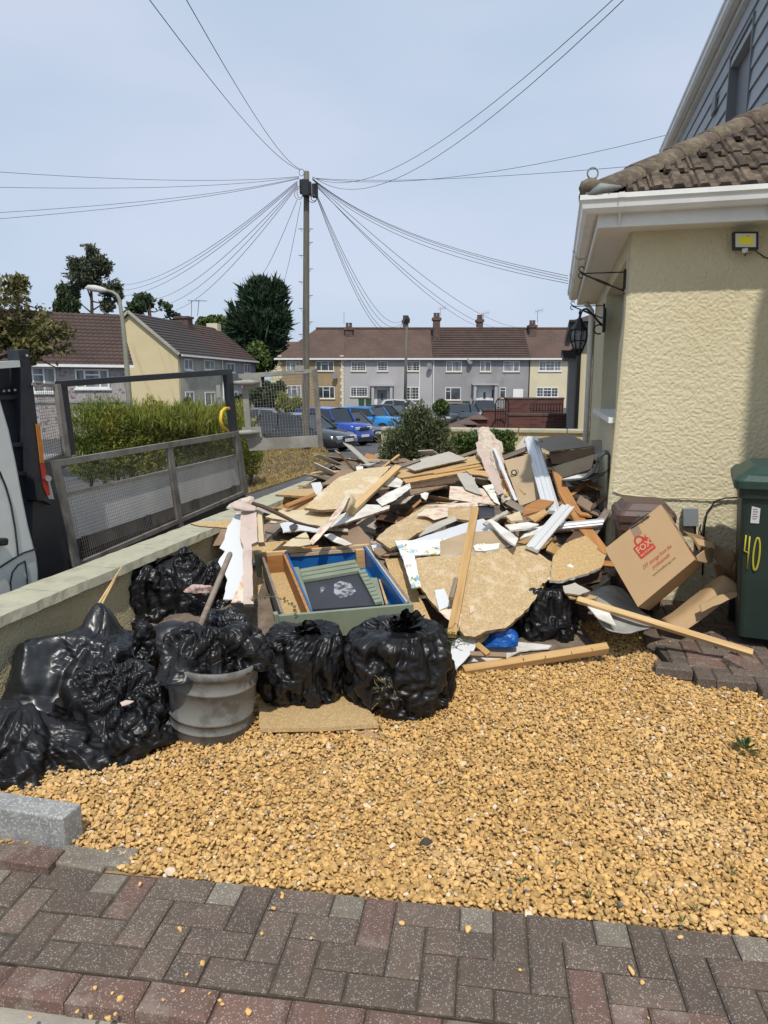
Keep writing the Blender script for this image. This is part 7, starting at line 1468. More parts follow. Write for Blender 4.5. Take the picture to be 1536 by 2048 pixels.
for i, (p_, m_, l_, d_) in enumerate((([(1153, 1006), (1160, 990), (1186, 1006), (1180, 1023)], M_mdf, 'square brown block offcut in the dark pocket beside the wall', -.25), ([(1130, 975), (1168, 968), (1200, 984), (1190, 990), (1140, 984)], M_dwood, 'dark wood offcut in the pocket under the lino', -.1), ([(1165, 964), (1178, 958), (1204, 974), (1196, 978)], M_pine, 'pale raw pine end sticking out under the white sheet', -.3),
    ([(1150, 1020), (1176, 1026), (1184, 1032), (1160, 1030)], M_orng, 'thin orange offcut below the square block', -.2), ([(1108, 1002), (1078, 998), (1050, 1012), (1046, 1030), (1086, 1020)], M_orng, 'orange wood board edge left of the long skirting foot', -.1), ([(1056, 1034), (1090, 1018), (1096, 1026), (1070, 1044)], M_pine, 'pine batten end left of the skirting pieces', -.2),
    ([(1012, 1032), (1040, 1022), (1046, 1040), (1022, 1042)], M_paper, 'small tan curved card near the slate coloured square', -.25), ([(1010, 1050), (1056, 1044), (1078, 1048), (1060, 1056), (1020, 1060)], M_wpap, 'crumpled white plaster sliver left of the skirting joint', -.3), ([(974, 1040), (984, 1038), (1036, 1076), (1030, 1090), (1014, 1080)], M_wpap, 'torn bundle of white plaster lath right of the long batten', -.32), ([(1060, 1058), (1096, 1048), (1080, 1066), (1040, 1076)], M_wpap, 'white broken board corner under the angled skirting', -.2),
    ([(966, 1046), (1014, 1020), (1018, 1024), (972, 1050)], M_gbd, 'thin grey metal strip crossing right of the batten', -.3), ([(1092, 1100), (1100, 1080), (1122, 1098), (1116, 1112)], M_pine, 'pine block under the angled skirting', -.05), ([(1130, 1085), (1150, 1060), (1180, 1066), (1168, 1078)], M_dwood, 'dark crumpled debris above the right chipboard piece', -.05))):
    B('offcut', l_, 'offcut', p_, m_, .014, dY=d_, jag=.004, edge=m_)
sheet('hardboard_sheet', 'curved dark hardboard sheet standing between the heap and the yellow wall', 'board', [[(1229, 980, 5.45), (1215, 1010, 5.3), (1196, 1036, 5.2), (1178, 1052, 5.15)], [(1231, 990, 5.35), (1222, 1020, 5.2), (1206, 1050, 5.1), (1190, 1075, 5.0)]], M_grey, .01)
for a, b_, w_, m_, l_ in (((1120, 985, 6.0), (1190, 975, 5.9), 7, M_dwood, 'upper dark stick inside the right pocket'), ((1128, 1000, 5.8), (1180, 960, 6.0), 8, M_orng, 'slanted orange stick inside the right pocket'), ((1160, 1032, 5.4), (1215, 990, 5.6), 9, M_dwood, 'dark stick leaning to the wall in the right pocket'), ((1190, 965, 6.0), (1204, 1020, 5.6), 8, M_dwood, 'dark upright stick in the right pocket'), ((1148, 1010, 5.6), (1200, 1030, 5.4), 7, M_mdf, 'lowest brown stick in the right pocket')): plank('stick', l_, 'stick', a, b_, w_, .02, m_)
# right front
B('chipboard_piece', 'broken chipboard corner piece left of the printed cardboard box', BD, [(1107, 1111), (1129, 1087), (1150, 1078), (1172, 1071), (1195, 1092), (1213, 1109), (1208, 1122), (1204, 1134), (1170, 1148), (1119, 1162), (1100, 1160)], M_chip, .02, A=[(1107, 1111, 4.6), (1172, 1071, 4.9), (1213, 1109, 4.7), (1119, 1162, 4.3)], jag=.004, edge=M_wpap)
plank('plank', 'orange plank end hidden under the right chipboard piece', 'plank', (1150, 1120, 4.75), (1232, 1128, 4.75), 14, .02, M_orng)
plank('lath', 'short white painted lath lying between the two chipboard pieces', 'lath', (1098, 1160, 4.35), (1144, 1130, 4.5), 11, .014, M_wpap)
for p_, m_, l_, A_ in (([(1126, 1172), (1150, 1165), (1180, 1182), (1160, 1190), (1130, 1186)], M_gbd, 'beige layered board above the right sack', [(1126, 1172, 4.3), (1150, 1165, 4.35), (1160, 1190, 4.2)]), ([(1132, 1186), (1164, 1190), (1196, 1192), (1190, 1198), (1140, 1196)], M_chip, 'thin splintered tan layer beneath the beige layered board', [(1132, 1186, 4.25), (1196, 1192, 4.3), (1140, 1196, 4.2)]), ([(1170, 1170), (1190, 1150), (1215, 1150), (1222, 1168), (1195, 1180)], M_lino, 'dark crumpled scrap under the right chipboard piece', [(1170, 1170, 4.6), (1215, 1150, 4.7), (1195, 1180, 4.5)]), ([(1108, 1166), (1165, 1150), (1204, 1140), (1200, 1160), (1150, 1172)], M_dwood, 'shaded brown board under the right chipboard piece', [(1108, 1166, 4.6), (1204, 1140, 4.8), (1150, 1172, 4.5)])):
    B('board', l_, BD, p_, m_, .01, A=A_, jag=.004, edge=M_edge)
sheet('grey_sheet', 'curved grey cement sheet lying beneath the long batten by the box', 'sheet', [[(1176, 1188, 4.42), (1186, 1220, 4.2), (1210, 1256, 4.04), (1240, 1266, 3.98), (1262, 1266, 3.98)], [(1210, 1172, 4.5), (1228, 1200, 4.34), (1250, 1232, 4.2), (1276, 1252, 4.1), (1300, 1256, 4.06)], [(1245, 1176, 4.58), (1262, 1196, 4.5), (1284, 1222, 4.35), (1318, 1244, 4.22), (1345, 1250, 4.2)]], M_asb, .006, nois=.003)
B('tile_piece', 'small pale square piece lying on the grey cement sheet', 'tile', [(1174, 1211), (1215, 1218), (1233, 1252), (1196, 1236)], M_wpap, .006, A=[(1174, 1211, 4.18), (1215, 1218, 4.17), (1233, 1252, 3.98)])
plank('batten', 'long pale pine batten running from the right sack to the green bin', 'batten', (1155, 1196, 4.2), (1508, 1304, 3.84), 14, .03, M_lpine)
# front: white sheets and timbers on the gravel
B('paper_sheet', 'large white torn board flat on the gravel under the right sack', 'sheet', [(925, 1340), (945, 1312), (985, 1285), (1040, 1284), (1103, 1290), (1096, 1296), (1040, 1302), (1010, 1318), (985, 1342), (960, 1340)], M_wpap, .008, A=[(925, 1340, 3.86), (985, 1285, 4.22), (1103, 1290, 4.12), (985, 1342, 3.86)], jag=.003)
B('plasterboard', 'white board leaning beside the biggest sack with its point down', 'plasterboard', [(905, 1282), (932, 1270), (955, 1284), (948, 1300), (905, 1347), (900, 1320)], M_pwhite, .01, A=[(905, 1282, 3.95), (955, 1284, 3.98), (905, 1347, 3.76)], jag=.002)
B('board', 'patterned chipboard corner under the tip of the big sheet', BD, [(942, 1280), (984, 1263), (972, 1278), (955, 1292)], M_chipd, .012, A=[(942, 1280, 4.0), (984, 1263, 4.1), (955, 1292, 3.98)], jag=.002, edge=M_edge)
plank('wood_block', 'short square pine offcut below the tip of the big chipboard', 'wood block', (950, 1284, 3.98), (976, 1306, 3.88), 13, .03, M_pine); plank('wood_block', 'short flat pine offcut lying on the white sheet', 'wood block', (940, 1306, 3.9), (1012, 1309, 3.9), 11, .02, M_mdf)
tb = plank('timber', 'thick notched pine timber lying alone on the gravel in front of the heap', 'timber', (928, 1336, 3.84), (1216, 1290, 4.0), 19, .045, M_pine, upv=(0, -.45, 1), bevel=.003)
for x, y in ((1046, 1316), (1090, 1311), (1000, 1322), (1142, 1303), (1183, 1296)):
    k = MB(); c = P(x, y, 3.9); k.tube([c, c + Vector((.004, -.012, -.012))], .0022, 5); n_ = k.build('nail', M_lino, None); n_.parent = tb; n_.matrix_local = tb.matrix_world.inverted() if False else Matrix(tb.matrix_world).inverted()
# base board under the front sacks and tile shards
B('chipboard_sheet', 'chipboard sheet lying on the gravel under the two front sacks', BD, [(517, 1402), (600, 1330), (700, 1360), (757, 1448), (640, 1455), (520, 1457)], M_chip, .02, A=[(517, 1402, 3.405), (520, 1457, 3.105), (757, 1448, 3.152)], jag=.001, edge=M_chip)
B('tile_shard', 'upper broken terracotta tile shard at the corner of the base chipboard', 'tile', [(726, 1450), (735, 1440), (757, 1434), (755, 1448), (744, 1468), (727, 1457)], mat('terracotta_shard', (.36,.23,.14), (.28,.18,.11), .85, 10), .012, A=[(735, 1440, 3.23), (757, 1434, 3.25), (744, 1468, 3.12)], jag=.002)
B('tile_shard', 'lower broken terracotta tile shard lying in the gravel', 'tile', [(712, 1470), (730, 1460), (756, 1470), (754, 1480), (742, 1492)], mat('terracotta_shard', (.36,.23,.14)), .010, A=[(712, 1470, 3.1), (756, 1470, 3.1), (742, 1492, 3.03)], jag=.002)
B('cardboard_sheet', 'cream card sheet wedged between the sacks by the wooden shaft', 'card', [(295, 1264), (385, 1255), (388, 1275), (365, 1290), (330, 1300)], M_paper, .006, A=[(295, 1264, 4.15), (385, 1255, 4.2), (330, 1300, 3.9)])
B('cardboard_sheet', 'brown folded card flap beside the wooden shaft', 'card', [(328, 1288), (372, 1260), (372, 1282), (350, 1296)], M_mdf, .006, A=[(328, 1288, 3.92), (372, 1260, 4.0), (350, 1296, 3.9)])
# ------------------------------------------------------------------ the sage green drawer box
FL, FR, BR_, BL_ = P(558, 1229, 3.98), P(825, 1206, 4.05), P(741, 1095, 4.95), P(514, 1102, 4.92)
ex = (FR - FL); ey = ((BL_ - FL) + (BR_ - FR)) / 2; Lx, Ly = ex.length, ey.length; exn = ex.normalized(); eyn = (ey - exn * ey.dot(exn)).normalized(); ezn = exn.cross(eyn)
if ezn.z < 0: ezn = -ezn
skew = ey.dot(exn) / Ly
cab_ = thing('drawer_box', 'sage green wooden drawer box with blue inside lying open on the heap', 'drawer', FL); Mc = Matrix(((exn.x, eyn.x + skew * exn.x, ezn.x, FL.x), (exn.y, eyn.y + skew*exn.y, ezn.y, FL.y), (exn.z, eyn.z + skew*exn.z, ezn.z, FL.z), (0, 0, 0, 1)))
def cb(nm, bx, m, par=None, bevel=.0015):
    k = MB()
    for lo, hi in bx: k.box(lo, hi, 0, Mc)
    return k.build(nm, m, par or cab_, bevel=bevel)
D_ = .15; W2 = Lx; L2 = Ly
cb('front_board', [((-.005, -.02, -.165), (W2, 0, 0))], M_sage); cb('back_board', [((-.0, L2-.02, -D_), (W2, L2, .004))], M_lpine); cb('corner_post', [((-.03, L2-.05, -.17), (.0, L2+.01, .01))], M_sage); cb('corner_post', [((-.03, -.02, -.05), (-.006, .02, .012))], M_sage)
cb('side_board', [((.015, .0, -D_), (.033, L2-.02, -.01))], M_grey); cb('inner_board', [((.165, .0, -D_), (.183, L2-.02, -.005))], M_orng); cb('pine_back', [((.034, L2-.034, -D_), (.163, L2-.021, -.02))], M_orng)
cb('box_bottom', [((.034, 0, -D_-.012), (.165, L2-.02, -D_))], M_chip); cb('right_board', [((W2-.02, 0, -D_), (W2, L2-.02, 0))], M_grey)
cb('blue_tray', [((.184, .0, -D_-.01), (W2-.02, L2-.02, -D_)), ((.184, 0, -D_), (.196, L2-.02, .002)), ((.184, L2-.034, -D_), (W2-.02, L2-.021, -.012)), ((W2-.046, 0, -D_), (W2-.034, L2-.02, -.006))], M_blue)
cb('rail', [((.21, L2-.045, -.035), (W2-.10, L2-.035, -.012))], M_lpine); cb('corner_block', [((W2-.11, L2-.075, -D_), (W2-.05, L2-.036, -.012))], M_pine); cb('edge_strip', [((W2-.034, .02, -.01), (W2-.022, L2-.03, .004))], M_gbd)
def cplane(x, y, h): return PP(x, y, FL + ezn * h, ezn)
def on_(pts, h, th, nm, m, par=None): k = MB(); k.prism([cplane(x, y, h) for x, y in pts], -ezn * th); return k.build(nm, m, par or cab_)
sl = thing('slatted_panel', 'small sage green slatted panel with a scuffed chalkboard lying inside the drawer box', 'panel', cplane(660, 1170, -.06))
on_([(606, 1162), (719, 1140), (762, 1209), (622, 1219)], -.075, .02, 'chalkboard', M_slate, sl)
ck = on_([(668, 1168), (680, 1162), (700, 1166), (712, 1182), (700, 1192), (680, 1196), (668, 1186)], -.0744, .001, 'chalk_mark', M_chalk, sl); ck = on_([(640, 1176), (650, 1170), (654, 1174), (642, 1186)], -.0744, .001, 'chalk_mark', M_chalk, sl)
for i in range(3):
    y = 1138 + i * 8.0; x0 = 599 + i*2.4; x1 = 710 + i*4.0; on_([(x0, y), (x1, y-19), (x1+3.5, y-13.5), (x0+2, y+6.2)], -.05, .02, 'slat', M_sage, sl)
on_([(587, 1134), (597, 1134), (624, 1219), (614, 1220)], -.062, .015, 'frame_stile', M_sage, sl)
for i in range(9):
    f = i / 9.0; x0 = 716 + f*35; y0 = 1141 + f*66; on_([(x0, y0), (x0+14, y0-3), (x0+17, y0+2.4), (x0+3, y0+5.6)], -.045, .018, 'slat', M_sage, sl)
on_([(735, 1156), (754, 1155), (768, 1207), (760, 1208)], -.07, .012, 'frame_stile', M_sage, sl); on_([(757, 1158), (760, 1158), (776, 1206), (771, 1207)], -.08, .012, 'pine_strip', M_pine, sl)
# ------------------------------------------------------------------ sacks
sack('black rubbish sack standing on the chipboard, left of the biggest one', 602, 1415, 178, 170, 201, lean=(.1, 0), z0=.035, ear=.8, tw=1.2, cr_=1.1)
b9 = sack('biggest black rubbish sack with twigs poking through a tear, right of centre', 797, 1436, 208, 202, 230, lean=(.05, 0), ear=.7, pleat=.8, box=.55, cr_=1.0)
sack('knotted black rubbish sack under the right end of the big chipboard', 1088, 1292, 120, 135, 222, lean=(-.1, 0), ear=1.1, pleat=1.3, cr_=.7)
heap('crumpled bright blue plastic bag beside the knotted black sack', P(1008, 1278, 4.1) - Z3*.0, (.12, .09, .09), 240, [((-.5, 0, .9), .4, 4)], 1.0, M_bblue, n=(120, 80), name='plastic_bag')
sack('black rubbish sack against the wall with an open mouth', 312, 1262, 175, 145, 207, lean=(-.1, .1), neck=.4, ear=.5, pleat=.8, z0=.0)
heap('crumpled black sack with raised corner flaps behind the wooden shaft', Vector((P(405, 1200, 4.75).x, 4.75, .08)), (.22, .2, .34), 305, [((-.6, 0, .75), .35, 14), ((-.2, -.1, 1), .30, 16), ((.6, 0, .7), .2, 8)], .8)
heap('pink and white fleshy looking cloth scrap spilling from the wall side sack', P(392, 1180, 4.46), (.075, .05, .045), 77, [((1, 0, 0), .5, 4)], 1.2, mat('pink_cloth', (.42,.27,.24), (.55,.40,.36), .8, 20, 5, patch=(.10,.06,.05), pscale=14, pamt=.8), n=(80, 50), name='cloth_scrap')['category'] = 'cloth'
heap('smooth black sack lying on its side right of the wooden shaft', Vector((P(455, 1290, 3.95).x, 3.95, .05)), (.175, .2, .33), 309, [((.8, -.2, .75), .22, 10), ((-.7, 0, .8), .2, 8)], .45, M_bag2)
heap('large draped black sack with pointed corners leaning on the wall', Vector((P(190, 1400, 3.62).x + .07, 3.66, -.02)), (.33, .31, .43), 311, [((-.14, .1, 1), .40, 26), ((1, .0, .72), .42, 22), ((-1, -.5, .1), .25, 5), ((.1, -.4, .6), .1, 3)], .5, M_bag2, cf=.6, facets=15, sharp=22)
heap('small black sack bulging between the draped sack and the plant pot', Vector((P(298, 1370, 3.45).x, 3.45, .0)), (.12, .14, .40), 315, [((0, 0, 1), .1, 6)], .8)
heap('long crumpled black sack lying across the gravel beside the plant pot', Vector((P(236, 1505, 3.08).x, 3.10, -.02)), (.30, .24, .33), 320, [((.75, -.5, .1), .12, 4), ((.3, 0, 1), .12, 4)], .95, yaw=-.2, n=(280, 173))
heap('flat crumpled black sack at the left edge near the granite block', Vector((P(30, 1540, 2.95).x, 2.90, -.02)), (.47, .26, .27), 324, [((.6, -.6, .1), .15, 3), ((-.2, .3, 1), .15, 4)], .9, yaw=.25, n=(280, 173))
# plant pot with a sack in it
pc = Vector((P(424, 1480, 3.2).x, 3.19, .0)); M_pot = mat('grey_plant_pot', (.17,.168,.155), (.14,.138,.128), .6, 6, 6, patch=(.08,.075,.065), pscale=12, pamt=.7, bump=.15, bscale=50)
pt_ = thing('plant_pot', 'large dirty grey plastic plant pot with raised bands holding a black sack', 'plant pot', pc)
prof_ = [(0, 0), (.178, 0), (.188, .012), (.190, .05), (.194, .053), (.195, .060), (.191, .063), (.195, .10), (.199, .103), (.200, .112), (.196, .115), (.204, .25), (.208, .253), (.209, .262), (.205, .265), (.209, .325), (.216, .33), (.218, .365), (.208, .368), (.20, .35), (.17, .2)]
k = MB(); k.lathe(prof_, 48, (0, 0, 0)); Mx = Matrix.Translation(pc) @ Matrix.Rotation(R(5), 4, 'Y') @ Matrix.Rotation(R(2), 4, 'X'); k.v = [tuple(Mx @ Vector(v)) for v in k.v]; k.build('pot_body', M_pot, pt_, smooth=True)
ptop_ = Mx @ Vector((0, 0, .36)); heap('crumpled black sack stuffed in the grey plant pot and hanging over its rim', ptop_ - Z3*.005, (.225, .225, .135), 330, [((-.5, -.2, .7), .2, 4), ((.9, .2, .5), .15, 6)], zfl=-.03, cr_=.9, n=(240, 121))
# tools, stakes
k = MB(); a, b_ = P(461, 1106, 4.05), P(388, 1280, 3.55); k.tube([a, a.lerp(b_, .02), b_], [.012, .016, .017], 10); o = k.build('wooden_shaft', M_grey, origin=a.lerp(b_, .5), smooth=True); tag(o, 'old round wooden tool shaft leaning out of the sacks', 'tool shaft')
k = MB(); 
k.tube([P(246, 1129, 3.95), P(186, 1226, 3.72)], [.003, .009], 6); k.tube([P(243, 1134, 3.95), P(196, 1222, 3.72)], [.002, .007], 6); o = k.build('wood_stake', M_lpine, origin=P(215, 1180, 3.8)); tag(o, 'split pale wooden stake sticking out of the draped sack', 'stake')
sheet('dry_leaf', 'curled cream leaf scrap by the stake', 'leaf', [[(198, 1236, 3.72), (210, 1226, 3.74), (220, 1222, 3.74)], [(202, 1238, 3.7), (212, 1230, 3.72), (218, 1228, 3.72)]], M_paper, .002)
# twigs
def twigs(c, n, L_, seed, label, m, spread=(1, 1, 1)):
    r = random.Random(seed); k = MB(); c = Vector(c)
    for i in range(n):
        d = Vector((r.gauss(0, spread[0]), r.gauss(0, spread[1]), r.gauss(0, spread[2]))).normalized(); s0 = c + Vector((r.uniform(-.04, .04), r.uniform(-.01, .02), r.uniform(-.05, .05))); l_ = L_*r.uniform(.4, 1); mid = s0 + d*l_*.5 + Vector((r.uniform(-.01, .01), 0, r.uniform(-.01, .01)))
        k.tube([s0, mid, s0 + d*l_], [.0022, .0018, .001], 4)
        for j in range(5):
            q = s0 + d*l_*r.uniform(.3, 1); e = Vector((r.gauss(0, 1), r.gauss(0, 1), r.gauss(0, 1))).normalized(); f_ = d.cross(e).normalized()*.003; k.add([q - f_, q + e*.016, q + f_, q + e*.008 + f_*1.5], [(0, 1, 2)])
    o = k.build('twigs', m, origin=c, fix=False); return tag(o, label, 'twigs')
M_twig = mat('dry_twigs', (.20,.16,.08), (.10,.11,.05), .9, 20, 3, island=.4)
twigs(P(775, 1380, 3.235), 46, .08, 5, 'dry twiggy garden cuttings bursting from the tear in the biggest sack', M_twig, (1, .35, 1.2)); twigs(P(905, 1278, 3.62), 16, .10, 6, 'green leafy cutting sticking out on the right of the biggest sack', M_weed, (1.2, .3, .4))
k = MB(); pts = [P(x, y, 3.95) for x, y in ((500, 1198), (520, 1194), (550, 1193), (570, 1200), (585, 1212), (595, 1225))]; k.tube(pts, .0022, 4)
r = random.Random(3)
for i in range(34):
    t_ = r.random()*(len(pts)-1.01); q = pts[int(t_)].lerp(pts[int(t_)+1], t_-int(t_)); e = Vector((r.gauss(0, .5), r.gauss(0, .3), r.gauss(.3, 1))).normalized(); s_ = Vector((e.z, 0, -e.x))*.005; k.add([q, q + e*.012 + s_, q + e*.022, q + e*.012 - s_], [(0, 1, 2, 3)])
o = k.build('twig', M_twig, origin=pts[0], fix=False); tag(o, 'thin curling twig with tiny leaves lying across the drawer box corner', 'twig')
heap('dark peach pebble sized stone lying loose on the gravel centre', PZ(852, 1682, .01), (.022, .016, .012), 90, (), .6, mat('dark_pebble', (.05,.045,.04)), n=(30, 20), name='stone')['category'] = 'stone'
B('plaster_crumb', 'peach torn scrap lying on the long crumpled sack', 'scrap', [(240, 1405), (252, 1400), (268, 1402), (258, 1408), (244, 1412)], M_pink, .004, A=[(240, 1405, 3.0), (268, 1402, 3.0), (244, 1412, 2.98)])
# ------------------------------------------------------------------ printed cardboard box
cTL, cTR, cBR, cBL = [PF(x, y, fitdepth(None, 0, [(1209, 1098, 4.18), (1322, 1009, 4.30), (1390, 1119, 4.22), (1276, 1214, 4.08)])) for x, y in ((1209, 1098), (1322, 1009), (1390, 1119), (1276, 1214))]
bv = Vector((.20, .34, -.13)); fx = thing('cardboard_box', 'brown cardboard removal box with red padlock print tipped over by the green bin', 'box', cBL)
def quad(nm, pts, th, m, par=None, inward=None, bevel=0):
    n_ = (pts[1]-pts[0]).cross(pts[2]-pts[0]).normalized(); 
    if inward is None: inward = 1
    k = MB(); k.prism(pts, n_*th*inward); return k.build(nm, m, par or fx)
fn = (cTR-cTL).cross(cBL-cTL).normalized(); fn = fn if fn.dot(CAM-cTL) > 0 else -fn
k = MB(); k.prism([cTL, cTR, cBR, cBL], -fn*.005); k.build('front_panel', M_card, fx)
k = MB(); k.add([cTR-fn*.001, cBR-fn*.001, cBR+bv, cTR+bv*1.0], [(0, 1, 2, 3)]); k.add([cTL-fn*.001, cTR-fn*.001, cTR+bv, cTL+bv], [(0,1,2,3)]); k.add([cTL-fn*.001, cBL-fn*.001, cBL+bv, cTL+bv], [(0,1,2,3)])
k.build('side_panel', M_card, fx, fix=False); k = MB(); k.add([cBL-fn*.001, cBR-fn*.001, cBR+bv, cBL+bv], [(0, 1, 2, 3)]); k.build('bottom_panel', M_card, fx, fix=False)
xa = (cTR-cTL).normalized(); ya = (cTL-cBL).normalized(); ya = (ya - xa*ya.dot(xa)).normalized(); cc_ = (cTL+cTR+cBR+cBL)/4
def fpx(x, y, e=.0012): return PP(x, y, cTL + fn*e, fn)
M_red = mat('red_print', (.42,.03,.02), (.37,.04,.025), .75, 30, 4); M_cprint = mat('box_colour_print', (.43,.29,.16), None, .75); M_gprint = mat('grey_print', (.20,.13,.07), None, .8); M_tape = mat('parcel_tape', (.25,.18,.125), None, .4)
k = MB(); k.add([fpx(1259, 1056), fpx(1273, 1046), fpx(1285, 1066), fpx(1270, 1077)], [(0, 1, 2, 3)]); k.build('tape', M_tape, fx, fix=False)
def text(body, px, py, size, m, par, shear=0, xdir_=None, e=.0018, name='print', org=None, nrm=None, ydir_=None, sx=1.0, bold=0, place=None):
    cu = bpy.data.curves.new(name, 'FONT'); cu.body = body; cu.size = size; cu.align_x = 'CENTER'; cu.align_y = 'CENTER'; cu.shear = shear; cu.offset = bold; cu.resolution_u = 2
    ob = bpy.data.objects.new('tmp', cu); COL.objects.link(ob); bpy.context.view_layer.update(); me = bpy.data.meshes.new_from_object(ob.evaluated_get(bpy.context.evaluated_depsgraph_get())); bpy.data.objects.remove(ob); me.materials.clear(); me.materials.append(m)
    o = bpy.data.objects.new(name, me); COL.objects.link(o); X_ = (xdir_ or xa); N_ = (nrm or fn); Yd = N_.cross(X_); c = place if place is not None else fpx(px, py, e)
    Mx = Matrix(((X_.x*sx, Yd.x, N_.x, c.x), (X_.y*sx, Yd.y, N_.y, c.y), (X_.z*sx, Yd.z, N_.z, c.z), (0, 0, 0, 1))); o.parent = par; o.matrix_local = Matrix.Translation(-ORG.get(par.name, Vector())) @ Mx; return o
lg = MB(); L0 = fpx(1289, 1096, .0014); YA = fn.cross(xa)
def lq(a, b_, e=0): return L0 + xa*a + YA*b_ + fn*e
pl_ = []; w_, h_, rr0 = .062, .042, .008
for (cx_, cy_, a0_) in ((w_-rr0, h_-rr0, 0), (-w_+rr0, h_-rr0, 90), (-w_+rr0, -h_+rr0, 180), (w_-rr0, -h_+rr0, 270)):
    for q in range(4): a = R(a0_ + q*30); pl_.append(lq(cx_ + rr0*math.cos(a), cy_ + rr0*math.sin(a)))
lg.add(pl_, [tuple(range(len(pl_)))])
ar = [(.034*math.cos(a), .05 + .036*math.sin(a)) for a in np.linspace(-.3, math.pi+.3, 18)]; ai = [(.022*math.cos(a), .05 + .024*math.sin(a)) for a in np.linspace(-.3, math.pi+.3, 18)]
b0 = len(lg.v); lg.v += [tuple(lq(x, y, .0001)) for x, y in ar] + [tuple(lq(x, y, .0001)) for x, y in ai]; lg.f += [(b0+i, b0+i+1, b0+18+i+1, b0+18+i) for i in range(17)]; lg.m += [0]*17
lg.add([lq(.01, .04, .0002), lq(.034, .064, .0002), lq(.040, .05, .0002), lq(.058, .066, .0002), lq(.05, .04, .0002)], [(0, 1, 2, 3, 4)])
lg.build('padlock_logo', M_red, fx, fix=False)
text('FOX', 0, 0, .052, M_cprint, fx, place=lq(.003, .010, .0006), bold=.0012, sx=1.1); text('SELF STORAGE', 0, 0, .0155, M_cprint, fx, place=lq(0, -.024, .0006), bold=.0006, sx=1.0)
text('DIY storage from the', 0, 0, .034, M_red, fx, shear=.45, place=lq(.028, -.088, .0003), sx=.78); text('professionals', 0, 0, .034, M_red, fx, shear=.45, place=lq(.030, -.122, .0003), sx=.78); text('www.foxselfstorage.com', 0, 0, .024, M_gprint, fx, place=lq(.028, -.158, .0003), sx=.78)
# red print on the right hand side panel
sn_ = (cBR-cTR).cross(bv).normalized(); sn_ = sn_ if sn_.dot(CAM-cTR) > 0 else -sn_; k = MB()
for (t0_, t1_, u0, u1) in ((.30, .36, .2, .7), (.62, .70, .3, .6), (.68, .73, .5, .9), (.76, .80, .2, .8), (.83, .86, .3, .9)):
    q = lambda t_, u_: cTR + (cBR-cTR)*t_ + bv*u_ + sn_*.0015
    k.add([q(t0_, u0), q(t1_, u0), q(t1_, u1), q(t0_, u1)], [(0,1,2,3)])
k.build('side_print', M_red, fx, fix=False)
k = MB(); k.tube([fpx(1260, 1052, .01), fpx(1275, 1038, .02), fpx(1296, 1028, .015), fpx(1299, 1032, .01), fpx(1280, 1044, .012), fpx(1262, 1056, .008)], .0035, 5); k.tube([fpx(1276, 1030, .02), fpx(1288, 1040, .02)], .003, 4); o = k.build('wire_loop', M_lino, origin=fpx(1280, 1040), smooth=True); tag(o, 'thin twisted black wire loop lying on the top edge of the printed box', 'wire')
sheet('torn_flap', None, None, [[(1368, 1062, 4.5), (1400, 1072, 4.55), (1430, 1090, 4.6), (1460, 1100, 4.6)], [(1384, 1080, 4.5), (1408, 1092, 4.52), (1432, 1105, 4.55), (1470, 1118, 4.55)], [(1396, 1100, 4.48), (1424, 1108, 4.5), (1440, 1130, 4.5), (1462, 1145, 4.5)]], M_cardd, .004, fx, nois=.012)
sheet('torn_flap', None, None, [[(1386, 1072, 4.42), (1400, 1080, 4.42), (1428, 1084, 4.45)], [(1398, 1092, 4.4), (1412, 1094, 4.4), (1430, 1098, 4.42)]], M_card, .003, fx, nois=.006)
sheet('torn_flap', None, None, [[(1392, 1112, 4.30), (1412, 1098, 4.45), (1424, 1092, 4.55)], [(1396, 1122, 4.30), (1414, 1128, 4.42), (1426, 1122, 4.52)]], M_card, .004, fx, nois=.004)
b2 = thing('cardboard_box', 'second crushed plain cardboard box lying open beneath the printed one', 'box', P(1380, 1250, 4.3))
sheet('box_panel', None, None, [[(1322, 1240, 4.38), (1370, 1205, 4.5), (1425, 1160, 4.6)], [(1338, 1248, 4.25), (1390, 1212, 4.35), (1450, 1152, 4.45)], [(1372, 1262, 4.2), (1420, 1226, 4.3), (1484, 1176, 4.4)]], M_card, .005, b2, nois=.004)
sheet('box_flap', None, None, [[(1398, 1212, 4.25), (1440, 1190, 4.3), (1486, 1180, 4.35)], [(1402, 1226, 4.2), (1440, 1206, 4.22), (1480, 1190, 4.28)]], M_card, .004, b2, nois=.006)
sheet('box_side', None, None, [[(1425, 1128, 4.6), (1450, 1118, 4.7), (1475, 1108, 4.7)], [(1432, 1160, 4.5), (1456, 1150, 4.6), (1484, 1140, 4.6)], [(1430, 1180, 4.5), (1450, 1182, 4.6), (1482, 1178, 4.6)]], M_cardd, .004, b2, nois=.01)
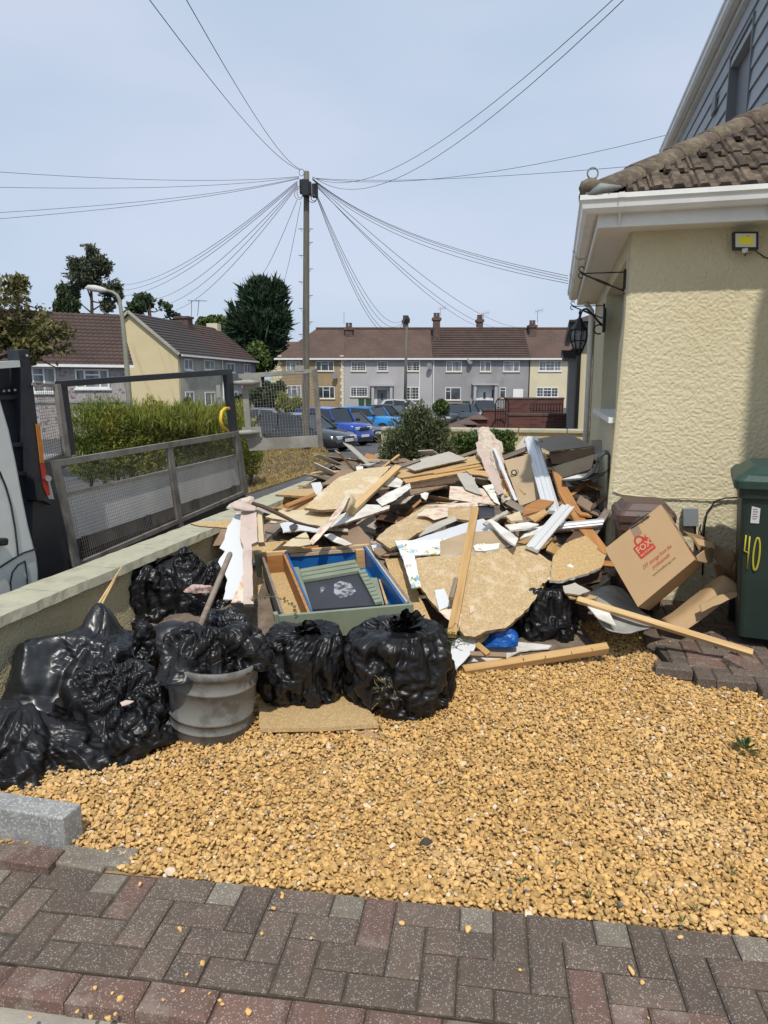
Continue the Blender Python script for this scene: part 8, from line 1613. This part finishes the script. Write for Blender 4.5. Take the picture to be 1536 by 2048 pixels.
# ------------------------------------------------------------------ wheelie bins
def wbin(label, c, rz, w_, d_, h_, m, ml):
    t = thing('wheelie_bin', label, 'bin', c, rz=rz); k = MB(); lv = [(0.06, .80, .78), (.55*h_, .90, .89), (h_-.09, .97, .97), (h_-.085, 1.03, 1.02), (h_-.02, 1.05, 1.05)]
    n = 0
    for z, a, b_ in lv:
        x, y = w_/2*a, d_/2*b_; r_ = .035; pts = []
        for (cx_, cy_, a0_) in ((x-r_, y-r_, 0), (-x+r_, y-r_, 90), (-x+r_, -y+r_, 180), (x-r_, -y+r_, 270)):
            for q in range(4): an = R(a0_+q*30); pts.append((cx_+r_*math.cos(an), cy_+r_*math.sin(an), z))
        n = len(pts); k.v += pts
    for i in range(len(lv)-1): k.f += [(i*n+j, i*n+(j+1) % n, (i+1)*n+(j+1) % n, (i+1)*n+j) for j in range(n)]
    k.f.append(tuple(range(n))[::-1]); k.m = [0]*len(k.f); k.build('bin_body', m, t, smooth=False)
    k = MB(); L_ = [(h_-.03, 1.14, 1.10), (h_+.02, 1.16, 1.12), (h_+.05, 1.06, 1.04), (h_+.055, .98, .95), (h_+.095, .80, .78), (h_+.10, .76, .74)]
    for z, a, b_ in L_:
        x, y = w_/2*a, d_/2*b_; r_ = .05; pts = []
        for (cx_, cy_, a0_) in ((x-r_, y-r_, 0), (-x+r_, y-r_, 90), (-x+r_, -y+r_, 180), (x-r_, -y+r_, 270)):
            for q in range(4): an = R(a0_+q*30); pts.append((cx_+r_*math.cos(an), cy_+r_*math.sin(an), z))
        k.v += pts
    for i in range(len(L_)-1): k.f += [(i*n+j, i*n+(j+1) % n, (i+1)*n+(j+1) % n, (i+1)*n+j) for j in range(n)]
    k.f += [tuple(range((len(L_)-1)*n, len(L_)*n)), tuple(range(n))[::-1]]; k.m = [0]*len(k.f); k.build('lid', ml, t, bevel=.006)
    k = MB(); k.tube([(-w_*.42, d_/2+.07, h_-.02), (w_*.42, d_/2+.07, h_-.02)], .014, 8); k.bar((-w_*.42, d_/2-.02, h_-.04), (-w_*.42, d_/2+.07, h_-.02), .02, .04); k.bar((w_*.42, d_/2-.02, h_-.04), (w_*.42, d_/2+.07, h_-.02), .02, .04); k.build('handle', m, t)
    for s_ in (-1, 1): k = MB(); k.lathe([(.02, -.025), (.095, -.025), (.1, 0), (.095, .025), (.02, .025)], 18); Mx = Matrix.Translation((s_*w_*.42, d_/2*.86, .1)) @ Matrix.Rotation(R(90), 4, 'Y'); k.v = [tuple(Mx @ Vector(v)) for v in k.v]; k.build('wheel', M_tyre, t)
    k = MB()
    for s_ in (-.12, .12, .34): k.bar((s_*w_, -d_/2*.93, h_*.60), (s_*w_, -d_/2*.98, h_-.1), .03, .01, (0, -1, 0))
    k.build('front_rib', m, t); return t
M_bgr = mat('green_bin_plastic', (.013,.026,.021), (.017,.032,.026), .5, 4, 6, bump=.15, bscale=80); M_bgl = mat('green_bin_lid', (.016,.045,.036), (.028,.058,.05), .5, 5, 6, bump=.15, bscale=60); M_bbr = mat('brown_bin_plastic', (.085,.05,.042), (.07,.042,.036), .5, 4, 6, bump=.15, bscale=60)
gb = wbin('dark green wheelie bin with a yellow painted house number at the right edge', (2.44, 4.30, .05), R(-24), .52, .66, 1.0, M_bgr, M_bgl)
Mg = Matrix.Translation((2.44, 4.30, .05)) @ Matrix.Rotation(R(-24), 4, 'Z')
M_yp = mat('yellow_paint', (.42,.38,.04), None, .6); M_lab = mat('white_label', (.55,.55,.55), None, .5)
def facept(u_, z): return Vector((u_, -.33*(.78 + .19*z/.91) - .004, z))
def stroke(pts, r_=.006, nm='painted_number', m=M_yp): k = MB(); k.tube([facept(u_, z) for u_, z in pts], r_, 5); return k.build(nm, m, gb, smooth=True)
U0 = -.195; stroke([(U0-.016, .695), (U0-.018, .60), (U0+.010, .585)], .0045); stroke([(U0+.004, .69), (U0+.006, .49)], .0045); stroke([(U0+.047 + .016*math.sin(a), .585 + .10*math.cos(a)) for a in np.linspace(0, 2*math.pi, 22)], .006)
k = MB(); k.add([facept(U0-.0, .77), facept(U0+.045, .77), facept(U0+.045, .86), facept(U0-.0, .87)], [(0,1,2,3)]); lb_ = k.build('sticker', M_lab, gb, fix=False)
k = MB(); 
for i in range(5): z = .855 - i*.014; k.add([facept(U0+.008, z) - Vector((0, .0012, 0)), facept(U0+.03+.006*(i % 2), z) - Vector((0, .0012, 0)), facept(U0+.03+.006*(i % 2), z-.005) - Vector((0, .0012, 0)), facept(U0+.008, z-.005) - Vector((0, .0012, 0))], [(0,1,2,3)])
k.build('label_print', M_dgrey, lb_, fix=False)
wbin('brown wheelie bin against the yellow wall behind the printed cardboard box', (1.80, 4.90, .03), -VPA, .34, .40, .70, M_bbr, M_bbr)
